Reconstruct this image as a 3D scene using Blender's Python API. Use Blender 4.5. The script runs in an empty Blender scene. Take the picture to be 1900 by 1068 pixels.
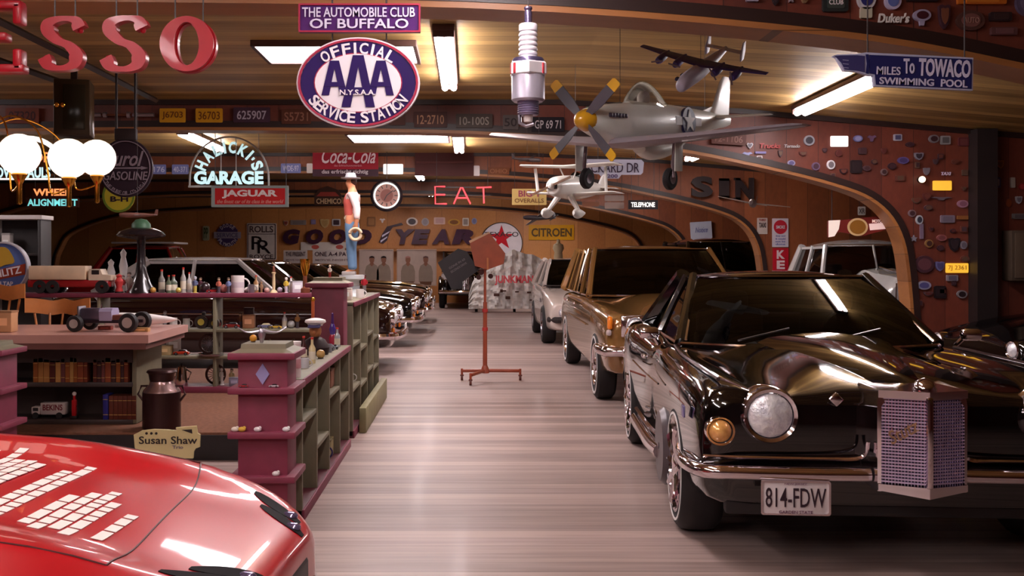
import bpy, bmesh, math, random
from mathutils import Vector, Matrix
random.seed(7)
C = bpy.context.scene.collection
SC = bpy.context.scene
F, VX, VY, CH = 1850.0, 870.0, 480.0, 1.45      # focal length in pixels, vanishing point of the aisle, eye height
PI = math.pi
# ---------------------------------------------------------------- camera, world, exposure
cam = bpy.data.cameras.new('camera'); co = bpy.data.objects.new('camera', cam); C.objects.link(co)
co.location = (0, 0, CH); co.rotation_euler = (PI/2, 0, 0)
cam.sensor_width = 36; cam.lens = 36*F/1900; cam.clip_end = 200; cam.clip_start = .05
cam.shift_x = (950-VX)/1900; cam.shift_y = -(534-VY)/1900
SC.camera = co
W = bpy.data.worlds.new('world'); SC.world = W; W.use_nodes = True
W.node_tree.nodes['Background'].inputs[0].default_value = (.5, .32, .3, 1)
W.node_tree.nodes['Background'].inputs[1].default_value = .05
SC.view_settings.view_transform = 'Standard'; SC.view_settings.look = 'None'
SC.view_settings.exposure = 0.42; SC.view_settings.gamma = 1
TUBE = 42.0      # brightness of the fluorescent tubes
# ---------------------------------------------------------------- helpers
def P(px, py, d): return Vector(((px-VX)/F*d, d, CH-(py-VY)/F*d))
def S(n, d): return n/F*d
def lin(c): return tuple(((v/255)/12.92 if v/255 <= .04045 else ((v/255+.055)/1.055)**2.4) for v in c)
MATS = {}
def mat(rgb, rough=.5, metal=0., coat=0., emit=0., var=.12, vs=6., bump=0., alpha=1., key=None, spec=.5):
    k = key or (rgb, rough, metal, coat, emit, var, vs, bump, alpha, spec)
    if k in MATS: return MATS[k]
    m = bpy.data.materials.new('mat'); m.use_nodes = True; nt = m.node_tree; b = nt.nodes['Principled BSDF']
    c = lin(rgb)
    b.inputs['Roughness'].default_value = rough; b.inputs['Metallic'].default_value = metal
    b.inputs['Coat Weight'].default_value = coat; b.inputs['Coat Roughness'].default_value = .04
    b.inputs['Specular IOR Level'].default_value = spec
    if var > 0:
        tc = nt.nodes.new('ShaderNodeTexCoord'); n = nt.nodes.new('ShaderNodeTexNoise')
        n.inputs['Scale'].default_value = vs; n.inputs['Detail'].default_value = 3
        nt.links.new(tc.outputs['Object'], n.inputs['Vector'])
        r = nt.nodes.new('ShaderNodeValToRGB')
        r.color_ramp.elements[0].position = .3; r.color_ramp.elements[1].position = .7
        r.color_ramp.elements[0].color = tuple(v*(1-var) for v in c)+(1,)
        r.color_ramp.elements[1].color = tuple(min(1, v*(1+var)) for v in c)+(1,)
        nt.links.new(n.outputs['Fac'], r.inputs['Fac']); nt.links.new(r.outputs['Color'], b.inputs['Base Color'])
        if bump:
            bp = nt.nodes.new('ShaderNodeBump'); bp.inputs['Strength'].default_value = bump; bp.inputs['Distance'].default_value = .02
            nt.links.new(n.outputs['Fac'], bp.inputs['Height']); nt.links.new(bp.outputs['Normal'], b.inputs['Normal'])
    else: b.inputs['Base Color'].default_value = c+(1,)
    if emit:
        b.inputs['Emission Color'].default_value = c+(1,); b.inputs['Emission Strength'].default_value = emit
    MATS[k] = m; return m
def glass(tint=(60, 60, 60), trans=.75, key=None):
    k = ('glass', tint, trans)
    if k in MATS: return MATS[k]
    m = bpy.data.materials.new('glass'); m.use_nodes = True; nt = m.node_tree
    for n in list(nt.nodes): nt.nodes.remove(n)
    out = nt.nodes.new('ShaderNodeOutputMaterial'); mx = nt.nodes.new('ShaderNodeMixShader'); t = nt.nodes.new('ShaderNodeBsdfTransparent')
    g = nt.nodes.new('ShaderNodeBsdfGlossy'); g.inputs['Roughness'].default_value = .02
    fr = nt.nodes.new('ShaderNodeFresnel'); fr.inputs['IOR'].default_value = 1.36
    t.inputs['Color'].default_value = tuple(v*trans for v in lin(tint))+(1,)
    nt.links.new(fr.outputs[0], mx.inputs[0]); nt.links.new(t.outputs[0], mx.inputs[1]); nt.links.new(g.outputs[0], mx.inputs[2])
    nt.links.new(mx.outputs[0], out.inputs[0]); MATS[k] = m; return m
def wood(c1, c2, plank=.1, axis='Y', rough=.45, coat=0., grain=1.0, key=None, gap=.06, gapdark=.35, streak=.5):
    """planks: seams every `plank` metres along `axis`, grain running along the other one"""
    k = ('wood', c1, c2, plank, axis, rough, coat, gap)
    if k in MATS: return MATS[k]
    m = bpy.data.materials.new('wood'); m.use_nodes = True; nt = m.node_tree; b = nt.nodes['Principled BSDF']; L = nt.links.new
    N = nt.nodes.new
    tc = N('ShaderNodeTexCoord'); sp = N('ShaderNodeSeparateXYZ'); L(tc.outputs['Object'], sp.inputs[0])
    dv = N('ShaderNodeMath'); dv.operation = 'DIVIDE'; L(sp.outputs[axis], dv.inputs[0]); dv.inputs[1].default_value = plank
    fl = N('ShaderNodeMath'); fl.operation = 'FLOOR'; L(dv.outputs[0], fl.inputs[0])
    fr = N('ShaderNodeMath'); fr.operation = 'FRACT'; L(dv.outputs[0], fr.inputs[0])
    wn = N('ShaderNodeTexWhiteNoise'); wn.noise_dimensions = '1D'; L(fl.outputs[0], wn.inputs['W'])
    mp = N('ShaderNodeMapping'); L(tc.outputs['Object'], mp.inputs['Vector'])
    sc = {'Y': (.7, 14, 7), 'X': (14, .7, 7), 'Z': (.7, 7, 14)}[axis]
    mp.inputs['Scale'].default_value = tuple(v*grain for v in sc)
    ns = N('ShaderNodeTexNoise'); ns.inputs['Scale'].default_value = 1.6; ns.inputs['Detail'].default_value = 5; L(mp.outputs[0], ns.inputs['Vector'])
    big = N('ShaderNodeTexNoise'); big.inputs['Scale'].default_value = .9; L(tc.outputs['Object'], big.inputs['Vector'])
    a1 = N('ShaderNodeMath'); a1.operation = 'MULTIPLY_ADD'; L(wn.outputs['Value'], a1.inputs[0]); a1.inputs[1].default_value = .45
    a0 = N('ShaderNodeMath'); a0.operation = 'MULTIPLY'; L(ns.outputs['Fac'], a0.inputs[0]); a0.inputs[1].default_value = streak
    L(a0.outputs[0], a1.inputs[2])
    a2 = N('ShaderNodeMath'); a2.operation = 'MULTIPLY_ADD'; L(big.outputs['Fac'], a2.inputs[0]); a2.inputs[1].default_value = .35; L(a1.outputs[0], a2.inputs[2])
    r = N('ShaderNodeValToRGB'); r.color_ramp.elements[0].position = .3; r.color_ramp.elements[1].position = .95
    r.color_ramp.elements[0].color = lin(c1)+(1,); r.color_ramp.elements[1].color = lin(c2)+(1,); L(a2.outputs[0], r.inputs[0])
    lt = N('ShaderNodeMath'); lt.operation = 'LESS_THAN'; L(fr.outputs[0], lt.inputs[0]); lt.inputs[1].default_value = gap
    ml = N('ShaderNodeMath'); ml.operation = 'MULTIPLY'; L(lt.outputs[0], ml.inputs[0]); ml.inputs[1].default_value = 1-gapdark
    mx = N('ShaderNodeMixRGB'); L(ml.outputs[0], mx.inputs[0]); L(r.outputs[0], mx.inputs[1]); mx.inputs[2].default_value = (.012, .006, .005, 1)
    L(mx.outputs[0], b.inputs['Base Color']); b.inputs['Roughness'].default_value = rough
    b.inputs['Coat Weight'].default_value = coat; b.inputs['Coat Roughness'].default_value = .15
    MATS[k] = m; return m
def cr(pts, n):
    """Catmull-Rom through tuples of any length"""
    out = []; N = len(pts)
    for i in range(N-1):
        p0, p1, p2, p3 = pts[max(i-1, 0)], pts[i], pts[i+1], pts[min(i+2, N-1)]
        for j in range(n):
            t = j/n
            out.append(tuple(.5*(2*b+(c-a)*t+(2*a-5*b+4*c-d)*t*t+(-a+3*b-3*c+d)*t**3) for a, b, c, d in zip(p0, p1, p2, p3)))
    out.append(tuple(pts[-1])); return out
def frame(p0, p1):
    z = (Vector(p1)-Vector(p0)).normalized(); x = Vector((0, 0, 1)).cross(z)
    if x.length < 1e-4: x = Vector((1, 0, 0))
    x.normalize(); return x, z.cross(x), z
TX = {}
def text_geo(s, bold, shear, depth, spacing):
    k = (s, bold, shear, depth, spacing)
    if k not in TX:
        cu = bpy.data.curves.new('t', 'FONT'); cu.body = s; cu.size = 1; cu.offset = bold; cu.shear = shear; cu.extrude = depth; cu.space_character = spacing
        cu.resolution_u = 3
        ob = bpy.data.objects.new('t', cu); me = ob.to_mesh()
        TX[k] = ([v.co.copy() for v in me.vertices], [list(p.vertices) for p in me.polygons])
        ob.to_mesh_clear(); bpy.data.objects.remove(ob); bpy.data.curves.remove(cu)
    return TX[k]
class MB:
    def __init__(s): s.v = []; s.f = []
    def add(s, vs, fs, M=None):
        o = len(s.v); s.v += [(M @ Vector(p) if M else Vector(p)) for p in vs]; s.f += [[i+o for i in f] for f in fs]; return s
    def box(s, c, d, M=None, rz=0, rx=0, ry=0):
        x, y, z = (q/2 for q in d); vs = [(a*x, b*y, e*z) for e in (-1, 1) for a, b in ((-1, -1), (1, -1), (1, 1), (-1, 1))]
        T = Matrix.Translation(c) @ Matrix.Rotation(rz, 4, 'Z') @ Matrix.Rotation(ry, 4, 'Y') @ Matrix.Rotation(rx, 4, 'X')
        return s.add(vs, [(3, 2, 1, 0), (4, 5, 6, 7), (0, 1, 5, 4), (1, 2, 6, 5), (2, 3, 7, 6), (3, 0, 4, 7)], (M @ T) if M else T)
    def rbox(s, c, d, r=.01, M=None, rz=0, rx=0, ry=0):
        """box with bevelled edges"""
        bm = bmesh.new(); bmesh.ops.create_cube(bm, size=1)
        bmesh.ops.scale(bm, vec=d, verts=bm.verts)
        bmesh.ops.bevel(bm, geom=bm.edges[:], offset=min(r, min(d)*.45), segments=2, affect='EDGES', profile=.5)
        T = Matrix.Translation(c) @ Matrix.Rotation(rz, 4, 'Z') @ Matrix.Rotation(ry, 4, 'Y') @ Matrix.Rotation(rx, 4, 'X')
        bm.verts.index_update(); s.add([v.co for v in bm.verts], [[v.index for v in f.verts] for f in bm.faces], (M @ T) if M else T); bm.free(); return s
    def rings(s, rings, cap=True, closed=True, M=None):
        n = len(rings[0]); vs = [p for r in rings for p in r]; fs = []
        for i in range(len(rings)-1):
            for j in range(n if closed else n-1):
                k = (j+1) % n; fs.append((i*n+j, i*n+k, (i+1)*n+k, (i+1)*n+j))
        if cap and closed: fs.append(tuple(range(n-1, -1, -1))); fs.append(tuple((len(rings)-1)*n+j for j in range(n)))
        return s.add(vs, fs, M)
    def cyl(s, p0, p1, r0, r1=None, n=16, M=None):
        r1 = r0 if r1 is None else r1; x, y, z = frame(p0, p1)
        return s.rings([[Vector(p)+x*(r*math.cos(2*PI*j/n))+y*(r*math.sin(2*PI*j/n)) for j in range(n)] for p, r in ((p0, r0), (p1, r1))], M=M)
    def tube(s, pts, r, n=8, M=None, flat=1.0):
        pts = [Vector(p) for p in pts]; R = []
        for i, p in enumerate(pts):
            x, y, z = frame(pts[max(i-1, 0)], pts[min(i+1, len(pts)-1)]); q = r[i] if isinstance(r, (list, tuple)) else r
            R.append([p+x*(q*math.cos(2*PI*j/n))+y*(q*flat*math.sin(2*PI*j/n)) for j in range(n)])
        return s.rings(R, M=M)
    def lathe(s, prof, o=(0, 0, 0), n=24, M=None, axis='Z'):
        R = []
        for r, z in prof:
            r = max(r, 1e-4); ring = []
            for j in range(n):
                a = 2*PI*j/n; q = (r*math.cos(a), r*math.sin(a), z)
                if axis == 'Y': q = (q[0], z, -q[1])
                if axis == 'X': q = (z, q[0], q[1])
                ring.append(Vector(o)+Vector(q))
            R.append(ring)
        if prof[0][0] > .003 and prof[-1][0] > .003: return s.rings(R+[R[0]], cap=False, M=M)
        return s.rings(R, M=M)
    def ball(s, c, r, n=16, M=None, sc=(1, 1, 1)):
        R = []; m = max(6, n//2)
        for i in range(m+1):
            a = PI*i/m; q = max(math.sin(a), 1e-3)
            R.append([Vector(c)+Vector((r*q*math.cos(2*PI*j/n)*sc[0], r*q*math.sin(2*PI*j/n)*sc[1], -r*math.cos(a)*sc[2])) for j in range(n)])
        return s.rings(R, M=M)
    def prism(s, poly, y0, y1, M=None):
        """polygon in x,z extruded along y"""
        n = len(poly); vs = [(x, y0, z) for x, z in poly]+[(x, y1, z) for x, z in poly]
        fs = [tuple(range(n)), tuple(range(2*n-1, n-1, -1))]+[(i, n+i, n+(i+1) % n, (i+1) % n) for i in range(n)]
        return s.add(vs, fs, M)
    def ringprism(s, outer, inner, y0, y1, M=None):
        n = len(outer); vs = [(x, y0, z) for x, z in outer]+[(x, y0, z) for x, z in inner]+[(x, y1, z) for x, z in outer]+[(x, y1, z) for x, z in inner]; fs = []
        for i in range(n):
            k = (i+1) % n
            fs += [(i, k, n+k, n+i), (2*n+k, 2*n+i, 3*n+i, 3*n+k), (i, 2*n+i, 2*n+k, k), (n+k, 3*n+k, 3*n+i, n+i)]
        return s.add(vs, fs, M)
    def grid(s, rows, M=None, thick=None):
        n = len(rows[0]); m = len(rows); vs = [Vector(p) for r in rows for p in r]
        fs = [(i*n+j, i*n+j+1, (i+1)*n+j+1, (i+1)*n+j) for i in range(m-1) for j in range(n-1)]
        if thick:
            t = Vector(thick); k = len(vs); vs += [p+t for p in vs]; fs2 = [tuple(q+k for q in reversed(f)) for f in fs]
            bd = [i for i in range(n)]+[i*n+n-1 for i in range(1, m)]+[(m-1)*n+j for j in range(n-2, -1, -1)]+[i*n for i in range(m-2, 0, -1)]
            fs = fs+fs2+[(bd[i], bd[i]+k, bd[(i+1) % len(bd)]+k, bd[(i+1) % len(bd)]) for i in range(len(bd))]
        return s.add(vs, fs, M)
    def text(s, t, cx, cz, w, h, y=0, depth=.004, bold=0., shear=0., rot=0., M=None, spacing=1.):
        """text in the x,z plane facing -y, fitted into w by h about (cx, cz)"""
        vs, fs = text_geo(t, bold, shear, 1, spacing)
        if not vs: return s
        x0, x1 = min(v.x for v in vs), max(v.x for v in vs); y0, y1 = min(v.y for v in vs), max(v.y for v in vs)
        k = w/max(x1-x0, 1e-6) if w else h/max(y1-y0, 1e-6); q = h/max(y1-y0, 1e-6)
        ca, sa = math.cos(rot), math.sin(rot); out = []
        for v in vs:
            a, b = (v.x-(x0+x1)/2)*k, (v.y-(y0+y1)/2)*q
            out.append((cx+a*ca-b*sa, y-v.z*depth/2-depth/2, cz+a*sa+b*ca))
        return s.add(out, fs, M)
    def arctext(s, t, cx, cz, rx, rz, a0, a1, h, y=0, depth=.004, bold=0., under=False, wf=.62, M=None):
        """letters spread along an ellipse from angle a0 to a1 (degrees)"""
        wt = [{' ': .6, 'I': .5, "'": .4, '.': .45}.get(c, 1) for c in t]; tot = sum(wt); acc = 0
        for i, ch in enumerate(t):
            acc += wt[i]
            if ch == ' ': continue
            a = math.radians(a0+(a1-a0)*((acc-wt[i]/2)/tot)); px, pz = cx+rx*math.cos(a), cz+rz*math.sin(a)
            tx, tz = -rx*math.sin(a), rz*math.cos(a); ro = math.atan2(tz, tx)
            if not under: ro += PI
            narrow = .3 if ch in "I'.l1" else 1
            hh = h*.3 if ch in "'." else h
            s.text(ch, px, pz, h*wf*narrow, hh, y, depth, bold, 0, ro, M)
        return s
    def build(s, name, m, parent=None, smooth=True, ang=38, loc=None, fix=False):
        me = bpy.data.meshes.new(name); me.from_pydata([tuple(v) for v in s.v], [], s.f); me.materials.append(m)
        bm = bmesh.new(); bm.from_mesh(me)
        if fix: bmesh.ops.remove_doubles(bm, verts=bm.verts, dist=1e-5)
        bmesh.ops.recalc_face_normals(bm, faces=bm.faces)
        if smooth:
            lim = math.radians(ang)
            for f in bm.faces: f.smooth = True
            for e in bm.edges:
                if len(e.link_faces) == 2 and e.calc_face_angle(0) > lim: e.smooth = False
        bm.to_mesh(me); bm.free()
        o = bpy.data.objects.new(name, me); C.objects.link(o)
        if parent: o.parent = parent
        if loc is not None: o.location = loc
        return o
def thing(name, label, cat, loc=(0, 0, 0), rz=0, group=None, rx=0, ry=0):
    o = bpy.data.objects.new(name, None); C.objects.link(o); o.location = loc; o.rotation_euler = (rx, ry, rz); o.empty_display_size = .1
    return tag(o, label, cat, group)
def tag(o, label, cat, group=None, kind=None):
    if label: o['label'] = label
    if cat: o['category'] = cat
    if group: o['group'] = group
    if kind: o['kind'] = kind
    return o
def struct(name, mb, m, **k):
    o = mb.build(name, m, **k); o['kind'] = 'structure'; return o
def ell(cx, cz, rx, rz, n=40): return [(cx+rx*math.cos(2*PI*i/n), cz+rz*math.sin(2*PI*i/n)) for i in range(n)]
def rrect(x0, z0, x1, z1, r, n=5):
    out = []
    for cx, cz, a in ((x1-r, z1-r, 0), (x0+r, z1-r, PI/2), (x0+r, z0+r, PI), (x1-r, z0+r, 1.5*PI)):
        out += [(cx+r*math.cos(a+PI/2*i/n), cz+r*math.sin(a+PI/2*i/n)) for i in range(n+1)]
    return out
def boolean_cut(o, cutters):
    """carve cutters out of o and bake the result"""
    cs = []
    for mb in cutters:
        c = mb.build('cutter', MATS_BLACK); cs.append(c); md = o.modifiers.new('b', 'BOOLEAN'); md.object = c; md.operation = 'DIFFERENCE'; md.solver = 'EXACT'
    bpy.context.view_layer.update()
    dg = bpy.context.evaluated_depsgraph_get(); me = bpy.data.meshes.new_from_object(o.evaluated_get(dg))
    o.modifiers.clear(); old = o.data; o.data = me; bpy.data.meshes.remove(old)
    for c in cs: bpy.data.objects.remove(c, do_unlink=True)
    bm = bmesh.new(); bm.from_mesh(me)
    for f in bm.faces: f.smooth = True
    for e in bm.edges: e.smooth = not (len(e.link_faces) == 2 and e.calc_face_angle(0) > math.radians(40))
    bm.to_mesh(me); bm.free()
    return o
MATS_BLACK = mat((20, 14, 14), .4)
CHROME = mat((235, 225, 230), .08, 1., var=.02)
STEEL = mat((170, 165, 175), .3, .9, var=.05)
BRASS = mat((225, 160, 60), .2, 1., var=.05)
RUBBER = mat((26, 20, 22), .7, var=.2)
WHITE = mat((235, 225, 222), .5, var=.03)
CREAM = mat((230, 205, 160), .5, var=.04)
DARK = mat((34, 22, 22), .5)
WIRE = mat((60, 50, 50), .5, var=0)
# ---------------------------------------------------------------- the room
CEIL_PTS = [(-14, 3.12), (-8, 3.2), (1, 3.2), (3, 3.1), (5.5, 2.88), (8.2, 2.66)]
def ceil_z(x):
    for (a, za), (b, zb) in zip(CEIL_PTS, CEIL_PTS[1:]):
        if x <= b: return za+(zb-za)*max(0, (x-a))/(b-a)
    return CEIL_PTS[-1][1]
ARCH = cr([(-11.5, 0), (-11.45, 1.2), (-11.3, 1.75), (-10.9, 2.22), (-9.5, 2.66), (-7, 2.85), (-5, 2.885), (-3, 2.9), (0, 2.86), (1.96, 2.71), (3.06, 2.52),
           (4.04, 2.28), (4.5, 2.08), (4.76, 1.75), (4.87, 1.2), (4.95, 0)], 5)
CEILWOOD = wood((116, 86, 44), (204, 166, 102), .16, 'Y', .5, 0, gap=.05, gapdark=.45)
BULKWOOD = wood((80, 35, 27), (116, 54, 38), .35, 'X', .5, 0, gap=.02)
BULKLIT = wood((108, 54, 32), (146, 80, 44), .35, 'X', .5, 0, gap=.02)  # bulkhead wood made lighter, the lit look of further bays in its colour
BACKWOOD = wood((168, 108, 58), (200, 138, 78), .9, 'X', .5, 0, gap=.01)
TRIMDK = mat((40, 22, 20), .45)
SOFFIT = wood((128, 78, 42), (164, 106, 58), .3, 'Z', .45, 0, gap=.02)
FLOORW = wood((108, 88, 83), (176, 152, 145), .14, 'Y', .5, .05, gap=.045, gapdark=.5, streak=.75)
mb = MB(); mb.box((-2.9, 13.5, -.05), (22.4, 39.4, .1)); struct('floor', mb, FLOORW)
mb = MB(); cp = [(x, z) for x, z in CEIL_PTS]; mb.prism(cp+[(8.2, 3.4), (-14, 3.4)], -6, 33.2); struct('ceiling', mb, CEILWOOD, smooth=False)
mb = MB(); mb.box((-3, 33.1, 1.7), (22.6, .2, 3.4)); struct('wall_back', mb, BACKWOOD)
mb = MB(); mb.box((-14.1, 13.5, 1.7), (.2, 39.4, 3.4)); struct('wall_left', mb, BULKWOOD)
mb = MB(); mb.box((8.2, 13.5, 1.7), (.2, 39.4, 3.4)); struct('wall_right', mb, BULKWOOD)
mb = MB(); mb.box((-3, -6.1, 1.7), (22.6, .2, 3.4)); struct('wall_front', mb, BULKWOOD)
BAY = 5.5
for i in range(1, 6):
    y0 = BAY*i; T = .22; mb = MB()
    top = [(x, ceil_z(x)+.02) for x in [-13.9]+[a[0] for a in ARCH]+[8.1]]
    bot = [(-13.9, 0)]+list(ARCH)+[(8.1, 0)]
    n = len(bot); fr = [(x, y0, z) for x, z in bot]; ft = [(x, y0, z) for x, z in top]; br = [(x, y0+T, z) for x, z in bot]; bt = [(x, y0+T, z) for x, z in top]
    vs = fr+ft+br+bt; fs = []
    for j in range(n-1):
        fs += [(j, j+1, n+j+1, n+j), (2*n+j+1, 2*n+j, 3*n+j, 3*n+j+1)]
    fs += [(0, n, 3*n, 2*n), (n-1, 3*n-1, 4*n-1, 2*n-1)]
    mb.add(vs, fs); struct('wall_bulkhead', mb, BULKWOOD if i < 3 else (BULKLIT if i < 5 else BACKWOOD), smooth=False)
    # the rounded wooden lining under the arch, proud of both faces, and dark mouldings along arch and ceiling
    mb = MB()
    def off(k, e):
        a, b = ARCH[max(k-1, 0)], ARCH[min(k+1, len(ARCH)-1)]; t = Vector((b[0]-a[0], b[1]-a[1])).normalized(); return (ARCH[k][0]+t.y*e, ARCH[k][1]-t.x*e)
    R = []
    for k in range(len(ARCH)):
        (xa, za), (xb, zb) = off(k, .035), off(k, 0)
        R.append([(xa, y0-.03, za), (xa, y0+T+.03, za), (xb, y0+T+.03, zb), (xb, y0-.03, zb)])
    mb.rings(R); struct('trim_1', mb, SOFFIT)
    mb = MB(); R = []
    for k in range(len(ARCH)):
        (xa, za), (xb, zb) = off(k, 0), off(k, -.07)
        R.append([(xa, y0-.035, za), (xa, y0, za), (xb, y0, zb), (xb, y0-.035, zb)])
    mb.rings(R); struct('trim_2', mb, TRIMDK)
    mb = MB()
    for (xa, za), (xb, zb) in zip(CEIL_PTS, CEIL_PTS[1:]):
        mb.add([(xa, y0-.05, za), (xb, y0-.05, zb), (xb, y0-.05, zb-.055), (xa, y0-.05, za-.055), (xa, y0, za), (xb, y0, zb), (xb, y0, zb-.055), (xa, y0, za-.055)],
               [(0, 1, 2, 3), (4, 5, 6, 7), (0, 1, 5, 4), (2, 3, 7, 6), (0, 3, 7, 4), (1, 2, 6, 5)])
    struct('trim_3', mb, TRIMDK, smooth=False)
# dark post beside the badge-covered right bulkhead, and thin dark rails on the ceiling at the left
mb = MB(); mb.box((5.62, 10.9, 1.43), (.22, .2, 2.86)); struct('trim_4', mb, mat((34, 24, 24), .5))
# raised carpeted platform behind the shelves
mb = MB(); mb.rbox((-3.75, 9.3, .1), (4.98, 4.2, .2), .015)
struct('trim_5', mb, mat((118, 76, 56), .9, vs=30, var=.2))
mb = MB(); mb.box((-3.75, 7.19, .09), (4.98, .02, .18)); struct('trim_6', mb, mat((30, 20, 22), .6))
# ---------------------------------------------------------------- fluorescent fixtures
TUBEM = mat((248, 238, 240), .5, emit=TUBE, var=0, key='tube')
FIXM = mat((74, 44, 38), .5)
LAMP_G = 'fluorescent ceiling fixtures'
def tube_fixture(X, y0, y1, label, z=None):
    z = ceil_z(X) if z is None else z
    t = thing('ceiling_lamp', label, 'ceiling light', (X, (y0+y1)/2, z), 0, LAMP_G); L = y1-y0
    MB().rbox((0, 0, -.025), (.17, L+.06, .05), .008).build('housing', FIXM, t)
    for s in (-1, 1):
        MB().cyl((s*.042, -L/2+.03, -.085), (s*.042, L/2-.03, -.085), .03, n=12).build('tube', TUBEM, t)
    for e in (-1, 1): MB().rbox((0, e*(L/2+.01), -.06), (.16, .03, .07), .006).build('end_cap', FIXM, t)
    return t
def panel_fixture(x0, x1, y0, y1, label):
    t = thing('ceiling_lamp', label, 'ceiling light', ((x0+x1)/2, (y0+y1)/2, ceil_z(x0)), 0, LAMP_G); w, l = x1-x0, y1-y0
    MB().ringprism(rrect(-w/2-.03, -l/2-.03, w/2+.03, l/2+.03, .01), rrect(-w/2, -l/2, w/2, l/2, .01), 0, .05, Matrix.Rotation(-PI/2, 4, 'X')).build('frame', FIXM, t)
    MB().box((0, 0, -.025), (w, l, .03)).build('diffuser', mat((248, 238, 240), .5, emit=TUBE*.45, var=0, key='panel'), t)
panel_fixture(-1.72, -.45, 8.0, 8.7, 'flat white light panel on the ceiling behind the oval service station sign')
tube_fixture(-.19, 7.45, 9.75, 'twin tube fixture on the ceiling just right of the oval sign')
tube_fixture(3.47, 7.95, 10.45, 'twin tube fixture on the ceiling below the sign with the pointing hand')
panel_fixture(-1.68, -.3, 13.75, 14.65, 'long thin light panel on the ceiling above the soft drink sign')
tube_fixture(-.15, 13.6, 15.5, 'twin tube fixture seen end-on above the red neon EAT')
tube_fixture(-3.82, 13.3, 15.3, 'slanting twin tube fixture above the round-topped neon garage sign')
for x, a, b, l in ((3.4, 13.4, 15.4, 'right side of the second bay, unseen fill light'), (-1, 18.7, 20.9, 'middle of the third bay'), (3.2, 18.7, 20.9, 'right of the third bay, unseen fill light'),
             (-1, 24, 26.2, 'middle of the fourth bay, unseen fill light'), (-2, 29, 31.5, 'last bay near the back wall, unseen fill light'), (2.2, 29, 31.5, 'right of the last bay, unseen fill light'),
             (-1.2, -1.5, .9, 'ceiling behind the viewer, left, added fill light'), (-3.2, -1.5, .9, 'ceiling behind the viewer, far left, added fill light'), (-2.4, 1.8, 4.2, 'ceiling above the red car, added fill light'), (.1, 3.2, 5.1, 'ceiling just in front of the nearest bulkhead, added fill light'), (-6.8, 8.2, 10.4, 'ceiling left of the desk, out of view')):
    tube_fixture(x, a, b, 'twin tube fixture on the '+l)  # most of these are unseen fill, added to light hall and signs
# dark rails on the ceiling, upper left
for i, (a, b) in enumerate((((0, 40), (290, 186)), ((38, 126), (170, 172)))):
    q = []
    for px, py in (a, b):
        d = 1.68*F/(VY-py); q.append(P(px, py, d))
    v = q[1]-q[0]; mbr = MB(); mbr.tube([q[0]-v*.6, q[1]], .03, n=4)
    tag(mbr.build('ceiling_rail', TRIMDK), ('longer' if i == 0 else 'shorter')+' dark rail running along the ceiling behind the big red letters', 'rail', 'dark ceiling rails')
# ---------------------------------------------------------------- cars
GLASS = glass((140, 124, 124), .5); GLASSD = glass((90, 78, 78), .4)
LENS = mat((240, 236, 248), .3, .3, .6, var=.25, vs=26, bump=.6)
AMBER = mat((240, 130, 30), .2, 0, 1., var=.1)
WHITEWALL = mat((228, 222, 220), .55, var=.03)
INTER = mat((40, 28, 28), .7); SEAT = mat((58, 40, 40), .6)
BLACKP = mat((9, 6, 7), .07, 0, 1., var=0, key='blackpaint')
def section(w, zb, zf, zv, zh, sq=.93):
    zm = zb+(zf-zb)*.5
    h = [(0, zb), (.6*w, zb), (.9*w, zb+.015), (.985*w, zb+.09), (w, zm), (.985*w, zf-.12), (sq*w, zf-.02), (sq*.88*w, zf), (.62*w, zv), (.3*w, zh-.01), (0, zh)]
    return h
def car_body(name, m, root, stations, wheels, wr, arch=.045, W=None, sub=4, well=.3):
    """stations: (y, half width, z bottom, z fender, z valley, z hood [, squareness]); lofted and arched over the wheels"""
    st = [tuple(q)+((.93,) if len(q) == 6 else ()) for q in stations]; st = cr(st, sub); rings = []
    for (y, w, zb, zf, zv, zh, sq) in st:
        half = cr(section(w, zb, zf, zv, zh, sq), 2)
        ring = [(x, y, z) for x, z in half]+[(-x, y, z) for x, z in reversed(half[1:-1])]
        rings.append(ring)
    o = MB().rings(rings).build(name, m, root)
    cut = []
    for wy in wheels:
        for s in (-1, 1):
            mb = MB(); mb.cyl((s*(W-well), wy, wr), (s*(W+.3), wy, wr), wr+arch, n=40); mb.box((s*(W-well/2+.15), wy, wr-.45-.01), (well+.3, (wr+arch)*2-.004, .9)); cut.append(mb)
    cut2 = []
    for mb in cut:                                     # arch = half cylinder joined to its own skirt: cut one after the other
        a, b = MB(), MB(); nb = len(mb.v)-8
        a.v, a.f = mb.v[:nb], [f for f in mb.f if max(f) < nb]; b.v, b.f = mb.v[nb:], [[i-nb for i in f] for f in mb.f if min(f) >= nb]; cut2 += [a, b]
    if cut2: boolean_cut(o, cut2)
    return o
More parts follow.
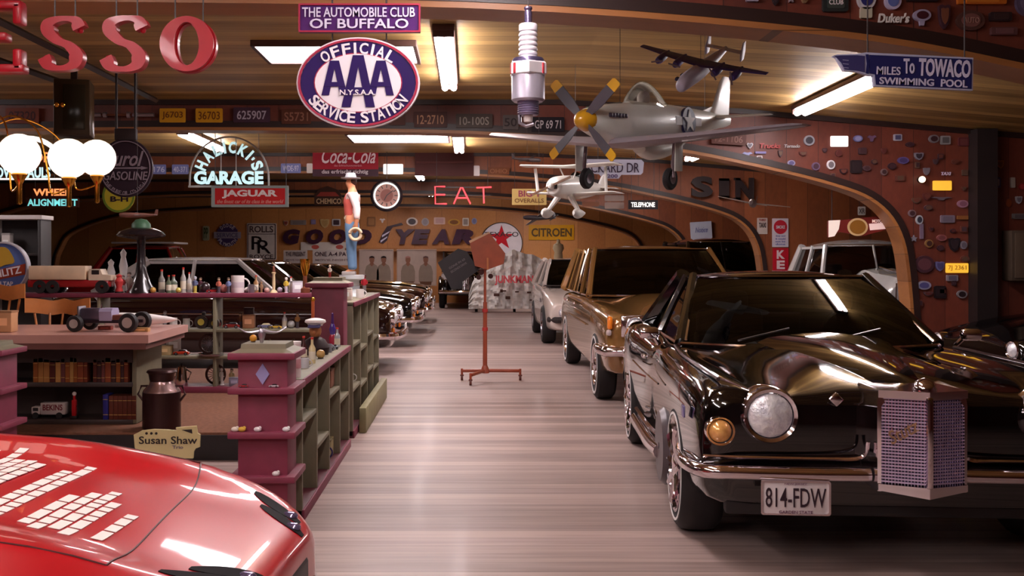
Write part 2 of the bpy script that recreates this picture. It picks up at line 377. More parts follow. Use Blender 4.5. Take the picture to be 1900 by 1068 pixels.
def add_wheel(root, x, y, r, s, tw=.2, white=False, rimr=None, rimm=CHROME, spokes=0, steer=0, ww=.79):
    """tyre with rim and hub; s=-1 the left side of the picture"""
    rimr = rimr or r*.62
    tp = [(rimr, -tw*.42), (rimr+.03, -tw*.5), (r*.9, -tw*.5), (r*.98, -tw*.38), (r, -tw*.2), (r, tw*.2), (r*.98, tw*.38), (r*.9, tw*.5), (rimr+.03, tw*.5), (rimr, tw*.42)]
    tyre = MB().lathe(tp, axis='X', n=36).build('wheel', RUBBER, root, loc=(x, y, r)); tyre.rotation_euler = (0, 0, steer)
    f = s*tw*.5
    if white:
        MB().lathe([(r*ww, f*1.0), (r*ww, f*1.03), (r*.86, f*1.03), (r*.86, f*1.0)], axis='X', n=36).build('whitewall', WHITEWALL, tyre)
    MB().lathe([(rimr, f*.9), (rimr, f*1.01), (rimr*.93, f*1.0), (rimr*.86, f*.55), (rimr*.3, f*.62), (.02, f*.62)], axis='X', n=36).build('rim', rimm, tyre)
    MB().lathe([(rimr*.34, f*.6), (rimr*.32, f*.95), (rimr*.2, f*1.08), (.005, f*1.1)], axis='X', n=20).build('hubcap', CHROME, tyre)
    if spokes:
        mb = MB()
        for k in range(spokes):
            a = 2*PI*k/spokes; c, q = math.cos(a), math.sin(a)
            mb.tube([(f*.8, c*rimr*.3, q*rimr*.3), (f*.95, c*rimr*.6, q*rimr*.6), (f*.9, c*rimr*.9, q*rimr*.9)], [.03, .022, .03], n=6)
        mb.build('spokes', CHROME, tyre)
    return tyre
def greenhouse(root, m, base, top, zb, zt, glassm=None, pillar=.035, posts=(), crown=.05, dome=.04, trim=CHROME, zr=None, interior=True, bulge=.03):
    """base=(half width, y front corner, y front middle, y rear corner, y rear middle), top likewise"""
    glassm = glassm or GLASS
    (bw, bfc, bfm, brc, brm), (tw, tfc, tfm, trc, trm) = base, top; zr = zb if zr is None else zr
    def arc(w, yc, ym, z, n=10): return [Vector((w*(2*i/n-1), ym+(yc-ym)*abs(2*i/n-1)**2.2, z)) for i in range(n+1)]
    wb, wt = arc(bw, bfc, bfm, zb), arc(tw, tfc, tfm, zt)
    rb, rt = arc(bw, brc, brm, zr), arc(tw, trc, trm, zt)
    def ruled(a, b, k=4, out=0): return [[p.lerp(q, j/k)+Vector((0, out*math.sin(PI*j/k), .012*math.sin(PI*j/k))) for p, q in zip(a, b)] for j in range(k+1)]
    MB().grid(ruled(wb, wt, 5, -bulge)).build('windshield', glassm, root)
    MB().grid(ruled(rb, rt, 4, bulge)).build('rear_window', glassm, root)
    for s in (-1, 1):
        a = [Vector((s*bw, bfc+(brc-bfc)*i/8, zb+(zr-zb)*i/8)) for i in range(9)]; b = [Vector((s*tw, tfc+(trc-tfc)*i/8, zt)) for i in range(9)]
        MB().grid(ruled(a, b)).build('side_window', glassm, root)
        for t in posts:
            p, q = a[0].lerp(a[8], t), b[0].lerp(b[8], t); o = Vector((s*.006, 0, 0))
            MB().tube([p+o, q+o], pillar*.8, n=6).build('pillar', m, root)
        MB().tube([wb[0 if s < 0 else -1], wt[0 if s < 0 else -1]], [pillar*1.2, pillar], n=8).build('pillar', m, root)
        MB().tube([rb[0 if s < 0 else -1], rt[0 if s < 0 else -1]], [pillar*2.6, pillar*1.8], n=8).build('pillar', m, root)
        MB().tube([p+Vector((s*.01, 0, 0)) for p in a], .012, n=6).build('belt_trim', trim, root)
    rows = []; n = 10
    for j in range(9):
        t = j/8; yl = tfc+(trc-tfc)*t; ym = tfm+(trm-tfm)*t; row = []
        for i in range(n+1):
            u = 2*i/n-1; row.append((tw*1.03*u, ym+(yl-ym)*abs(u)**2.2, zt-.01+dome*(1-abs(u)**2.5)*(math.sin(PI*(.1+.8*t)))**.6+crown*(1-u*u)*.3))
        rows.append(row)
    MB().grid(rows, thick=(0, 0, -.035)).build('roof', m, root)
    MB().tube([p+Vector((0, -.01, 0)) for p in wt], .014, n=6).build('windshield_frame', trim, root)
    MB().tube([p+Vector((0, -.012, .006)) for p in wb], .012, n=6).build('windshield_trim', trim, root)
    if interior:
        L = brc-bfc; y1 = bfc+.42*L
        MB().rbox((0, bfc+.17, zb+.02), (bw*1.7, .22, .1), .03).build('dashboard', INTER, root)
        for s in (-1, 1):
            se = MB().rbox((s*.36, y1, zb+.02), (.46, .14, .34), .05).build('seat', SEAT, root); MB().rbox((s*.36, y1, zb+.25), (.26, .1, .14), .04).build('headrest', SEAT, se)
        MB().rbox((0, bfc+.85*L, zb+.0), (bw*1.5, .16, .26), .05).build('rear_seat', SEAT, root)
        w_ = [(.36+.17*math.cos(2*PI*i/24), bfc+.36+.06*math.sin(2*PI*i/24), zb+.05+.15*math.sin(2*PI*i/24)) for i in range(25)]
        MB().tube(w_, .012, n=6).build('steering_wheel', INTER, root)
def lamp(root, x, z, r, y=0, depth=.08, m=LENS, ring=CHROME, name='headlight'):
    rg = MB().lathe([(r*1.28, depth), (r*1.3, .01), (r*1.2, -.012), (r*1.05, -.004), (r*1.0, .03)], (x, y, z), axis='Y', n=32).build(name, ring, root)
    MB().lathe([(r*1.0, .03), (r*1.0, .005), (r*.8, -.014), (r*.4, -.03), (.002, -.034)], (x, y, z), axis='Y', n=28).build('lens', m, rg)
    return rg
def bumper(root, pts, r, m=CHROME, flat=.55, name='bumper'): return MB().tube(pts, r, n=10, flat=1).build(name, m, root)

# ------------------------------------------------ the black coupe in front, right (nose at 4.62 m, slightly turned)
t = thing('coupe', 'glossy black coupe with tall upright chrome grille and round headlights, nearest car on the right', 'car', (2.03, 4.62, 0), math.radians(-4.2))
WB, FW, WR = 2.5, .70, .335
st = [(-.02, .86, .31, .79, .775, .79), (.0, .91, .30, .815, .79, .815), (.05, .945, .285, .845, .805, .845), (.3, .965, .26, .872, .82, .885), (.7, .975, .25, .885, .835, .925),
      (1.2, .975, .24, .888, .85, .955), (1.7, .965, .24, .895, .90, .965), (2.2, .955, .24, .888, .90, .91), (2.75, .985, .25, .92, .9, .9), (3.2, 1.02, .26, .945, .9, .9),
      (3.7, 1.01, .28, .93, .9, .92), (4.25, .96, .32, .87, .86, .88), (4.6, .88, .36, .8, .79, .8), (4.7, .8, .42, .74, .73, .74)]
car_body('body', BLACKP, t, st, (FW, FW+WB), WR, W=.98, arch=.05)
for wy in (FW, FW+WB):
    for s in (-1, 1): add_wheel(t, s*(.865 if wy < 1 else .90), wy, WR, s, .22, True, .245, CHROME, 10, 0, .82)
greenhouse(t, BLACKP, (.80, 1.72, 1.42, 3.45, 3.75), (.60, 2.52, 2.36, 3.0, 3.12), .905, 1.325, posts=(.62,), zr=.91, crown=.03, bulge=.05)
# hood: raised centre rib and side creases
R = []
for i in range(15):
    u = i/14; y = .02+1.36*u; w = .10+.26*u; z0 = .80+.155*u**.55
    R.append([(-w-.03, y, z0-.01), (-w*.9, y, z0+.022), (-w*.35, y, z0+.045), (0, y, z0+.055), (w*.35, y, z0+.045), (w*.9, y, z0+.022), (w+.03, y, z0-.01)])
MB().grid(R).build('hood_rib', BLACKP, t)
for s in (-1, 1):
    MB().tube(cr([(s*.84, .12, .872), (s*.87, .5, .892), (s*.875, 1.1, .898), (s*.85, 1.6, .905)], 5), .011, n=6).build('fender_trim', mat((120, 105, 110), .2, .9, var=0), t)
    lamp(t, s*.632, .725, .102, -.05, .14)
    lamp(t, s*.855, .645, .055, -.02, .09, mat((250, 175, 100), .15, .2, 1., var=.25, vs=25), name='turn_signal')
    MB().tube(cr([(s*.975, .46, .44), (s*.985, .18, .455), (s*.93, -.03, .462), (s*.78, -.075, .465), (s*.5, -.09, .465), (s*.26, -.10, .468), (s*.2, -.10, .47)], 5), .034, n=10).build('bumper', CHROME, t)
    MB().tube(cr([(s*.93, .0, .525), (s*.78, -.045, .53), (s*.4, -.06, .53), (s*.235, -.09, .545), (s*.21, -.11, .62)], 5), .009, n=6).build('fascia_trim', CHROME, t)
    MB().rbox((s*.982, .30, .69), (.012, .07, .06), .01).build('side_marker', mat((150, 140, 190), .2, .6, var=0), t)
    # bright side pipe below the door and a grey disc behind the front wheel
    MB().tube(cr([(s*.985, 1.22, .31), (s*1.0, 1.6, .29), (s*1.0, 2.2, .28), (s*1.0, 2.65, .275)], 4), .045, n=10).build('side_pipe', CHROME, t)
    MB().tube(cr([(s*.985, 1.2, .40), (s*1.0, 1.7, .375), (s*1.0, 2.6, .36)], 4), .014, n=6).build('rocker_trim', CHROME, t)
    MB().lathe([(.02, -.05), (.2, -.05), (.225, -.02), (.225, .03), (.2, .05), (.02, .05)], (s*.955, 1.14, .36), axis='X', n=28).build('grey_disc', mat((88, 78, 82), .35, .3), t)
    MB().tube(cr([(s*.99, 1.3, .70), (s*1.0, 2.0, .69), (s*1.015, 2.7, .70)], 4), .006, n=5).build('body_line', BLACKP, t)
    MB().rbox((s*.985, 2.2, .78), (.03, .14, .025), .01).build('door_handle', CHROME, t)
    ml = MB(); ml.tube([(s*.93, 1.78, .9), (s*.98, 1.74, .97)], .015, n=8); ml.build('mirror_arm', CHROME, t)
    mm = MB().rbox((s*1.0, 1.72, .975), (.13, .07, .075), .028).build('mirror', CHROME, t)
for s in (-1, 1): MB().tube([(s*.77, 1.70, .93), (s*.585, 2.50, 1.315)], .012, n=6).build('pillar_trim', CHROME, t)
MB().rbox((0, .03, .335), (1.66, .06, .17), .02).build('valance_shade', mat((24, 17, 18), .6), t)  # matte dark panel added as the shadow below the bumper
# wipers and small ornament
for s in (-.5, .05): MB().tube([(s, 1.4, .955), (s+.34, 1.55, 1.02)], .006, n=5).build('wiper', mat((120, 110, 112), .3, .8), t)
MB().rbox((-.33, -.03, .80), (.05, .03, .05), .008, ry=PI/4).build('hood_badge', CHROME, t)
# grille: V-shaped upright shell with fine mesh
gw, gb, gt = .185, .445, .845; yr, ys = -.255, -.185
shell = MB()
for s in (-1, 1):
    shell.rings([[(s*(gw+.008), ys+.0, gb-.03), (s*(gw+.008), ys+.3, gb-.03), (s*(gw-.006), ys+.3, gb-.03), (s*(gw-.006), ys-.008, gb-.03)],
                 [(s*(gw+.010), ys+.0, gt-.05), (s*(gw+.010), ys+.3, gt-.03), (s*(gw-.006), ys+.3, gt-.03), (s*(gw-.006), ys-.008, gt-.05)],
                 [(s*(gw+.0), ys+.0, gt+.02), (s*(gw+.0), ys+.3, gt+.03), (s*(gw-.03), ys+.3, gt+.02), (s*(gw-.03), ys-.008, gt-.02)]])
    for z0, z1 in ((gb-.045, gb+.004), (gt-.012, gt+.022)):
        shell.add([(0, yr-.02, z0), (s*(gw+.008), ys-.01, z0+(.02 if z0 < .5 else 0)), (s*(gw+.008), ys+.25, z0+(.02 if z0 < .5 else 0)), (0, ys+.25, z0),
                   (0, yr-.02, z1), (s*(gw+.008), ys-.01, z1), (s*(gw+.008), ys+.25, z1), (0, ys+.25, z1)], [(3, 2, 1, 0), (4, 5, 6, 7), (0, 1, 5, 4), (1, 2, 6, 5), (2, 3, 7, 6), (3, 0, 4, 7)])
shell.build('grille_shell', CHROME, t)
MB().rbox((0, yr-.015, (gb+gt)/2), (.028, .03, gt-gb), .008).build('grille_ridge', CHROME, t)
MB().lathe([(.045, -.03), (.05, 0), (.04, .03), (.02, .045), (.002, .05)], (0, yr+.04, gt+.03), n=20).build('grille_cap', CHROME, t)
gm = MB()
for s in (-1, 1):
    for k in range(27):
        z = gb+.012+(gt-gb-.03)*k/26; gm.add([(0, yr, z), (s*gw, ys, z), (s*gw, ys+.03, z), (0, yr+.03, z), (0, yr, z+.0075), (s*gw, ys, z+.0075), (s*gw, ys+.03, z+.0075), (0, yr+.03, z+.0075)],
            [(3, 2, 1, 0), (4, 5, 6, 7), (0, 1, 5, 4), (1, 2, 6, 5), (2, 3, 7, 6), (3, 0, 4, 7)])
    for k in range(1, 15):
        u = k/15; gm.tube([(s*gw*u, yr+(ys-yr)*u+.004, gb), (s*gw*u, yr+(ys-yr)*u+.004, gt-.02)], .0028, n=4)
gm.build('grille_mesh', mat((226, 212, 250), .2, .9, var=.05), t)
gi = MB()
for s in (-1, 1): gi.add([(0, yr+.05, gb), (s*gw, ys+.05, gb), (s*gw, ys+.05, gt), (0, yr+.05, gt)], [(0, 1, 2, 3)])
gi.build('grille_backing', mat((46, 34, 52), .5), t)
sc_ = MB(); sc_.text('Stutz', -.1, .69, .14, .06, -.235, .004, .01, .25, .5, Matrix.Rotation(0, 4, 'Z'))
sc_.build('grille_script', mat((230, 190, 150), .2, .8, var=0), t)
pl = MB().rbox((-.535, -.115, .362), (.305, .012, .155), .004).build('license_plate', mat((226, 214, 214), .45, var=.03), t)
MB().ringprism(rrect(-.156-.535, .284, .156-.535, .441, .012), rrect(-.147-.535, .292, .147-.535, .432, .01), -.126, -.118).build('plate_frame', CHROME, pl)
MB().text('814-FDW', -.535, .364, .27, .088, -.122, .003, .004).build('plate_number', mat((50, 28, 40), .5, var=0), pl)
MB().text('GARDEN STATE', -.535, .298, .15, .013, -.122, .002, .002).build('plate_motto', mat((110, 60, 90), .5, var=0), pl)
MB().text('NEW JERSEY', -.535, .425, .1, .01, -.122, .002, .002).build('plate_motto', mat((150, 110, 130), .5, var=0), pl)

# ------------------------------------------------ gold-brown saloon behind it
GOLD = mat((150, 108, 60), .16, .35, 1., var=.03, vs=2)
t = thing('limousine', 'gold-brown limousine with many side windows and whitewall tyres behind the black coupe', 'car', (2.24, 9.62, 0), math.radians(-.6))
st = [(.0, .80, .38, .84, .83, .84), (.05, .885, .33, .88, .86, .88), (.3, .92, .30, .92, .89, .95), (.95, .94, .28, .965, .94, 1.03), (1.7, .94, .27, .985, .98, 1.06), (2.3, .94, .27, 1.0, 1.0, 1.03), (3.4, .94, .27, 1.0, 1.0, 1.0), (4.3, .94, .28, .99, .98, .99), (5.2, .92, .32, .95, .94, .96), (5.5, .84, .4, .88, .86, .88)]
car_body('body', GOLD, t, st, (.76, 4.25), .35, W=.95, arch=.045)
for wy in (.76, 4.25):
    for s in (-1, 1): add_wheel(t, s*.845, wy, .35, s, .2, True, .21)
greenhouse(t, GOLD, (.86, 2.0, 1.82, 5.05, 5.2), (.70, 2.75, 2.62, 4.75, 4.85), 1.02, 1.57, GLASSD, posts=(.26, .55, .8), dome=.05)
for s in (-1, 1):
    for k in (0, 1):
        lamp(t, s*(.64-.2*k), .80, .075, -.05, .07)
    MB().rbox((s*.545, -.0, .80), (.46, .04, .22), .03).build('headlight_panel', CHROME, t)
    MB().rbox((s*.875, .03, .83), (.05, .07, .13), .02).build('turn_signal', AMBER, t)
    MB().rbox((s*.885, .03, .735), (.05, .07, .06), .02).build('side_lamp', mat((210, 190, 190), .2, .2), t)
    MB().tube([(s*.95, 1.5, .72), (s*.955, 3.9, .72)], .008, n=5).build('body_line', GOLD, t)
    for y in (2.7, 3.7): MB().rbox((s*.965, y, .9), (.03, .13, .025), .01).build('door_handle', CHROME, t)
    lamp(t, s*.72, .47, .05, -.16, .06, name='fog_light')
MB().tube(cr([(-.95, .35, .56), (-.93, .06, .56), (-.8, -.07, .56), (0, -.11, .56), (.8, -.07, .56), (.93, .06, .56), (.95, .35, .56)], 5), .052, n=10).build('bumper', CHROME, t)
MB().rbox((0, -.04, .78), (.46, .14, .46), .02).build('grille', CHROME, t)
MB().tube([(.02, .1, 1.0), (.0, 1.8, 1.085)], .012, n=6).build('hood_strip', CHROME, t)
# ------------------------------------------------ white low car further back
WPAINT = mat((206, 190, 182), .25, 0, .8, var=.03)
t = thing('sports_car', 'low white car with black-tinted windshield parked behind the gold-brown limousine', 'car', (2.17, 16.5, 0), 0)
st = [(.0, .76, .3, .66, .65, .66), (.06, .83, .26, .72, .7, .72), (.6, .88, .22, .86, .84, .86), (1.3, .89, .2, .93, .93, .96), (2.0, .89, .2, .97, .97, .98), (3.2, .9, .22, 1.0, .99, 1.0), (4.2, .86, .3, .98, .96, .96), (4.45, .78, .38, .88, .86, .88)]
car_body('body', WPAINT, t, st, (.72, 3.15), .33, W=.9, arch=.06)
for wy in (.72, 3.15):
    for s in (-1, 1): add_wheel(t, s*.80, wy, .33, s, .23, False, .2, STEEL)
greenhouse(t, WPAINT, (.82, 1.35, 1.2, 3.7, 3.9), (.66, 2.0, 1.9, 3.2, 3.3), .965, 1.43, GLASSD, posts=(.5,), trim=DARK)
for s in (-1, 1):
    lamp(t, s*.6, .56, .07, -.03, .06); MB().rbox((s*.9, 1.25, .72), (.01, .12, .07), .004).build('side_vent', DARK, t)
    MB().tube([(s*.92, 1.6, .66), (s*.92, 2.7, .66)], .006, n=5).build('body_line', WPAINT, t)
MB().tube([(-.84, .1, .44), (-.7, -.05, .44), (.7, -.05, .44), (.84, .1, .44)], .05, n=8).build('bumper', DARK, t)
# ------------------------------------------------ old black sedan and pale pickup behind the arches, dark car at the right edge
def old_car(name, label, cat, loc, rz, m, roofz=1.72, hoodz=1.12, L=4.4, gl=GLASSD, wh=.36, split=True):
    t = thing(name, label, cat, loc, rz)
    st = [(.0, .52, .45, .86, .9, hoodz-.08), (.1, .62, .4, .92, .9, hoodz-.02), (.8, .74, .36, .96, .9, hoodz+.02), (1.4, .8, .34, .98, .98, hoodz+.05), (2.2, .82, .33, 1.05, 1.05, 1.08), (3.4, .82, .34, 1.04, 1.04, 1.05), (L-.3, .76, .4, .95, .93, .95), (L, .6, .5, .78, .76, .78)]
    car_body('body', m, t, st, (.75, L-1.0), wh, W=.86, arch=.05)
    for wy in (.75, L-1.0):
        for s in (-1, 1): add_wheel(t, s*.74, wy, wh, s, .17, False, .21)
    greenhouse(t, m, (.74, 1.5, 1.4, L-.75, L-.6), (.62, 1.78, 1.7, L-1.2, L-1.1), 1.06, roofz, gl, posts=(.5,), dome=.09)
    for s in (-1, 1):
        lamp(t, s*.62, .96, .1, -.02, .16)
        R = [(s*.72, .75+.55*math.cos(a), .42+.5*math.sin(a)) for a in [PI*k/12 for k in range(1, 13)]]
        MB().tube(R, .12, n=8, flat=.35).build('fender', m, t)
    MB().tube([(-.8, .05, .5), (-.6, -.12, .5), (.6, -.12, .5), (.8, .05, .5)], .05, n=8).build('bumper', CHROME, t)
    g = MB()
    for k in range(-6, 7): g.tube([(k*.04, -.03, .56), (k*.035, .0, hoodz-.1)], .01, n=5)
    g.build('grille', CHROME, t)
    MB().tube([(0, .0, hoodz-.02), (0, 1.4, hoodz+.09)], .012, n=5).build('hood_strip', CHROME, t)
    if split: MB().tube([(0, 1.38, 1.07), (0, 1.68, roofz)], .016, n=6).build('windshield_post', m, t)
    return t
old_car('sedan', 'old black rounded sedan behind the far arch above the limousine roof', 'car', (5.05, 17.6, 0), math.radians(6), BLACKP, 1.78, 1.15)
PALE = mat((190, 188, 186), .25, 0, .8, var=.02)
old_car('pickup_truck', 'pale grey old car with tall windshield seen through the nearest arch', 'car', (5.45, 12.2, 0), math.radians(-6), PALE, 1.64, 1.25, gl=glass((190, 180, 180), .7))
t = thing('sports_coupe', 'dark sports coupe with sloping windshield at the right edge beside the badge-covered bulkhead', 'car', (4.98, 9.85, 0), math.radians(-84))
st = [(.0, .7, .3, .62, .6, .62), (.08, .78, .25, .7, .66, .7), (.7, .86, .2, .82, .76, .84), (1.4, .87, .2, .9, .9, .93), (2.2, .87, .2, .94, .94, .95), (3.3, .88, .22, .98, .96, .97), (4.2, .8, .35, .85, .84, .86)]
car_body('body', BLACKP, t, st, (.8, 3.2), .34, W=.88, arch=.05)
for wy in (.8, 3.2):
    for s in (-1, 1): add_wheel(t, s*.79, wy, .34, s, .2, False, .24, STEEL, 8)
greenhouse(t, BLACKP, (.8, 1.3, 1.15, 3.5, 3.7), (.6, 2.05, 1.95, 2.9, 3.0), .94, 1.36, posts=(.5,))
for s in (-1, 1):
    lamp(t, s*.6, .6, .07, .0, .08)
    MB().tube([(s*.89, 1.0, .62), (s*.9, 3.3, .62)], .008, n=5).build('side_stripe', mat((180, 50, 30), .3, var=0), t)
    MB().rbox((s*.95, 1.5, 1.0), (.14, .08, .09), .03).build('mirror', BLACKP, t)
MB().tube([(-.78, .1, .42), (-.6, -.05, .42), (.6, -.05, .42), (.78, .1, .42)], .04, n=8).build('bumper', CHROME, t)
# ------------------------------------------------ row of dark cars parked nose-on to the aisle at the left
BROWNP = mat((42, 20, 18), .08, .1, 1., var=0, key='brownpaint')
def row_car(name, label, loc, m, roofm, L=4.9, W=.92, roofz=1.40, hood=.92, rz=PI/2, sh=0, gl=GLASSD):
    t = thing(name, label, 'car', loc, rz)      # nose at the local origin, pointing to the aisle
    st = [(.0, W*.86, .34, hood-.20, hood-.2, hood-.18), (.07, W*.95, .3, hood-.10, hood-.1, hood-.08), (.5, W*.99, .26, hood-.02, hood-.06, hood), (1.2, W, .24, hood+.02, hood+.0, hood+.05), (1.7, W, .24, hood+.04, hood+.04, hood+.06),
          (2.6, W, .24, hood+.04, hood+.04, hood+.04), (3.8, W, .25, hood+.03, hood+.02, hood+.03), (L-.3, W*.96, .32, hood-.02, hood-.03, hood), (L, W*.85, .42, hood-.12, hood-.13, hood-.12)]
    car_body('body', m, t, st, (.85, L-1.15), .34, W=W, arch=.04)
    for wy in (.85, L-1.15):
        for s in (-1, 1): add_wheel(t, s*(W-.11), wy, .34, s, .2, False, .21)
    greenhouse(t, roofm, (W*.88, 1.75-sh, 1.55-sh, L-1.1, L-.95), (W*.72, 2.3-sh, 2.15-sh, L-1.75, L-1.6), hood+.05, roofz, gl, posts=(.48,))
    for s in (-1, 1):
        lamp(t, s*W*.72, hood-.24, .085, -.03, .08); lamp(t, s*W*.47, hood-.24, .07, -.03, .08)
        MB().rbox((s*W*.6, -.02, hood-.40), (.22, .03, .06), .01).build('turn_signal', AMBER, t)
        MB().tube([(s*(W+.004), .4, hood-.18), (s*(W+.006), L-.4, hood-.16)], .008, n=5).build('side_trim', CHROME, t)
    MB().tube(cr([(-W-.01, .3, .46), (-W*.93, .0, .46), (-W*.7, -.09, .46), (0, -.12, .46), (W*.7, -.09, .46), (W*.93, .0, .46), (W+.01, .3, .46)], 4), .05, n=8).build('bumper', CHROME, t)
    g = MB()
    for k in range(5): g.tube([(-W*.3, -.02, hood-.33+.05*k), (W*.3, -.02, hood-.33+.05*k)], .008, n=5)
    g.build('grille', CHROME, t)
    pl = MB().rbox((.05, -.135, .5), (.3, .012, .15), .004).build('license_plate', WHITE, t)
    return t
SILVER = mat((196, 188, 186), .22, .3, .8, var=.02)
row_car('sedan', 'dark sedan with silver-grey roof behind the long shelf, nose pointing at the aisle', (-1.0, 13.6, 0), BROWNP, SILVER, 4.9, roofz=1.43, sh=.3, gl=glass((130, 110, 105), .6))
row_car('sedan', 'second dark car in the row left of the aisle, brown hood reflections', (-.92, 17.0, 0), BLACKP, BLACKP, 4.5, roofz=1.38)
row_car('sedan', 'third dark car in the row left of the aisle, in front of the police posters', (-.86, 20.3, 0), BROWNP, BROWNP, roofz=1.32, hood=.9)
row_car('sedan', 'furthest dark car in the row left of the aisle, beside the white crumpled car sign', (-.95, 23.6, 0), BLACKP, BLACKP, roofz=1.3, hood=.9)
REDP = mat((170, 24, 22), .2, 0, 1., var=.03)
t = old_car('fire_truck', 'red old truck with white roof rack behind the dark lamp with the wide brim', 'truck', (-5.9, 26.0, 0), PI/2, REDP, 1.74, 1.2)
MB().rbox((0, 1.3, 1.28), (1.0, .9, .04), .02).build('hood_cloth', WHITE, t)
MB().rbox((0, 2.4, 1.86), (1.3, 1.6, .05), .02).build('roof_rack', WHITE, t)
old_car('sedan', 'old black car in the shade of the far left arch', 'car', (-7.4, 17.6, 0), PI/2, BLACKP, 1.72, 1.15)
# ---------------------------------------------------------------- signs, plates, lettering
def hang(t, pt, m=None, r=.002, z=None):
    M = Matrix.Translation(t.location) @ t.rotation_euler.to_matrix().to_4x4(); w = M @ Vector(pt); e = M.inverted() @ Vector((w.x, w.y, (ceil_z(w.x) if z is None else z)+.02))
    MB().cyl(pt, e, r, n=5).build('hanging_wire', m or WIRE, t)
class Sign:
    """a sign given by its box in photograph pixels at distance d; its own origin is the middle of the lower edge"""
    def __init__(s, name, label, cat, box, d, group=None, rz=0, roll=0):
        s.b, s.d = box, d; x0, y0, x1, y1 = box; s.cx, s.by = (x0+x1)/2, y1
        p = P(s.cx, s.by, d); s.t = thing(name, label, cat, p, rz, group, ry=roll); s.loc = p; s.lift = 0
    def L(s, x, y): return ((x-s.cx)/F*s.d, (s.by-y)/F*s.d)
    def k(s, n): return n/F*s.d
    def panel(s, m, shape='rect', thick=.025, r=3, poly=None, name='panel'):
        x0, y0, x1, y1 = s.b; (a, b), (c, e) = s.L(x0, y1), s.L(x1, y0)
        if poly: q = [s.L(*p) for p in poly]
        elif shape == 'oval': q = ell((a+c)/2, (b+e)/2, (c-a)/2, (e-b)/2, 48)
        else: q = rrect(a, b, c, e, s.k(r))
        s.poly_ = q; s.thick = thick
        return MB().prism(q, 0, thick).build(name, m, s.t, smooth=shape == 'oval')
    def rim(s, m, w, proud=.008, name='rim', inset=0):
        q = s.poly_; cx = sum(p[0] for p in q)/len(q); cz = sum(p[1] for p in q)/len(q)
        hx = max(abs(p[0]-cx) for p in q); hz = max(abs(p[1]-cz) for p in q); ww = s.k(w); ii = s.k(inset)
        f = lambda e: [(cx+(x-cx)*(hx-e)/hx, cz+(z-cz)*(hz-e)/hz) for x, z in q]
        return MB().ringprism(f(ii), f(ii+ww), -proud, .0).build(name, m, s.t)
    def shape(s, pts, m, name='emblem', lift=.003, th=.003):
        return MB().prism([s.L(*p) for p in pts], -lift-th, -lift).build(name, m, s.t, smooth=False)
    def oval(s, x, y, rx, ry, m, name='disc', lift=.001, th=.003, n=40):
        cx, cz = s.L(x, y); return MB().prism(ell(cx, cz, s.k(rx), s.k(ry), n), -lift-th, -lift).build(name, m, s.t)
    def text(s, t, x0, y0, x1, y1, m, bold=.02, shear=0, name='lettering', lift=.004, depth=.004, rot=0):
        a, b = s.L((x0+x1)/2, (y0+y1)/2); return MB().text(t, a, b, s.k(x1-x0), s.k(y1-y0), -lift, depth, bold, shear, rot).build(name, m, s.t, smooth=False)
    def arc(s, t, x, y, rx, ry, a0, a1, h, m, bold=.03, under=False, lift=.004, wf=.62, name='lettering'):
        a, b = s.L(x, y); return MB().arctext(t, a, b, s.k(rx), s.k(ry), a0, a1, s.k(h), -lift, .004, bold, under, wf).build(name, m, s.t, smooth=False)
    def wires(s, xs, y=None, m=None, r=.004, back=.012, ztop=None):
        for x in xs:
            a, b = s.L(x, y if y is not None else s.b[1]+2); X = a+s.loc.x; zt = (ceil_z(X) if ztop is None else ztop)+.02-s.loc.z
            MB().cyl((a, back, b), (a, back, zt), r, n=6).build('hanging_wire', m or WIRE, s.t)
        return s
def flat(rgb, rough=.5, **k): return mat(rgb, rough, var=k.pop('var', .05), spec=k.pop('spec', .2), **k)
NAVY = flat((38, 14, 80), .5); ENW = flat((226, 218, 224), .35); ENR = flat((158, 44, 70), .35); LILAC = flat((206, 198, 220), .35)
# oval service station sign and the rectangle above it
s = Sign('sign', 'oval purple and white enamel sign with three large capital letters, hanging under a rectangular sign', 'sign', (550, 69, 779, 238), 5.1)
s.panel(ENW, 'oval', .03); s.rim(ENR, 4, inset=3, name='red_rim'); s.oval(664.5, 153.5, 107, 77, NAVY, 'ring_field', .0005, .002); s.oval(664.5, 153.5, 82, 55.5, ENR, 'inner_rim', .003, .001); s.oval(664.5, 153.5, 80, 53.5, ENW, 'white_field', .0045, .001)
def bigA(x0, x1, y0, y1, tw, sw, cut=True):
    """slab letter A as an outline with a notch below the bar"""
    m_ = (x0+x1)/2; h = y1-y0
    for q in ([(m_-tw/2, y0), (m_+tw/2, y0), (x1, y1), (x1-sw, y1), (m_, y0+h*.22), (x0+sw, y1), (x0, y1)],):
        s.shape(q, NAVY, 'letter', .007+tw*.00003, .003)
    yb = y0+h*.62; f = .5
    s.shape([(m_-(x1-m_)*.62, yb), (m_+(x1-m_)*.62, yb), (m_+(x1-m_)*.72, yb+h*.13), (m_-(x1-m_)*.72, yb+h*.13)], NAVY, 'letter_bar', .0085+tw*.00002, .003)
bigA(597, 645, 113, 177, 17, 14); bigA(683, 731, 113, 177, 17, 14); bigA(634, 696, 103, 199, 20, 17)
s.text('N.Y.S.A.A.', 631, 167, 697, 177, ENW, .02, 0, lift=.012)
s.arc('OFFICIAL', 664.5, 154, 94, 64, 137, 43, 21, ENW, .02, wf=.75, lift=.004); s.arc('SERVICE STATION', 664.5, 153, 94, 65, 206, 334, 21, ENW, .02, True, wf=.7, lift=.004)
s.wires((615, 716), 76, WIRE, .004, .034, ztop=P(0, 58, 5.1).z-.02)
s = Sign('sign', 'rectangular purple enamel sign with two lines of white capitals at the top centre', 'sign', (554, 7, 780, 60), 5.1)
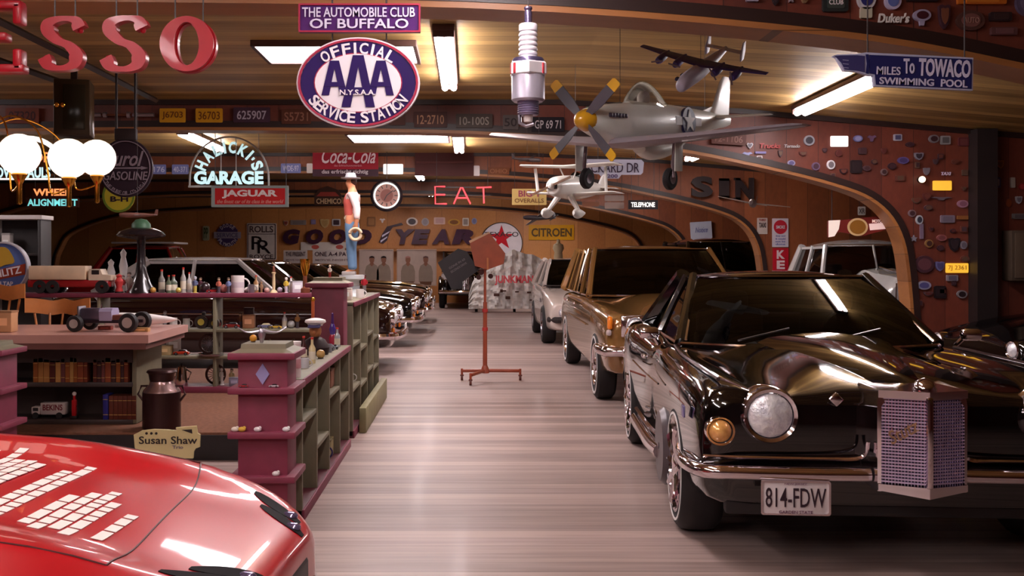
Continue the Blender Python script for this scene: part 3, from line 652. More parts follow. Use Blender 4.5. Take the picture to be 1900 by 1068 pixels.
s.panel(flat((74, 34, 96), .3), r=2); s.rim(ENR, 3); s.text('THE AUTOMOBILE CLUB', 561, 14, 770, 32, LILAC, .012); s.text('OF BUFFALO', 575, 35, 758, 53, LILAC, .015); s.wires((615, 716), 10, WIRE, .005, .03)
# sign with a pointing hand
s = Sign('sign', 'blue enamel signpost board with a pointing hand, hanging at the upper right', 'sign', (1545, 97, 1806, 168), 5.2)
q = [(1545, 104), (1553, 101), (1590, 100), (1607, 97), (1806, 107), (1805, 168), (1622, 160), (1620, 141), (1608, 139), (1590, 133), (1566, 131), (1560, 121), (1552, 107)]
BLU = flat((40, 40, 92), .3)
s.panel(flat((182, 182, 206), .35), poly=q, thick=.025)
s.shape([(1613, 102), (1803, 110), (1802, 165), (1625, 157), (1623, 138), (1613, 136)], BLU, 'board_field', .0, .004)
s.shape([(1548, 104), (1560, 103), (1590, 102.5), (1604, 104), (1604, 134), (1588, 131), (1567, 129), (1561, 117), (1552, 107)], flat((62, 58, 104), .35), 'pointing_hand', .0, .004)
s.shape([(1606, 101), (1611, 101), (1613, 118), (1611, 137), (1606, 136), (1608, 118)], BLU, 'cuff', .0, .005)
for yy in (111, 118, 125): s.shape([(1563, yy), (1574, yy+1), (1574, yy+1.8), (1563, yy+.8)], flat((182, 182, 206), .35), 'finger_line', .004, .001)
s.text('MILES', 1626, 124, 1670, 139, LILAC, .01, rot=-.035); s.text('To', 1676, 109, 1696, 137, LILAC, .02); s.text('TOWACO', 1704, 110, 1800, 143, LILAC, .03, rot=-.045); s.text('SWIMMING', 1631, 145, 1732, 158, LILAC, .02, rot=-.04); s.text('POOL', 1745, 148, 1794, 162, LILAC, .02, rot=-.04)
s.wires((1614, 1795), 106, WIRE, .004, .03)
# big red hanging letters
def pen(pts, thick, thin, ang=0., n=8):
    """strip along a path, thick across horizontal movement of the pen"""
    pts = cr(pts, n); R = []
    for i, (x, z) in enumerate(pts):
        a, b = pts[max(i-1, 0)], pts[min(i+1, len(pts)-1)]; tx, tz = b[0]-a[0], b[1]-a[1]; l = math.hypot(tx, tz) or 1; tx /= l; tz /= l
        w = (thin+(thick-thin)*abs(tz)**1.3)/2; R.append(((x-tz*w, z+tx*w), (x+tz*w, z-tx*w)))
    return R
def pen_letter(mb, R, y0, y1):
    rings = [[(a[0], y0, a[1]), (b[0], y0, b[1]), (b[0], y1, b[1]), (a[0], y1, a[1])] for a, b in R]; mb.rings(rings)
LETR = mat((158, 10, 28), .4, 0, .1, var=.04, spec=.25)
for ch, x0, x1, y0, y1, lab in (('E', -58, 48, 2, 136, 'big red plastic letter cut by the left edge of the photo'), ('S', 80, 156, 32, 132, 'big red plastic S nearest the left edge, with bright highlights'), ('S', 194, 272, 31, 134, 'big red plastic S beside the round red O'), ('O', 297, 401, 31, 135, 'big round red plastic O hanging below the ceiling')):
    d = 5.1; p = P((x0+x1)/2, y1, d); w, h = S(x1-x0, d), S(y1-y0, d); mb = MB()
    if ch == 'O':
        o = ell(0, h/2, w/2, h/2, 48); i_ = ell(0, h/2, w*.19, h*.37, 48); q = [((a[0]*.93+b[0]*.07), (a[1]*.93+b[1]*.07)) for a, b in zip(o, i_)]
        mb.ringprism(o, i_, 0, .04); mb.ringprism(q, [((a[0]*.1+b[0]*.9), (a[1]*.1+b[1]*.9)) for a, b in zip(o, i_)], -.03, 0)
    elif ch == 'S':
        R = pen([(.42*w, .78*h), (.30*w, .93*h), (-.02*w, .955*h), (-.30*w, .88*h), (-.33*w, .72*h), (-.12*w, .56*h), (.16*w, .46*h), (.34*w, .3*h), (.28*w, .12*h), (.02*w, .045*h), (-.3*w, .08*h), (-.44*w, .25*h)], .34*w, .12*w)
        pen_letter(mb, R, -.025, .03)
        for sx, z0 in ((.4*w, .76*h), (-.42*w, .26*h)): mb.ball((sx, .01, z0), .055*h, 10)
    else:
        mb.rbox((-.22*w, .01, h/2), (.3*w, .08, h), .012)
        for z0, l in ((h*.94, .8), (h*.06, .85), (h*.5, .55)): mb.rbox((-.35*w+l*w/2, .01, z0), (l*w, .08, h*.12), .012)
        for z0 in (h*.82, h*.18): mb.rbox((.38*w, .01, z0), (.16*w, .08, h*.3), .012)
    o = mb.build('hanging_letter', LETR, loc=p); tag(o, lab, 'letter', 'big red hanging letters')
    for sx in (-.25, .25): MB().cyl((sx*w, .02, h*.8), (sx*w, .02, ceil_z(p.x)-p.z+.02), .004, n=6).build('hanging_wire', WIRE, o)
# hanging box in front of the first bulkhead, left
t = thing('hanging_cabinet', 'dark greenish box hanging below the ceiling under the red letters', 'box', P(133, 250, 8.2), math.radians(14))
w, h = S(64, 8.2), S(104, 8.2)
MB().rbox((0, .15, h/2), (w, .3, h), .012).build('case', flat((54, 40, 26), .3), t); MB().rbox((.02, -.005, h*.5), (w*.6, .012, h*.8), .004).build('front_panel', flat((40, 34, 24), .15), t)
MB().box((0, .15, h+.11), (.05, .05, .24)).build('hanger', TRIMDK, t)
for k in range(2): MB().ball((-.11+.045*k, -.02, h*.52), .022, 10).build('brass_knob', BRASS, t)
# round gasoline sign, garage sign, lit neon signs
PUR = flat((44, 30, 38), .4); PGR = flat((128, 112, 120), .5)
s = Sign('sign', 'round dark gasoline sign with grey lettering and an arrow, hanging right of the globe lamps', 'sign', (182, 257, 283, 366), 9.2)
s.panel(PUR, 'oval', .03); s.rim(PGR, 1.5, inset=4); s.text('Purol', 196, 280, 267, 308, PGR, .015, .35); s.shape([(199, 311), (262, 310), (262, 308), (275, 311.5), (262, 315), (262, 313), (199, 313)], PGR, 'arrow'); s.text('GASOLINE', 192, 318, 274, 334, PGR, .01, .15); s.arc('THE PURE OIL CO. U.S.A.', 233, 312, 43, 46, 212, 328, 7, PGR, .01, True)
MB().rbox((0, .015, s.k(117)), (.2, .05, s.k(22)), .01).build('hanging_bracket', DARK, s.t); s.wires((215, 250), 250, DARK, .012, .015)
s = Sign('sign', 'round yellow and green sign half hidden behind the round dark gasoline sign', 'sign', (190, 332, 250, 394), 16.2)
s.panel(flat((170, 150, 44), .4), 'oval'); s.rim(flat((96, 110, 40), .4), 4); s.wires((205, 235), 345, WIRE, .004, .03); s.text('B-H', 205, 364, 238, 374, PUR, .03)
TEAL = mat((190, 225, 228), .4, emit=.75, var=0); TEAL2 = mat((120, 205, 205), .4, emit=.75, var=0); NEONO = mat((255, 150, 90), .4, emit=.9, var=0); NEONR = mat((255, 70, 78), .4, emit=1.1, var=0); NEONW = mat((240, 236, 230), .4, emit=1., var=0)
s = Sign('neon_sign', 'lit round-topped neon garage sign with pale blue letters in a half-circle frame', 'neon sign', (350, 253, 501, 347), 12.2)
R = [s.L(352, 346)]+[s.L(425.5+73*math.cos(a), 330-76*math.sin(a)) for a in [PI*(1-k/24) for k in range(25)]]+[s.L(499, 346)]
MB().tube([(x, -.005, z) for x, z in R], .012, n=8).build('arch_frame', flat((200, 200, 196), .4), s.t); (xa, za), (xb, zb) = R[0], R[-1]; MB().rbox(((xa+xb)/2, -.005, za), (xb-xa+.03, .03, .024), .005).build('base_bar', flat((200, 200, 196), .4), s.t)
for x in (410, 438): a, b = s.L(x, 346), s.L(x, 258); MB().cyl((a[0], .0, a[1]), (b[0], 0, b[1]), .006, n=6).build('support_rod', flat((200, 200, 196), .4), s.t)
s.arc("HALICKI'S", 425.5, 332, 57, 59, 165, 15, 22, TEAL, .04, wf=.66, lift=.0); s.text('GARAGE', 360, 317, 489, 342, TEAL, .045); s.wires((375, 480), 285, WIRE, .004, 0)
s = Sign('sign', 'red car-maker sign in a grey frame just under the lit garage sign', 'sign', (392, 344, 535, 384), 12.1)
s.panel(flat((150, 160, 156), .4), r=1); s.shape([(399, 349), (529, 349), (529, 379), (399, 379)], flat((196, 40, 42), .4), 'red_field', .0, .004); s.text('JAGUAR', 412, 352, 515, 368, WHITE, .04); s.text('the finest car of its class in the world', 403, 370, 526, 377, flat((216, 150, 140), .5), .01, .3); s.wires((398, 530), 346, WIRE, .004, .03)
s = Sign('neon_sign', 'small lit two-line neon sign, orange over turquoise letters, below the globes', 'neon sign', (48, 347, 146, 385), 16.2)
s.panel(flat((70, 30, 26), .5), poly=[(60, 348), (132, 348), (132, 366), (146, 367), (146, 384), (49, 384), (49, 367), (60, 366)]); s.text('WHEEL', 62, 350, 131, 363, NEONO, .03); s.text('ALIGNMENT', 51, 369, 144, 382, TEAL2, .03); s.wires((64, 128), 350, WIRE, .004, .03)
s = Sign('neon_sign', 'lit neon repair sign with white arc behind the globe lamps', 'neon sign', (-10, 252, 122, 334), 12.2)
R = [s.L(52+68*math.cos(a), 322-66*math.sin(a)) for a in [PI*(1-k/24) for k in range(25)]]
MB().tube([(x, 0, z) for x, z in R], .03, n=8).build('arch_tube', NEONW, s.t); a, b = s.L(-10, 332), s.L(120, 332); MB().rbox(((a[0]+b[0])/2, 0, a[1]), (b[0]-a[0], .03, .02), .004).build('base_bar', NEONW, s.t)
s.text('MOTOR', 8, 282, 96, 301, NEONO, .02); s.text('OVERHAULS', -8, 310, 94, 330, TEAL, .03)
for x in (20, 60, 100): a, b = s.L(x, 332), s.L(x, 268); MB().cyl((a[0], .01, a[1]), (b[0], .01, b[1]), .006, n=6).build('support_rod', DARK, s.t)
s.wires((15, 100), 290, WIRE, .004, 0)
# signs on the second bulkhead (16.5 m) and beyond
B2 = 16.5-.04
s = Sign('sign', 'red soft drink sign with white script and dark strip below, above the red neon', 'sign', (580, 271, 702, 327), B2-.02)
s.panel(flat((150, 30, 44), .4), r=1); s.shape([(580, 314), (702, 314), (702, 327), (580, 327)], flat((66, 40, 50), .4), 'dark_strip', 0, .003); s.text('Coca-Cola', 597, 275, 697, 303, flat((222, 200, 204), .4), .01, .4); s.text('DRINK', 582, 275, 601, 281, flat((200, 150, 156), .4)); s.text('das erfrischt richtig', 597, 314.5, 683, 324, flat((200, 186, 190), .4), .015); s.text('das Erfrischungsgetränk', 620, 305, 672, 310, flat((190, 120, 126), .4))
s = Sign('hanging_board', 'plain dark maroon board below the end of the ceiling tube', 'board', (770, 276, 879, 326), B2-.02); s.panel(flat((70, 32, 30), .6), r=1); MB().rbox((0, -.006, s.k(25)), (s.k(104), .012, s.k(4)), .003).build('batten', flat((82, 42, 38), .6), s.t)
def plate(label, box, d, bg, txt=None, fg=(40, 30, 40), group='number plates on the bulkheads', tb=None, roll=0):
    s = Sign('license_plate', label, 'license plate', box, d-.012, group, roll=roll); s.panel(flat(bg, .45) if not isinstance(bg, bpy.types.Material) else bg, thick=.01, r=2)
    if txt:
        x0, y0, x1, y1 = tb or (box[0]+(box[2]-box[0])*.1, box[1]+(box[3]-box[1])*.22, box[2]-(box[2]-box[0])*.1, box[3]-(box[3]-box[1])*.2); s.text(txt, x0, y0, x1, y1, flat(fg, .5), .01, lift=.001, depth=.002, name='plate_number')
    return s
B1 = 11-.04
PLT = 'number plates on the bulkheads'
plate('dark reddish number plate at far left of the first bulkhead', (10, 200, 72, 229), B1, (104, 46, 30), '07320', (56, 26, 26))
plate('left one of the two yellow number plates on the first bulkhead', (296, 201, 344, 227), B1, (200, 140, 30), 'J6703', (110, 60, 24))
plate('right one of the two yellow number plates on the first bulkhead', (363, 201, 413, 227), B1, (200, 140, 30), '36703', (110, 60, 24))
plate('dark number plate with grey digits left of the oval sign', (433, 199, 501, 227), B1, (66, 44, 56), '625907', (172, 160, 170))
plate('dim rusty number plate partly behind the left of the oval sign', (522, 202, 577, 230), B1, (84, 46, 34), 'S5731', (136, 92, 74))
plate('dark bronze number plate right of the oval sign', (768, 207, 830, 236), B1, (70, 36, 30), '12-2710', (176, 130, 100))
plate('grey-green number plate left of the giant spark plug', (846, 211, 914, 237), B1, (70, 58, 52), '10-100S', (150, 140, 130))
plate('black number plate behind the left wing of the silver plane', (986, 217, 1047, 244), B1, (32, 26, 32), 'GP 69 71', (190, 180, 182))
plate('dim number plate behind the right wing of the silver plane', (1320, 247, 1384, 268), B1, (84, 44, 36), '12-1106', (130, 92, 84), roll=.06)
plate('grey number plate behind the tip of the giant spark plug', (933, 213, 962, 240), B1, (86, 76, 74), '50', (50, 40, 42))
plate('dark narrow plate right of the oval sign on the first bulkhead', (722, 208, 752, 232), B1, (74, 38, 30))
t = thing('torque_wrench', 'long silver tool on the first bulkhead left of the yellow number plates', 'tool', P(228, 213, B1-.03))
for x0, x1, r in ((-62, -40, .022), (-36, -30, .03), (8, 14, .035), (18, 58, .022)): MB().cyl((S(x0, B1), 0, 0), (S(x1, B1), 0, 0), r, n=12).build('metal_section', STEEL, t)
MB().cyl((S(-40, B1), 0, 0), (S(20, B1), 0, 0), .012, n=10).build('bar', flat((110, 60, 40), .4), t)
BP = (120, 124, 176)
plate('small blue number plate right of the dark gasoline sign', (283, 305, 308, 323), B2, BP, '176', (200, 200, 220)); plate('blue number plate at the left edge of the lit garage sign', (319, 305, 350, 323), B2, BP, '40-371', (200, 200, 220))
plate('blue number plate between the lit garage sign and the red drink sign', (521, 303, 558, 321), B2, BP, 'WDE-97', (205, 200, 220)); plate('narrow white plate touching the left of the red drink sign', (569, 303, 580, 321), B2, (220, 206, 200))
WPL_GLARE = mat((245, 236, 232), .4, emit=.55, var=0)  # unlit plates: emission stands in for flash glare thrown back
plate('bright white plate with painted flash glare right of the red drink sign', (711, 304, 748, 323), B2, WPL_GLARE); plate('small white plate right of the maroon board', (878, 307, 890, 326), B2, (214, 206, 204))
plate('faint brown plate above the letters of the neon EAT', (905, 310, 945, 324), B2, (120, 70, 44), 'OHIO', (150, 100, 70))
B3 = 22-.04
s = Sign('sign', 'dark oval-topped sign reading in dull yellow left of the cowboy figure', 'sign', (583, 345, 634, 380), B3-.02); s.panel(flat((70, 44, 36), .5), poly=[(583, 380), (583, 362), (590, 352), (608, 345), (627, 352), (634, 362), (634, 380)]); s.text('CHEMICO', 587, 368, 633, 378, flat((206, 170, 130), .5), .02); s.wires((595, 622), 354, WIRE, .004, .03); s.shape([(587, 364), (595, 356), (622, 356), (630, 364)], flat((150, 60, 50), .5), 'red_band')
s = Sign('neon_sign', 'red neon tubing spelling a three-letter word in front of the far bulkhead', 'neon sign', (806, 345, 912, 379), 16.3)
for pts in ([(826, 346), (807, 346), (808, 378), (829, 378)], [(808, 361), (826, 361)], [(842, 378), (855, 348), (858, 348), (873, 378)], [(848, 367), (867, 367)], [(884, 348), (912, 347)], [(897, 348), (898, 377)]):
    MB().tube([(s.L(*p)[0], 0, s.L(*p)[1]) for p in pts], .014, n=6).build('neon_tube', NEONR, s.t)
a, b = s.L(806, 347), s.L(912, 347); MB().box(((a[0]+b[0])/2, .03, a[1]), (b[0]-a[0], .02, .02)).build('mounting_rail', DARK, s.t); c = s.L(859, 362); MB().box((c[0], .03, c[1]), (b[0]-a[0], .015, .015)).build('mounting_rail', DARK, s.t); s.wires((810, 905), 346, WIRE, .004, .03)
t = thing('wall_clock', 'round clock with glowing white ring and black rim right of the cowboy figure', 'clock', P(717.5, 392, 16.3)); r = S(29.5, 16.3)
MB().lathe([(r*.72, .05), (r, .05), (r*1.02, -.02), (r*.9, -.05), (r*.84, -.05), (r*.82, .0)], (0, 0, r), axis='Y', n=40).build('rim', mat((30, 20, 24), .2), t); MB().lathe([(.001, .04), (r*.84, .04), (r*.84, .01), (.001, .01)], (0, 0, r), axis='Y', n=40).build('dial', flat((150, 112, 102), .6), t)
MB().lathe([(r*.72, 0), (r*.75, -.03), (r*.79, -.03), (r*.82, 0)], (0, 0, r), axis='Y', n=40).build('ring_light', NEONW, t); MB().lathe([(.001, .012), (r*.4, .012), (r*.4, .0), (.001, .0)], (0, 0, r), axis='Y', n=32).build('clock_face', flat((120, 76, 68), .6), t)
mb = MB()
for k in range(12): a = PI*k/6; mb.box((r*.58*math.sin(a), .004, r+r*.58*math.cos(a)), (.014, .006, .05), ry=a)
mb.build('hour_marks', DARK, t)
for a, l in ((.9, .5), (3.6, .34)): MB().box((r*l/2*math.sin(a), -.006, r+r*l/2*math.cos(a)), (.014, .004, r*l), ry=a).build('clock_hand', DARK, t)
MB().cyl((0, .03, 2*r), (0, .03, 3.2-P(0, 392, 16.3).z), .006, n=6).build('hanging_wire', WIRE, t)
s = Sign('sign', 'cream workwear sign behind the white biplane', 'sign', (950, 350, 1014, 380), 16.3); s.panel(flat((198, 168, 104), .5), r=1); s.text('OVERALLS', 955, 368, 1009, 376, flat((120, 80, 50), .5), .01); s.text('BIG Y', 962, 353, 1004, 365, flat((150, 70, 90), .5), .02); s.wires((955, 1008), 352, WIRE, .004, .03)
s = Sign('sign', 'grey street name sign hanging under the silver plane', 'sign', (1086, 295, 1195, 332), 10.7)
s.panel(flat((170, 168, 184), .4), poly=[(1086, 299), (1089, 295), (1190, 296), (1195, 301), (1193, 320), (1189, 324), (1153, 324), (1148, 331), (1118, 331), (1112, 323), (1088, 321)], thick=.012); s.text('PACKARD DR', 1076, 302, 1186, 320, flat((50, 36, 52), .5), .0); s.text('1200', 1122, 323, 1146, 330, flat((90, 76, 110), .5)); s.wires((1110, 1180), 298, WIRE, .004, .02)
s = Sign('sign', 'small black public phone sign with lit white word', 'sign', (1166, 371, 1221, 388), 16.2); s.panel(flat((22, 16, 20), .4), r=1); s.text('TELEPHONE', 1171, 375, 1215, 384, NEONW, .02); s.wires((1172, 1214), 373, WIRE, .004, .03)
for i, (a, b, c, e) in enumerate(((1122, 362, 1158, 373), (1122, 375, 1158, 387))): plate(('upper' if i == 0 else 'lower')+' grey plate left of the lit phone sign', (a, b, c, e), 16.46, (140, 120, 112)).wires((a+4, c-4), b+2, WIRE, .004, .014, None if i == 0 else P(0, b-2, 16.46).z-.02)
for i, (a, b, c, e) in enumerate(((1080, 362, 1112, 370), (1080, 374, 1112, 383))): plate(('upper' if i == 0 else 'lower')+' dull tan plate right below the white biplane wing', (a, b, c, e), 16.46, (120, 76, 56)).wires((a+4, c-4), b+2, WIRE, .004, .014, None if i == 0 else P(0, b-2, 16.46).z-.02)
# dark capitals on the right part of the second bulkhead
for ch, x0, x1, y0, y1 in (('S', 1282, 1322, 327, 366), ('I', 1334, 1352, 331, 368), ('N', 1364, 1398, 330, 371)):
    d = 16.42; p = P((x0+x1)/2, y1, d); mb = MB(); mb.text(ch, 0, S(y1-y0, d)/2, S(x1-x0, d), S(y1-y0, d), 0, .04, .05)
    if ch != 'S':
        for zz in (.02, S(y1-y0, d)-.02): mb.box((0 if ch == 'I' else -S(x1-x0, d)*.4, -.02, zz), (S(18 if ch == 'I' else 12, d), .04, .04))
    tag(mb.build('wall_letter', mat((34, 18, 20), .5), loc=p, smooth=False), {'S': 'dark capital S on the orange bulkhead, first of three', 'I': 'dark capital I on the orange bulkhead between S and N', 'N': 'dark capital N on the orange bulkhead behind the small white-winged plane'}[ch], 'letter', 'dark capitals on the second bulkhead')
# back wall: tyre-maker letters, round signs
BW = 33.0-.05
for i, (ch, x0, x1) in enumerate(zip('GOODYEAR', (525, 568, 611, 652, 734, 763, 801, 838), (557, 600, 643, 690, 770, 798, 834, 884))):
    p = P((x0+x1)/2, 453, BW); mb = MB(); mb.text(ch, 0, S(28, BW)/2, S(x1-x0, BW), S(28, BW), 0, .05, .07, .18)
    tag(mb.build('wall_letter', mat((62, 26, 52), .4), loc=p, smooth=False), 'slanted dark purple letter %s on the back wall%s' % (ch, ', ' + ('second in the word' if i == 1 else 'third in the word') if ch == 'O' else ''), 'letter', 'slanted tyre-maker letters on the back wall')
q = [(703, 449), (709, 434), (718, 420), (745, 413), (748, 417), (729, 421), (724, 428), (718, 446), (711, 452)]
s = Sign('wall_emblem', 'winged foot emblem between the dark slanted letters on the back wall', 'emblem', (703, 413, 748, 452), BW); s.panel(mat((50, 26, 40), .4), poly=q, thick=.04); s.shape([(709, 436), (724, 428), (721, 432), (709, 440)], LILAC, 'wing_line'); s.shape([(706, 446), (719, 438), (718, 441), (706, 450)], LILAC, 'wing_line')
s = Sign('sign', 'round white filling station sign with red star, behind the tilted boards on the stand', 'sign', (891, 412, 970, 490), 33.0-.045)
s.panel(ENW, 'oval', .04); s.rim(mat((36, 26, 30), .4), 1.6); 
st_ = [(930.5+(15 if k % 2 == 0 else 5.8)*math.sin(PI*k/5)*1.6, 441-(15 if k % 2 == 0 else 5.8)*math.cos(PI*k/5)*1.6) for k in range(10)]
s.shape(st_, flat((196, 30, 44), .4), 'star'); s.text('TEXACO', 899, 430, 962, 439, mat((36, 26, 30), .4), .01, lift=.008)
s = Sign('sign', 'yellow car-maker board on the back wall right of the round star sign', 'sign', (981, 417, 1065, 445), 33.0-.035); s.panel(flat((206, 150, 26), .4), r=1); s.text('CITROEN', 986, 423, 1061, 439, flat((90, 70, 40), .5), .03)
s = Sign('sign', 'white car-maker sign with large interlaced initials on the back wall', 'sign', (458, 414, 513, 482), 33.0-.03); s.panel(flat((214, 206, 200), .4), r=2); s.rim(flat((60, 40, 40), .5), 1.2, inset=1.5); s.text('ROLLS', 463, 419, 507, 431, flat((90, 72, 72), .5)); s.shape([(460, 433.5), (511, 433.5), (511, 434.5), (460, 434.5)], flat((60, 40, 40), .5), 'rule'); s.text('R', 467, 438, 492, 463, flat((30, 20, 24), .5), .0); s.text('R', 478, 445, 503, 470, flat((30, 20, 24), .5), .0, lift=.009); s.text('ROYCE', 463, 472, 507, 480, flat((90, 72, 72), .5))
s = Sign('sign', 'round gear-edged blue service sign on the back wall left of the interlaced-initials sign', 'sign', (397, 413, 447, 459), 33.0-.035); c_ = ell(422, 436, 21, 22, 40); c_ = [(422+(x-422)*(1 if i % 2 else .93), 436+(y-436)*(1 if i % 2 else .93)) for i, (x, y) in enumerate(c_)]
s.panel(flat((76, 60, 104), .4), poly=c_, thick=.04); s.shape([(397, 430), (447, 430), (447, 442), (397, 442)], flat((160, 152, 170), .4), 'band', .0, .01); s.text('SERVICE', 402, 432, 442, 440, flat((90, 80, 120), .5), .01, lift=.011); s.arc('DODGE', 422, 436, 17, 18, 140, 40, 7, flat((200, 190, 206), .5)); s.arc('PLYMOUTH', 422, 436, 17, 18, 205, 335, 7, flat((200, 190, 206), .5), under=True)
s = Sign('sign', 'narrow green and white sign at the left end of the back wall', 'sign', (376, 419, 388, 446), 33.0-.035); s.panel(flat((170, 172, 140), .4)); s.text('PP', 378, 422, 386, 442, flat((70, 90, 60), .5), .02)
s = Sign('sign', 'pale blue notice sheet tilted on the third bulkhead right of the limousine roof', 'notice', (1283, 411, 1322, 446), 21.9, roll=-.06); s.panel(flat((196, 196, 210), .5), thick=.06, r=1); s.text('Notice', 1291, 421, 1314, 431, flat((130, 130, 180), .5), .0, .3)
s = Sign('sign', 'long white banner high on the back wall above the presentation boards', 'banner', (558, 449, 645, 464), 33.0-.035); s.panel(flat((216, 208, 200), .5), thick=.03, r=1)
for x in (585, 630): s.oval(x, 458, 7, 4, flat((190, 90, 80), .5), 'red_emblem')
for x0, x1, tx, lab in ((526, 570, 'THE PRESENT', 'left white lettered board in front of the back wall'), (580, 652, 'ONE A-4 PAY', 'right white lettered board in front of the back wall')):
    s = Sign('notice_board', lab, 'sign', (x0, 464, x1, 492), 31.6); s.panel(flat((200, 190, 186), .5), thick=.03, r=1); s.text(tx, x0+4, 467, x1-3, 475, flat((60, 40, 50), .5), .01); s.text('MOVIE NIGHT', x0+5, 480, x1-5, 484, flat((150, 130, 130), .5))
    for k in (-1, 1): MB().box((k*s.k(14), .04, -s.loc.z/2+.1), (.04, .04, s.loc.z+.2)).build('leg', DARK, s.t)
s = Sign('wall_shelf', 'long shelf rail on the back wall under the slanted letters', 'shelf', (640, 460, 890, 466), 32.6); s.panel(flat((150, 100, 60), .5), thick=.38, r=1)
for x in (690, 750, 823): a, b = s.L(x, 466); MB().box((a, .2, -.15), (.05, .3, .3)).build('bracket', TRIMDK, s.t)
# posters with two officers each
KH = flat((176, 160, 146), .6); SK = flat((170, 120, 100), .6); HR = flat((60, 36, 36), .6); TRS = flat((120, 84, 64), .6)
for (x0, x1, lab, ppl) in ((666, 730, 'left white poster with two uniformed figures', ((690, 60), (712, 38))), (736, 810, 'right white poster with two uniformed figures', ((757, 210), (790, 120)))):
    s = Sign('poster', lab, 'poster', (x0, 462, x1, 530), 29.6); s.panel(flat((224, 206, 196), .5), thick=.02, r=1); s.rim(flat((200, 176, 160), .5), 1, inset=.5)
    for k in (-1, 1): MB().box((k*s.k(24), .03, -s.loc.z/2+.1), (.04, .04, s.loc.z+.2)).build('leg', DARK, s.t)
    for i, (x, hc) in enumerate(ppl):
        s.shape([(x-13, 523), (x-13, 503), (x-10, 493), (x-4, 489), (x+4, 489), (x+10, 493), (x+13, 503), (x+13, 523)], KH, 'printed_shirt', .001, .002); s.oval(x, 482, 4.6, 6, SK, 'printed_face', .002, .002); s.shape([(x-4, 490), (x, 494), (x+4, 490), (x+3, 487), (x-3, 487)], SK, 'printed_neck', .002, .002)
        s.shape([(x-5, 481), (x-4.5, 476), (x, 474.5), (x+4.5, 476), (x+5, 481), (x+3.5, 478), (x-3.5, 478)], flat((hc, hc*.75, hc*.7), .6), 'printed_hair', .004, .002)
        s.shape([(x-11, 522), (x+11, 522), (x+10, 529), (x-10, 529)], TRS, 'printed_belt', .003, .002)
# boards on the pier between the arches
s = Sign('sign', 'white notice with round red seal on the pier right of the far arch', 'sign', (1433, 405, 1463, 458), 16.48); s.panel(flat((206, 196, 204), .45), thick=.015, r=1); s.oval(1448, 421, 12.5, 13, flat((190, 40, 56), .4), 'red_seal'); s.text('SMOKE', 1440, 418, 1456, 424, ENW, .02, lift=.006)
for k in range(4): s.text(('they said', 'it could', 'not be', 'done')[k], 1439, 436+5*k, 1457, 439.5+5*k, flat((110, 110, 170), .5), lift=.001)
s = Sign('sign', 'tall red sign with white capitals standing below the round red seal notice', 'sign', (1434, 460, 1463, 540), 16.475); s.panel(flat((180, 28, 44), .4), thick=.02, r=1)
for k, ch in enumerate('KEYS'): s.text(ch, 1441, 464+19*k, 1456, 480+19*k, flat((224, 200, 204), .4), .04)
s = Sign('sign', 'small white cab sign left of the round red seal notice', 'sign', (1405, 404, 1424, 434), 16.48); s.panel(flat((196, 180, 172), .45), thick=.012, r=1); s.text('TAXI', 1408, 413, 1421, 422, flat((40, 28, 34), .5), .02); s.text('THIRD', 1408, 406, 1421, 410, flat((150, 60, 60), .5))
s = Sign('sign', 'lit red and white wing-shaped sign with round gold centre seen through the nearest arch', 'sign', (1536, 398, 1657, 442), 11.32)
s.panel(flat((120, 40, 36), .5), poly=[(1536, 410), (1560, 408), (1640, 400), (1657, 404), (1650, 424), (1600, 438), (1558, 430), (1536, 440)], thick=.02)
s.shape([(1537, 409), (1559, 408), (1556, 425), (1548, 438), (1537, 440)], mat((235, 215, 205), .4, emit=.35, var=0), 'white_panel'); s.shape([(1612, 415), (1653, 412), (1648, 424), (1614, 427)], mat((235, 200, 195), .4, emit=.35, var=0), 'white_wing'); s.text('MOTOR', 1618, 407, 1640, 413, mat((240, 210, 200), .4, emit=.3, var=0), .02)
s.oval(1591, 421, 19, 16.5, flat((226, 190, 140), .4), 'gold_rim', .004); s.oval(1591, 421, 15, 13, flat((150, 100, 40), .4), 'gold_centre', .008); s.wires((1545, 1650), 411, WIRE, .005, .025)
for b, lab in (((1592, 383, 1606, 399), 'small lit white plate above the gold-centred sign'), ((1625, 388, 1638, 397), 'small cream plate under the curve of the nearest arch')): plate(lab, b, 16.4, (220, 214, 206), 'XR', (90, 80, 80)).wires((b[0]+3, b[2]-3), b[1]+2, WIRE, .004, .014)
# ---------------------------------------------------------------- globe chandelier
c0 = P(-25, 246, 5.7); t = thing('chandelier', 'brass chandelier with glowing white globes at the left edge', 'chandelier', c0)
GL = mat((255, 238, 222), .4, emit=1.0, var=0)
for i, (px, py, r, d) in enumerate(((36, 286, 38, 5.35), (128, 294, 37, 5.55), (180, 293, 34, 5.95), (-50, 292, 36, 5.4))):
    p = P(px, py, d)-c0; rr = S(r, d); b_ = p+Vector((0, 0, -rr))
    st_ = MB().lathe([(.005, -.16), (.014, -.155), (.014, -.05), (.03, -.02), (.042, .0), (.036, .008), (.01, .01)], b_, n=20).build('lamp_holder', BRASS, t)
    MB().ball(p, rr, 28).build('globe', GL, st_)
    h = Vector((0, .0, .02)); a = b_+Vector((0, 0, -.05)); u = Vector((p.x, p.y, 0)); e = u.normalized()*(rr+.03)
    q = [tuple(h), tuple(h+u*.3+Vector((0, 0, .07))), tuple(h+u*.62+Vector((0, 0, -.02))), tuple(a-e*1.0+Vector((0, 0, .10))), tuple(a-e*.8+Vector((0, 0, -.03))), tuple(a)]
    MB().tube(cr(q, 7), .005, n=8).build('arm', BRASS, t)
hang(t, (0, 0, 0), BRASS, .012); MB().ball((0, 0, .0), .05, 16).build('hub', BRASS, t)
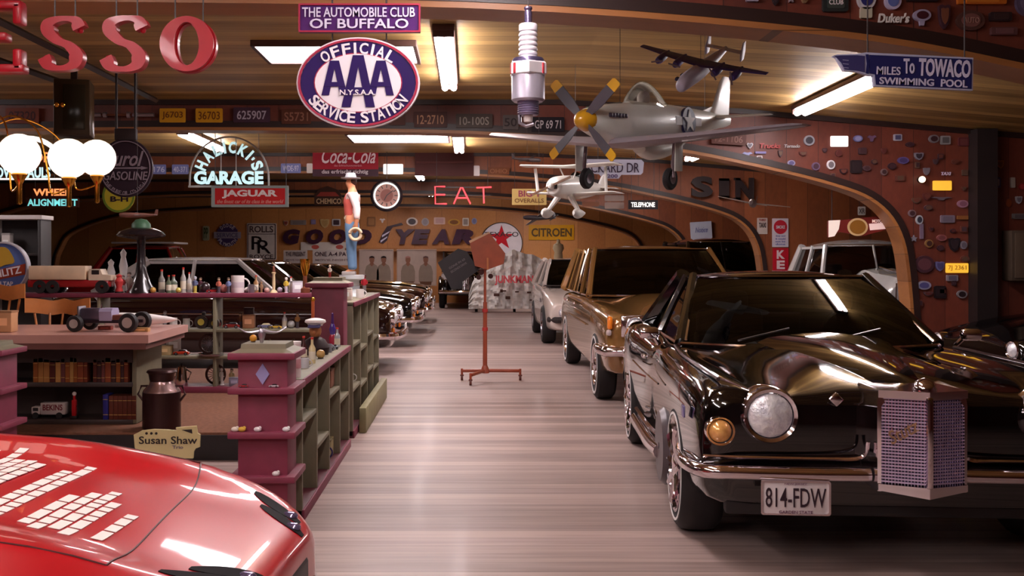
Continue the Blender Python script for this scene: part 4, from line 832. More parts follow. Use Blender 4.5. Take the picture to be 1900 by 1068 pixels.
# ---------------------------------------------------------------- giant spark plug
d = 5.15; p = P(980, 235, d); u = S(1, d); t = thing('spark_plug_model', 'giant grey and white spark plug model hanging from the ceiling', 'display model', p)
Z = lambda y: (235-y)*u
MB().lathe([(0.001, Z(14)), (7*u, Z(13)), (8*u, Z(16)), (6*u, Z(20)), (7.5*u, Z(24)), (7*u, Z(45)), (.001, Z(45))], n=24).build('terminal', mat((120, 110, 150), .25, .8), t)
pr = [(.001, Z(44)), (16*u, Z(45)), (17.5*u, Z(47)), (17.5*u, Z(58))]
for k in range(5): y = 60+9*k; pr += [(15.5*u, Z(y)), (17.5*u, Z(y+3)), (17.5*u, Z(y+6)), (16*u, Z(y+8.6))]
pr += [(18*u, Z(108)), (19*u, Z(112)), (.001, Z(112))]
MB().lathe(pr, n=28).build('insulator', mat((222, 216, 226), .25, 0, .5), t)
MB().lathe([(.001, Z(109)), (28*u, Z(109)), (30*u, Z(113)), (30*u, Z(118)), (.001, Z(118))], n=28).build('collar', mat((100, 92, 128), .3, .7), t)
hx = []
for y, f in ((117, .92), (120, 1), (139, 1), (142, .92)): hx.append([(37*u*f*math.cos(PI/3*k+PI/6+PI/2*0), 37*u*f*math.sin(PI/3*k+PI/6), Z(y)) for k in range(6)])
MB().rings(hx).build('hex_nut', mat((214, 208, 214), .35, .3), t, smooth=False)
for a_ in (-1, 1): MB().rbox((a_*29*u, -17*u, Z(130)), (16*u, 3*u, 20*u), .004, rz=a_*PI/3).build('red_label', flat((190, 60, 70), .4), t)
MB().lathe([(.001, Z(140)), (30*u, Z(140)), (31*u, Z(143)), (31*u, Z(185)), (27*u, Z(189)), (.001, Z(189))], n=32).build('shell', mat((186, 180, 196), .35, .45), t)
th = [(.001, Z(187)), (20*u, Z(187))]
for k in range(6): th += [(20.5*u, Z(190+4*k)), (18.5*u, Z(192+4*k))]
th += [(18*u, Z(214)), (.001, Z(214))]
MB().lathe(th, n=28).build('threaded_end', mat((140, 130, 160), .35, .5), t)
MB().lathe([(.001, Z(212)), (9*u, Z(213)), (8*u, Z(226)), (.001, Z(227))], n=16).build('electrode_tip', WHITE, t)
MB().tube([(-16*u, 0, Z(213)), (-15*u, 0, Z(228)), (-4*u, 0, Z(234)), (10*u, 0, Z(230))], 3.5*u, n=8).build('ground_electrode', STEEL, t)
MB().cyl((0, 0, Z(15)), (0, 0, ceil_z(p.x)-p.z+.02), .003, n=6).build('hanging_wire', WIRE, t)
# ---------------------------------------------------------------- model aircraft
def airfoil(c, t): return [(-.5*c, 0), (-.42*c, .5*t), (-.2*c, t*.62), (.1*c, t*.5), (.5*c, .02*t), (.1*c, -.3*t), (-.2*c, -.38*t), (-.42*c, -.3*t)]
def wing(mb, st):
    """stations: (x, y centre, z, chord, thickness)"""
    mb.rings([[(x, y+a, z+b) for a, b in airfoil(c, t)] for x, y, z, c, t in st]); return mb
def fin(mb, st):
    """upright surface: stations (z, y centre, chord, thickness)"""
    mb.rings([[(b, y+a, z) for a, b in airfoil(c, t)] for z, y, c, t in st]); return mb
def fuse(st, n=20):
    return MB().rings([[(w*math.cos(2*PI*k/n), y, z+h*math.sin(2*PI*k/n)) for k in range(n)] for y, w, h, z in cr(st, 3)])
ALU = mat((244, 248, 240), .36, .0, .3, var=.05, vs=4); ALUW = mat((160, 148, 156), .4, .1, .2, var=.05); ALUD = mat((118, 100, 104), .35, .4, var=.1)
t = thing('fighter_plane_model', 'large silver propeller fighter plane model with yellow spinner, hanging at the upper right', 'model plane', Vector((1.12, 6.7, 2.36)), math.radians(-40), None, math.radians(4), math.radians(3.2))
fuse([(-.60, .068, .075, .0), (-.5, .085, .10, -.005), (-.3, .10, .135, -.015), (-.1, .105, .155, -.02), (.15, .105, .16, -.01), (.5, .085, .125, .02), (.9, .055, .085, .045), (1.3, .025, .05, .06), (1.42, .01, .03, .065)]).build('fuselage', ALU, t)
sp = MB().lathe([(.001, -.70), (.03, -.69), (.055, -.655), (.07, -.61), (.072, -.585), (.001, -.585)], axis='Y', n=24).build('spinner', mat((206, 150, 30), .3, 0, .6), t)
for k in range(4):
    a = math.radians(45+90*k-2); ca, sa = math.cos(a), math.sin(a)
    f = lambda r, w, th: [(r*ca-w*sa, -.635-th, r*sa+w*ca), (r*ca+w*sa, -.635+th, r*sa-w*ca), (r*ca+w*sa, -.635+th+.008, r*sa-w*ca), (r*ca-w*sa, -.635-th+.008, r*sa+w*ca)]
    bl = MB().rings([f(.05, .016, .012), f(.15, .03, .012), f(.27, .032, .008)]).build('propeller_blade', mat((86, 84, 92), .4), sp)
    MB().rings([f(.27, .0325, .008), f(.325, .03, .006), f(.335, .02, .004)]).build('blade_tip', mat((216, 164, 40), .4), sp)
for s_ in (-1, 1):
    wg = MB(); wing(wg, [(s_*.04, -.12, -.145, .58, .075), (s_*.5, -.09, -.11, .45, .055), (s_*1.12, -.04, -.055, .27, .03), (s_*1.18, -.02, -.048, .16, .014)]); wg.build('wing', ALUW, t)
    hs = MB(); wing(hs, [(s_*.02, 1.22, .085, .24, .024), (s_*.36, 1.26, .095, .15, .014), (s_*.40, 1.27, .097, .08, .008)]); hs.build('tailplane', ALU, t)
    gl_ = MB().tube([(s_*.34, -.08, -.09), (s_*.34, -.10, -.28), (s_*.345, -.1, -.36)], .013, n=8).build('landing_gear', ALUD, t)
    MB().lathe([(.03, -.022), (.062, -.022), (.072, -.01), (.072, .01), (.062, .022), (.03, .022)], (s_*.32, -.1, -.37), axis='X', n=22).build('tyre', RUBBER, gl_)
    MB().lathe([(.001, -.018), (.034, -.024), (.034, .024), (.001, .018)], (s_*.32, -.1, -.37), axis='X', n=18).build('hub', STEEL, gl_); MB().rbox((s_*.38, -.1, -.22), (.006, .1, .2), .004).build('gear_door', ALU, gl_)
    ex = MB()
    for k in range(6): ex.rbox((s_*.094, -.46+.036*k, .035), (.02, .022, .028), .004)
    ex.build('exhaust_stack', mat((84, 76, 92), .4, .5), t)
fn = MB(); fin(fn, [(.08, 1.22, .36, .03), (.2, 1.27, .27, .022), (.36, 1.32, .18, .014), (.40, 1.335, .1, .008)]); fin(fn, [(.085, .95, .3, .012), (.16, 1.14, .1, .008)]); fn.build('tail_fin', mat((228, 226, 220), .35, 0, .3, var=.02), t)
sc = fuse([(.05, .05, .03, -.17), (.2, .075, .06, -.185), (.45, .07, .06, -.15), (.75, .03, .03, -.06)]); sc.build('air_scoop', ALU, t)
MB().rings([[(.068*w*math.cos(PI*k/12), y, .12+h*math.sin(PI*k/12)) for k in range(13)] for y, w, h in cr([(-.12, .5, .02), (-.05, .95, .10), (.06, 1.15, .165), (.2, 1.05, .14), (.36, .6, .05), (.44, .3, .02)], 3)], cap=False, closed=False).build('canopy', glass((225, 220, 214), .95), t)
MB().ball((0, .1, .17), .045, 14, sc=(1, 1, 1.2)).build('pilot_seat', mat((210, 205, 200), .5), t)
MB().tube([(0, -.58, .078), (0, -.2, .125)], .02, n=8, flat=.4).build('antiglare_panel', mat((90, 96, 84), .6), t)
for s_ in (1,):
    M_ = Matrix.Translation((s_*.082, .58, .03)) @ Matrix.Rotation(-PI/2 if s_ < 0 else PI/2, 4, 'Z') @ Matrix.Rotation(math.radians(-4), 4, 'X')
    MB().prism([(x*.10, z*.10) for x, z in ell(0, 0, 1, 1, 28)], -.012, .01, M_).build('insignia_disc', flat((60, 58, 96), .4), t)
    MB().prism([(-.19, -.03), (.19, -.03), (.19, .03), (-.19, .03)], -.010, .008, M_).build('insignia_bar', flat((206, 206, 206), .4), t)
    MB().prism([((.085 if k % 2 == 0 else .034)*math.sin(PI*k/5), (.085 if k % 2 == 0 else .034)*math.cos(PI*k/5)) for k in range(10)], -.018, -.010, M_).build('insignia_star', flat((226, 226, 224), .4), t)
for y in (-.2, 1.0): hang(t, (0, y, .1))
# four-engined bomber model
t = thing('bomber_model', 'small bomber plane model with dark blue wings and twin tail above the silver fighter', 'model plane', P(1299, 131, 6.7), math.radians(-34), None, math.radians(29), math.radians(18))
BLG = mat((196, 190, 206), .45); BLW = mat((74, 60, 120), .45)
fuse([(-.29, .012, .016, -.01), (-.275, .035, .042, -.01), (-.2, .045, .058, 0), (0, .046, .06, 0), (.18, .034, .044, .01), (.38, .014, .02, .025)], 16).build('fuselage', BLG, t)
wg = MB(); wing(wg, [(-.46, .02, .075, .05, .006), (-.2, .01, .06, .10, .014), (0, 0, .055, .13, .02), (.2, .01, .06, .10, .014), (.46, .02, .075, .05, .006)]); wg.build('wing', BLW, t)
for x in (-.27, -.14, .14, .27):
    n_ = fuse([(-.1, .018, .02, .045), (-.07, .026, .028, .045), (.0, .024, .026, .05), (.06, .008, .01, .06)], 12).build('engine', BLW, t); MB().box((x*0, -.105, .045), (.09, .004, .01), ry=.5+x*3).build('propeller', ALUD, n_); n_.location = (x, 0, 0)
hs = MB(); wing(hs, [(-.13, .36, .03, .06, .008), (.13, .36, .03, .06, .008)]); hs.build('tailplane', BLG, t)
for s_ in (-1, 1): f_ = MB(); fin(f_, [(-.03, .37, .06, .008), (.03, .37, .09, .01), (.1, .38, .05, .006)]); f_.build('tail_fin', BLG, t).location = (s_*.13, 0, 0)
for y in (-.25, -.18): MB().rbox((-.04, y, .025), (.02, .03, .02), .004).build('window', mat((50, 44, 70), .2), t)
hang(t, (0, 0, .05))
# white biplane
t = thing('biplane_model', 'white sport biplane model with spats hanging below the silver fighter', 'model plane', P(1066, 348, 9.0), math.radians(-38), None, math.radians(-2), math.radians(2))
WP = mat((222, 218, 212), .35, 0, .5, var=.02)
fuse([(-.36, .06, .06, -.02), (-.33, .085, .085, -.02), (-.2, .09, .10, -.01), (0, .085, .11, .0), (.2, .065, .085, .01), (.5, .02, .035, .03)], 18).build('fuselage', WP, t)
MB().lathe([(.001, -.42), (.02, -.41), (.034, -.37), (.034, -.35), (.001, -.35)], (0, 0, -.02), axis='Y', n=16).build('spinner', WP, t); MB().box((0, -.385, -.02), (.02, .008, .42), ry=1.2).build('propeller', mat((90, 60, 40), .4), t)
MB().rbox((0, -.365, -.02), (.10, .02, .05), .02).build('air_intake', DARK, t); MB().tube([(-.07, -.26, .045), (-.09, .1, .03)], .018, n=8).build('side_stripe', mat((170, 130, 90), .4), t)
for z, l, y, nm in ((.17, .50, -.12, 'upper_wing'), (-.07, .47, -.03, 'lower_wing')):
    wg = MB(); wing(wg, [(-l, y+.03, z+.02, .17, .014), (-l+.03, y+.01, z+.02, .2, .02), (0, y, z, .21, .024), (l-.03, y+.01, z+.02, .2, .02), (l, y+.03, z+.02, .17, .014)]); wg.build(nm, WP, t)
for s_ in (-1, 1):
    MB().tube([(s_*.36, -.05, -.05), (s_*.37, -.1, .17)], .014, n=6).build('wing_strut', WP, t); MB().tube([(s_*.05, -.1, .08), (s_*.09, -.12, .17)], .007, n=6).build('cabane_strut', WP, t)
    lg = MB().tube([(s_*.06, -.16, -.09), (s_*.16, -.17, -.22)], [.03, .018], n=8).build('landing_gear', WP, t); fuse([(-.09, .012, .02, 0), (-.05, .028, .045, 0), (.02, .026, .04, 0), (.1, .006, .01, .01)], 12).build('wheel_spat', WP, lg).location = (s_*.165, -.17, -.245)
    hs = MB(); wing(hs, [(s_*.01, .46, .035, .14, .012), (s_*.16, .48, .035, .09, .008)]); hs.build('tailplane', WP, t)
fn = MB(); fin(fn, [(.03, .46, .16, .012), (.14, .5, .1, .008), (.17, .52, .05, .005)]); fn.build('tail_fin', WP, t)
MB().ball((0, .02, .10), .045, 14, sc=(1, 1.6, 1)).build('canopy', glass((90, 80, 80), .7), t); hang(t, (0, 0, .16))
# little aircraft further back
def small_plane(label, c, span, m, rz, rx=0, ry=0, m2=None):
    t = thing('toy_plane', label, 'model plane', c, rz, 'small model aircraft', rx, ry); k = span
    fuse([(-.4*k, .02*k, .03*k, 0), (-.3*k, .045*k, .055*k, 0), (0, .045*k, .055*k, 0), (.42*k, .012*k, .02*k, .01*k)], 12).build('fuselage', m2 or m, t)
    wg = MB(); wing(wg, [(-.5*k, 0, .03*k, .08*k, .008*k), (0, -.02*k, .0, .16*k, .025*k), (.5*k, 0, .03*k, .08*k, .008*k)]); wg.build('wing', m, t)
    hs = MB(); wing(hs, [(-.16*k, .4*k, .015*k, .06*k, .008*k), (.16*k, .4*k, .015*k, .06*k, .008*k)]); hs.build('tailplane', m, t); fn = MB(); fin(fn, [(.0, .4*k, .1*k, .01*k), (.14*k, .43*k, .06*k, .006*k)]); fn.build('tail_fin', m2 or m, t)
    hang(t, (0, 0, 0))
    return t
small_plane('small plane model with long white wings in front of the dark capital letters', P(1398, 378, 12.2), .86, mat((206, 200, 200), .4), math.radians(-20), 0, .17, mat((120, 100, 100), .4))
small_plane('little dark grey plane model left of the giant silver fighter, above the biplane', P(978, 296, 10.6), .4, mat((70, 58, 58), .5), math.radians(60), .1, -.25)
small_plane('small black plane model with white wheels below the biplane', P(1000, 404, 10.0), .46, mat((34, 26, 32), .4), math.radians(-60), 0, -.35)
small_plane('silver and brown plane model hanging over the dark lamp with the wide brim', P(255, 399, 8.3), .36, mat((176, 170, 172), .3, .5), math.radians(-70), 0, .1, mat((110, 70, 60), .4))
# ---------------------------------------------------------------- red sports car in the near left corner
RED = mat((176, 14, 26), .3, 0, .6, var=.03, vs=2, key='redpaint', spec=.3)
t = thing('sports_car', 'glossy red sports car nose with white lettering on its hood, bottom left corner', 'car', (-.575, 3.21, 0), math.radians(-4))
def rw(s):      # half width along the nose, s = distance back from the tip
    return .84*min(1, (.40+.60*(1-(1-min(1, s/.85))**2.2)**.6))
def rz_(s, y):
    u = min(1, abs(y)/max(rw(s), 1e-3)); c = .475+.245*(min(s, 1.)/1.)**.62+.075*max(0, min(1, (s-1.)/1.3))
    bump = .05*math.exp(-((abs(y)-.56)/.14)**2)*min(1, s/.5)*(1 if s < 2.4 else 1)
    return c+bump-.030*(y/.84)**2-.30*max(0, u-.76)**1.8*2.2
def rp(s, y, o=0): return Vector((-s, y, rz_(s, y)+o))
SS = [0, .01, .03, .06, .1, .15, .2, .27, .35, .45, .55, .66, .78, .9, 1.05, 1.2, 1.4, 1.6, 1.8, 2.0, 2.3, 2.6]
rings = []
for s_ in SS:
    w = rw(s_); n = 36; top = [rp(s_, w*math.sin(PI/2*(2*j/n-1))) for j in range(n+1)]
    zb = .20; e = top[-1]; side = [Vector((-s_, w*(1.0), e.z-(e.z-zb)*k/5)) + Vector((0, .012*math.sin(PI*k/5), 0)) for k in range(1, 6)]
    rings.append(top+side+[Vector((p.x, -p.y, p.z)) for p in reversed(side)])
body = MB().rings(rings).build('body', RED, t, ang=60)
def patch(name, m, poly, parent=None, lift=.003, sub=6):
    """poly: four (s, y) corners; a thin skin lying on the nose"""
    a, b, c, d = poly; R = []
    for i in range(sub+1):
        u = i/sub; p = [a[k]+(d[k]-a[k])*u for k in (0, 1)]; q = [b[k]+(c[k]-b[k])*u for k in (0, 1)]; R.append([rp(p[0]+(q[0]-p[0])*v/sub, p[1]+(q[1]-p[1])*v/sub, lift) for v in range(sub+1)])
    return MB().grid(R, thick=(0, 0, -.002)).build(name, m, parent or t)
def line_on(name, m, pts, r=.004, lift=.001): return MB().tube([rp(s_, y, lift) for s_, y in cr(pts, 6)], r, n=5).build(name, m, t)
SEAM = flat((70, 6, 10), .4)
line_on('hood_seam', SEAM, [(.36, -.56), (.37, -.4), (.41, 0), (.45, .4), (.50, .60)], .0035, 0); line_on('hood_seam', SEAM, [(.36, -.56), (1.2, -.64), (2.4, -.66)], .003, 0); line_on('hood_seam', SEAM, [(.50, .60), (1.2, .64), (2.4, .66)], .003, 0)
for s_ in (-1, 1):
    for k, (y0, a, b) in enumerate(((.235, .015, .20), (.335, .05, .25))):
        R = []; hw = .036
        for i in range(13):
            u = i/12; q = a+(b-a)*u; w_ = hw*math.sin(PI*(.06+.9*u))**.55; R.append([rp(q, s_*(y0+.13*u)+w_*v, .003) for v in (-1, -.5, 0, .5, 1)])
        lp = MB().grid(R, thick=(0, 0, -.002)).build('slot_shade', mat((16, 8, 12), .6, var=0, spec=.05), t)  # flat dark skin, the shaded depth of the opening put into its colour
        c = rp(a+.05, s_*(y0+.04), .0); MB().ball((c.x, c.y, c.z-.006), .034, 14, sc=(1, 1, .5)).build('lens', mat((120, 110, 150), .08, .7), lp)
MB().tube(cr([(-.25, -.72, .30), (-.05, -.45, .30), (.03, 0, .30), (-.05, .45, .30), (-.25, .72, .30)], 6), .03, n=10).build('bumper', CHROME, t)
MB().rbox((-.02, 0, .38), (.05, .5, .10), .02).build('air_intake', DARK, t)
for s_ in (-1, 1):
    tw = MB().lathe([(.2, -.09), (.3, -.1), (.32, -.05), (.32, .05), (.3, .1), (.2, .09)], axis='X', n=28); w_ = tw.build('wheel', RUBBER, t, loc=(-.95, s_*.68, .32)); w_.rotation_euler = (0, 0, PI/2)
# rows of white lettering across the hood: word-long strips, line under line
WL = mat((240, 226, 220), .5, var=0); random.seed(11)
def para(name, s0, rows, y0, y1, label=None):
    mb = MB(); 
    for i in range(rows):
        s_ = s0+.046*i; y = y0+random.uniform(0, .05)*(i % 2); ye = y1-random.uniform(0, .22)*(1 if i in (0, rows-1) or random.random() < .4 else .2)
        while y < ye-.03:
            l = min(random.uniform(.03, .085), ye-y); a = []
            for v in (0, .25, .5, .75, 1): a.append([rp(s_, y+l*v, .0035), rp(s_+.018, y+l*v, .0035), rp(s_+.036, y+l*v, .0035)])
            mb.grid(a, thick=(0, 0, -.002)); y += l+.012
    return mb.build(name, WL, t)
para('white_lettering', .47, 1, -.34, .05); para('white_lettering', .56, 4, -.36, .12); para('white_lettering', .80, 2, -.32, .46); para('white_lettering', .96, 6, -.30, .46); para('white_lettering', 1.30, 6, -.3, .45); para('white_lettering', 1.64, 4, -.40, .45)
# ---------------------------------------------------------------- display shelves along the aisle and across
MAR = mat((124, 46, 68), .55, vs=10, var=.1); MARD = mat((86, 28, 40), .55, vs=10); GRG = mat((122, 114, 92), .6, vs=8, var=.1)
SHG = 'shelf posts'
def ledge_post(label, x0, x1, y0, y1, h, ledges, cap=GRG, ov=.045):
    t = thing('shelf_post', label, 'post', ((x0+x1)/2, (y0+y1)/2, 0)); w, l = x1-x0, y1-y0
    MB().rbox((0, 0, h/2), (w, l, h), .006).build('column', MAR, t)
    for z in ledges: MB().rbox((0, 0, z), (w+2*ov, l+2*ov, .035), .006).build('ledge', MAR, t)
    MB().rbox((0, 0, h+.015), (w+2*ov, l+2*ov, .035), .006).build('cap_moulding', MAR, t)
    MB().rings([[(sx*(w/2+ov-.01)*f, sy*(l/2+ov-.01)*f, h+z) for sx, sy in ((-1, -1), (1, -1), (1, 1), (-1, 1))] for f, z in ((1, .032), (.72, .05), (.70, .075))]).build('cap', cap, t, smooth=False)
    return t
t = ledge_post('near maroon ledged post with small metal bull horns on top, beside the red car', -1.205, -.945, 5.2, 5.46, .93, (.765, .535, .305))
de = MB().prism([(0, -.055), (.036, 0), (0, .055), (-.036, 0)], -.006, 0); de.build('diamond_emblem', flat((150, 144, 190), .4), t, loc=(0, -.131, .85), smooth=False)
ledge_post('tall plain maroon post between the low and the high shelf along the aisle', -1.225, -.975, 7.76, 8.0, 1.23, ())
ledge_post('short maroon ledged post at the far left edge of the photo', -3.2, -2.88, 6.1, 6.36, .86, (.64, .42))
def bookcase(name, label, x0, x1, y0, y1, z0, z1, nd, levels, axis, back=True, topm=GRG):
    """open shelving; axis is the long one"""
    t = thing(name, label, 'shelf', ((x0+x1)/2, (y0+y1)/2, z0)); w, l, h = x1-x0, y1-y0, z1-z0
    MB().rbox((0, 0, h-.018), (w, l, .036), .005).build('top_board', topm, t); MB().rbox((0, 0, .03), (w, l, .06), .005).build('plinth', MARD, t)
    ed = MB()
    for k in range(nd+1):
        u = -.5+k/nd; c = (0, u*(l-.03), h/2) if axis == 'Y' else (u*(w-.03), 0, h/2); MB().rbox(c, (w-.006, .03, h-.03) if axis == 'Y' else (.03, l-.006, h-.03), .004).build('divider', GRG, t)
    for z in levels:
        for k in range(nd):
            zz = z[k % len(z)] if isinstance(z, tuple) else z
            if zz is None: continue
            a, b = -.5+k/nd, -.5+(k+1)/nd; m_ = (a+b)/2
            c = (0, m_*(l-.03), zz) if axis == 'Y' else (m_*(w-.03), 0, zz); MB().rbox(c, (w-.01, l/nd-.03, .028) if axis == 'Y' else (w/nd-.03, l-.01, .028), .004).build('shelf', GRG, t)
    if back: MB().box((-w/2+.006, 0, h/2) if axis == 'Y' else (0, l/2-.006, h/2), (.012, l, h-.02) if axis == 'Y' else (w, .012, h-.02)).build('back_panel', GRG, t)
    fx = w/2+.004
    if axis == 'Y':
        MB().rbox((fx, 0, h-.02), (.012, l, .04), .003).build('edge_strip', MAR, t); MB().rbox((fx, 0, .03), (.012, l, .06), .003).build('edge_strip', MAR, t)
    else: MB().rbox((0, -l/2-.004, h-.02), (w, .012, .04), .003).build('edge_strip', MAR, t); MB().rbox((0, -l/2-.004, .03), (w, .012, .06), .003).build('edge_strip', MAR, t)
    return t
bookcase('low_shelf', 'low open shelf along the aisle behind the near maroon post', -1.2, -.92, 5.52, 7.70, 0, .785, 4, ((.53, .30, .53, .42),), 'Y')
bookcase('high_shelf', 'higher open shelf along the aisle beyond the tall maroon post', -1.2, -.935, 8.06, 10.4, 0, 1.10, 4, ((.74, .66, .74, .66), (.38, .34, .40, .36)), 'Y')
MB().rbox((-.885, 9.35, .105), (.06, 2.1, .21), .008).build('kick_board', mat((140, 132, 96), .6, vs=8)); tag(bpy.data.objects['kick_board'], 'long pale green board lying against the foot of the higher aisle shelf', 'board')
XS0, XS1, YS = -4.55, -1.28, 9.3
bookcase('cross_shelf', 'long open shelf running across behind the desk, crowded with toys and bottles', XS0, XS1, YS, YS+.27, .2, 1.13, 3, (.58, .33), 'X', back=False, topm=MAR)
# ---------------------------------------------------------------- desk with books
DTOP = mat((196, 146, 136), .3, 0, .3, vs=3, var=.06); DBASE = mat((60, 44, 40), .55)
t = thing('desk', 'wide desk with pinkish wooden top and bookshelf front on the platform at the left', 'desk', (-3.72, 7.75, .2))
def dx(px, d): return (px-VX)/F*d+3.72
a0, a1, a2 = dx(275, 7.0), dx(355, 8.5), -1.6
MB().add([(a2, -.55, .64), (dx(275, 7.2), -.55, .64), (dx(352, 8.4), .6, .64), (a2, .6, .64), (a2, -.55, .70), (dx(275, 7.2), -.55, .70), (dx(352, 8.4), .6, .70), (a2, .6, .70)], [(3, 2, 1, 0), (4, 5, 6, 7), (0, 1, 5, 4), (1, 2, 6, 5), (2, 3, 7, 6), (3, 0, 4, 7)]).build('desktop', DTOP, t, smooth=False)
MB().add([(a2, -.545, .595), (dx(270, 7.2), -.545, .595), (dx(346, 8.4), .59, .595), (a2, .59, .595), (a2, -.545, .64), (dx(270, 7.2), -.545, .64), (dx(346, 8.4), .59, .64), (a2, .59, .64)], [(3, 2, 1, 0), (4, 5, 6, 7), (0, 1, 5, 4), (1, 2, 6, 5), (2, 3, 7, 6), (3, 0, 4, 7)]).build('apron', mat((110, 66, 60), .5), t, smooth=False)
bx0, bx1 = -1.5, 1.19
MB().box(((bx0+bx1)/2, .1, .3), (bx1-bx0, .03, .59)).build('back_board', DBASE, t); MB().rbox((bx1, .1, .3), (.035, .62, .59), .004).build('side_panel', GRG, t); MB().rbox((bx0, .1, .3), (.035, .62, .59), .004).build('side_panel', DBASE, t)
for z in (.018, .30): MB().rbox(((bx0+bx1)/2, -.06, z), (bx1-bx0-.02, .31, .035), .004).build('shelf', DBASE, t)
MB().rbox(((bx0+bx1)/2, -.06, .53), (bx1-bx0-.02, .31, .13), .004).build('drawer_front', DBASE, t)
BK = 'books on the upper shelf of the desk'; random.seed(5)
cols = [(150, 84, 40), (176, 120, 66), (120, 56, 36), (90, 40, 34), (190, 140, 80), (110, 60, 60), (140, 70, 44), (70, 40, 40)]
def book(x, y, z, w, h, dp, rgb, label, group, lean=0):
    t = thing('book', label, 'book', (x, y, z), 0, group); m = flat(rgb, .55)
    MB().rbox((0, 0, h/2), (w, dp, h), .003).build('cover', m, t); MB().box((0, .004, h/2+.001), (w-.006, dp-.006, h-.008)).build('pages', CREAM, t)
    for zz in (.2, .8): MB().box((0, -dp/2-.0005, h*zz), (w-.002, .001, .004)).build('spine_band', flat((200, 160, 90), .4), t)
x = dx(52, 7.45)-3.72; k = 0
LB = {}
while x < dx(236, 7.45)-3.72:
    w_ = random.uniform(.022, .045); h_ = random.uniform(.15, .19); c_ = cols[k % len(cols)] if random.random() < .8 else random.choice(cols); g_ = random.random() < .12
    nm = {(150, 84, 40): 'orange-brown', (176, 120, 66): 'tan', (120, 56, 36): 'red-brown', (90, 40, 34): 'dark brown', (190, 140, 80): 'light tan', (110, 60, 60): 'dusty red', (140, 70, 44): 'rust-coloured', (70, 40, 40): 'very dark'}[c_]
    book(x+w_/2, 7.60, .5175, w_, h_, .13, c_, nm+' upright book in the row on the upper desk shelf', BK); x += w_+.002+(.04 if g_ else 0); k += 1
x = dx(183, 7.45)-3.72; BK2 = 'books on the lower shelf of the desk'
book(x+.02, 7.60, .2355, .04, .19, .13, (46, 42, 120), 'blue upright binder on the lower desk shelf', None); x += .045
for k in range(6): book(x+.017, 7.60, .2355, .033, .18, .13, (96, 46, 34), 'dark red-brown upright book in the set right of the blue binder', BK2); x += .0345
# ---------------------------------------------------------------- small things
def put(px, py, d): return P(px, py, d)
def lathe_thing(name, label, cat, loc, prof, m, extra=None, n=20):
    t = thing(name, label, cat, loc); MB().lathe(prof, n=n).build('body', m, t)
    for nm, pr, mm in extra or (): MB().lathe(pr, n=n).build(nm, mm, t)
    return t
def bottle(label, loc, h, r, rgb, cap=(200, 60, 50), band=(220, 210, 190), g=True):
    m = mat(rgb, .12, 0, .6)
    return lathe_thing('bottle', label, 'bottle', loc, [(.001, 0), (r, 0), (r, h*.58), (r*.4, h*.74), (r*.36, h*.93), (.001, h*.93)], m, [('label', [(r*1.01, h*.15), (r*1.015, h*.16), (r*1.015, h*.45), (r*1.01, h*.46)], flat(band)), ('cap', [(.001, h*.92), (r*.42, h*.92), (r*.42, h), (.001, h)], flat(cap))])
def mug(label, loc, h, r, m, band=None):
    t = thing('mug', label, 'mug', loc); MB().lathe([(.001, 0), (r*.95, 0), (r, .01), (r, h), (r*.9, h), (r*.88, .015), (.001, .012)], n=24).build('cup', m, t)
    MB().tube([(r*.95+h*.32*math.sin(PI*k/10), 0, h*.5+h*.32*math.cos(PI*k/10)) for k in range(11)], h*.05, n=8).build('handle', m, t)
    if band: MB().lathe([(r*1.005, h*.3), (r*1.01, h*.32), (r*1.01, h*.6), (r*1.005, h*.62)], n=24).build('printed_band', flat(band), t)
    return t
def toy_car(label, loc, L, rgb, rz=0, roof=None, wheel=(30, 24, 26), open_=False):
    t = thing('toy_car', label, 'toy car', loc, rz); m = mat(rgb, .25, 0, .6, var=.04); W_ = L*.4; r = L*.1
    st = [(-.5, .3, .30), (-.46, .45, .40), (-.2, .5, .46), (.15, .5, .48), (.42, .48, .44), (.5, .36, .34)]
    MB().rings([[(x*L, y*W_*w, z) for y, z in ((-.9, r*.6), (-1, r*1.2), (-1, h*L*.45), (-.85, h*L*.5), (.85, h*L*.5), (1, h*L*.45), (1, r*1.2), (.9, r*.6))] for x, w, h in cr(st, 3)]).build('body', m, t)
    if not open_:
        MB().rings([[(x, y, z) for x, y in ((x0*L, -W_*w), (x1*L, -W_*w), (x1*L, W_*w), (x0*L, W_*w))] for x0, x1, w, z in ((-.22, .34, .43, L*.22), (-.12, .26, .36, L*.33), (-.08, .2, .3, L*.345))]).build('cabin', flat(roof or (46, 36, 40), .2), t)
    for x in (-.3, .3):
        for y in (-1, 1): wh = MB().lathe([(.001, -.18*r), (r, -.35*r), (r, .35*r), (.001, .18*r)], axis='Y', n=16).build('wheel', flat(wheel), t, loc=(x*L, y*W_*.48, r)); MB().lathe([(.001, -.4*r), (r*.5, -.4*r), (r*.5, .4*r), (.001, .4*r)], axis='Y', n=12).build('hub', STEEL, wh)
    return t
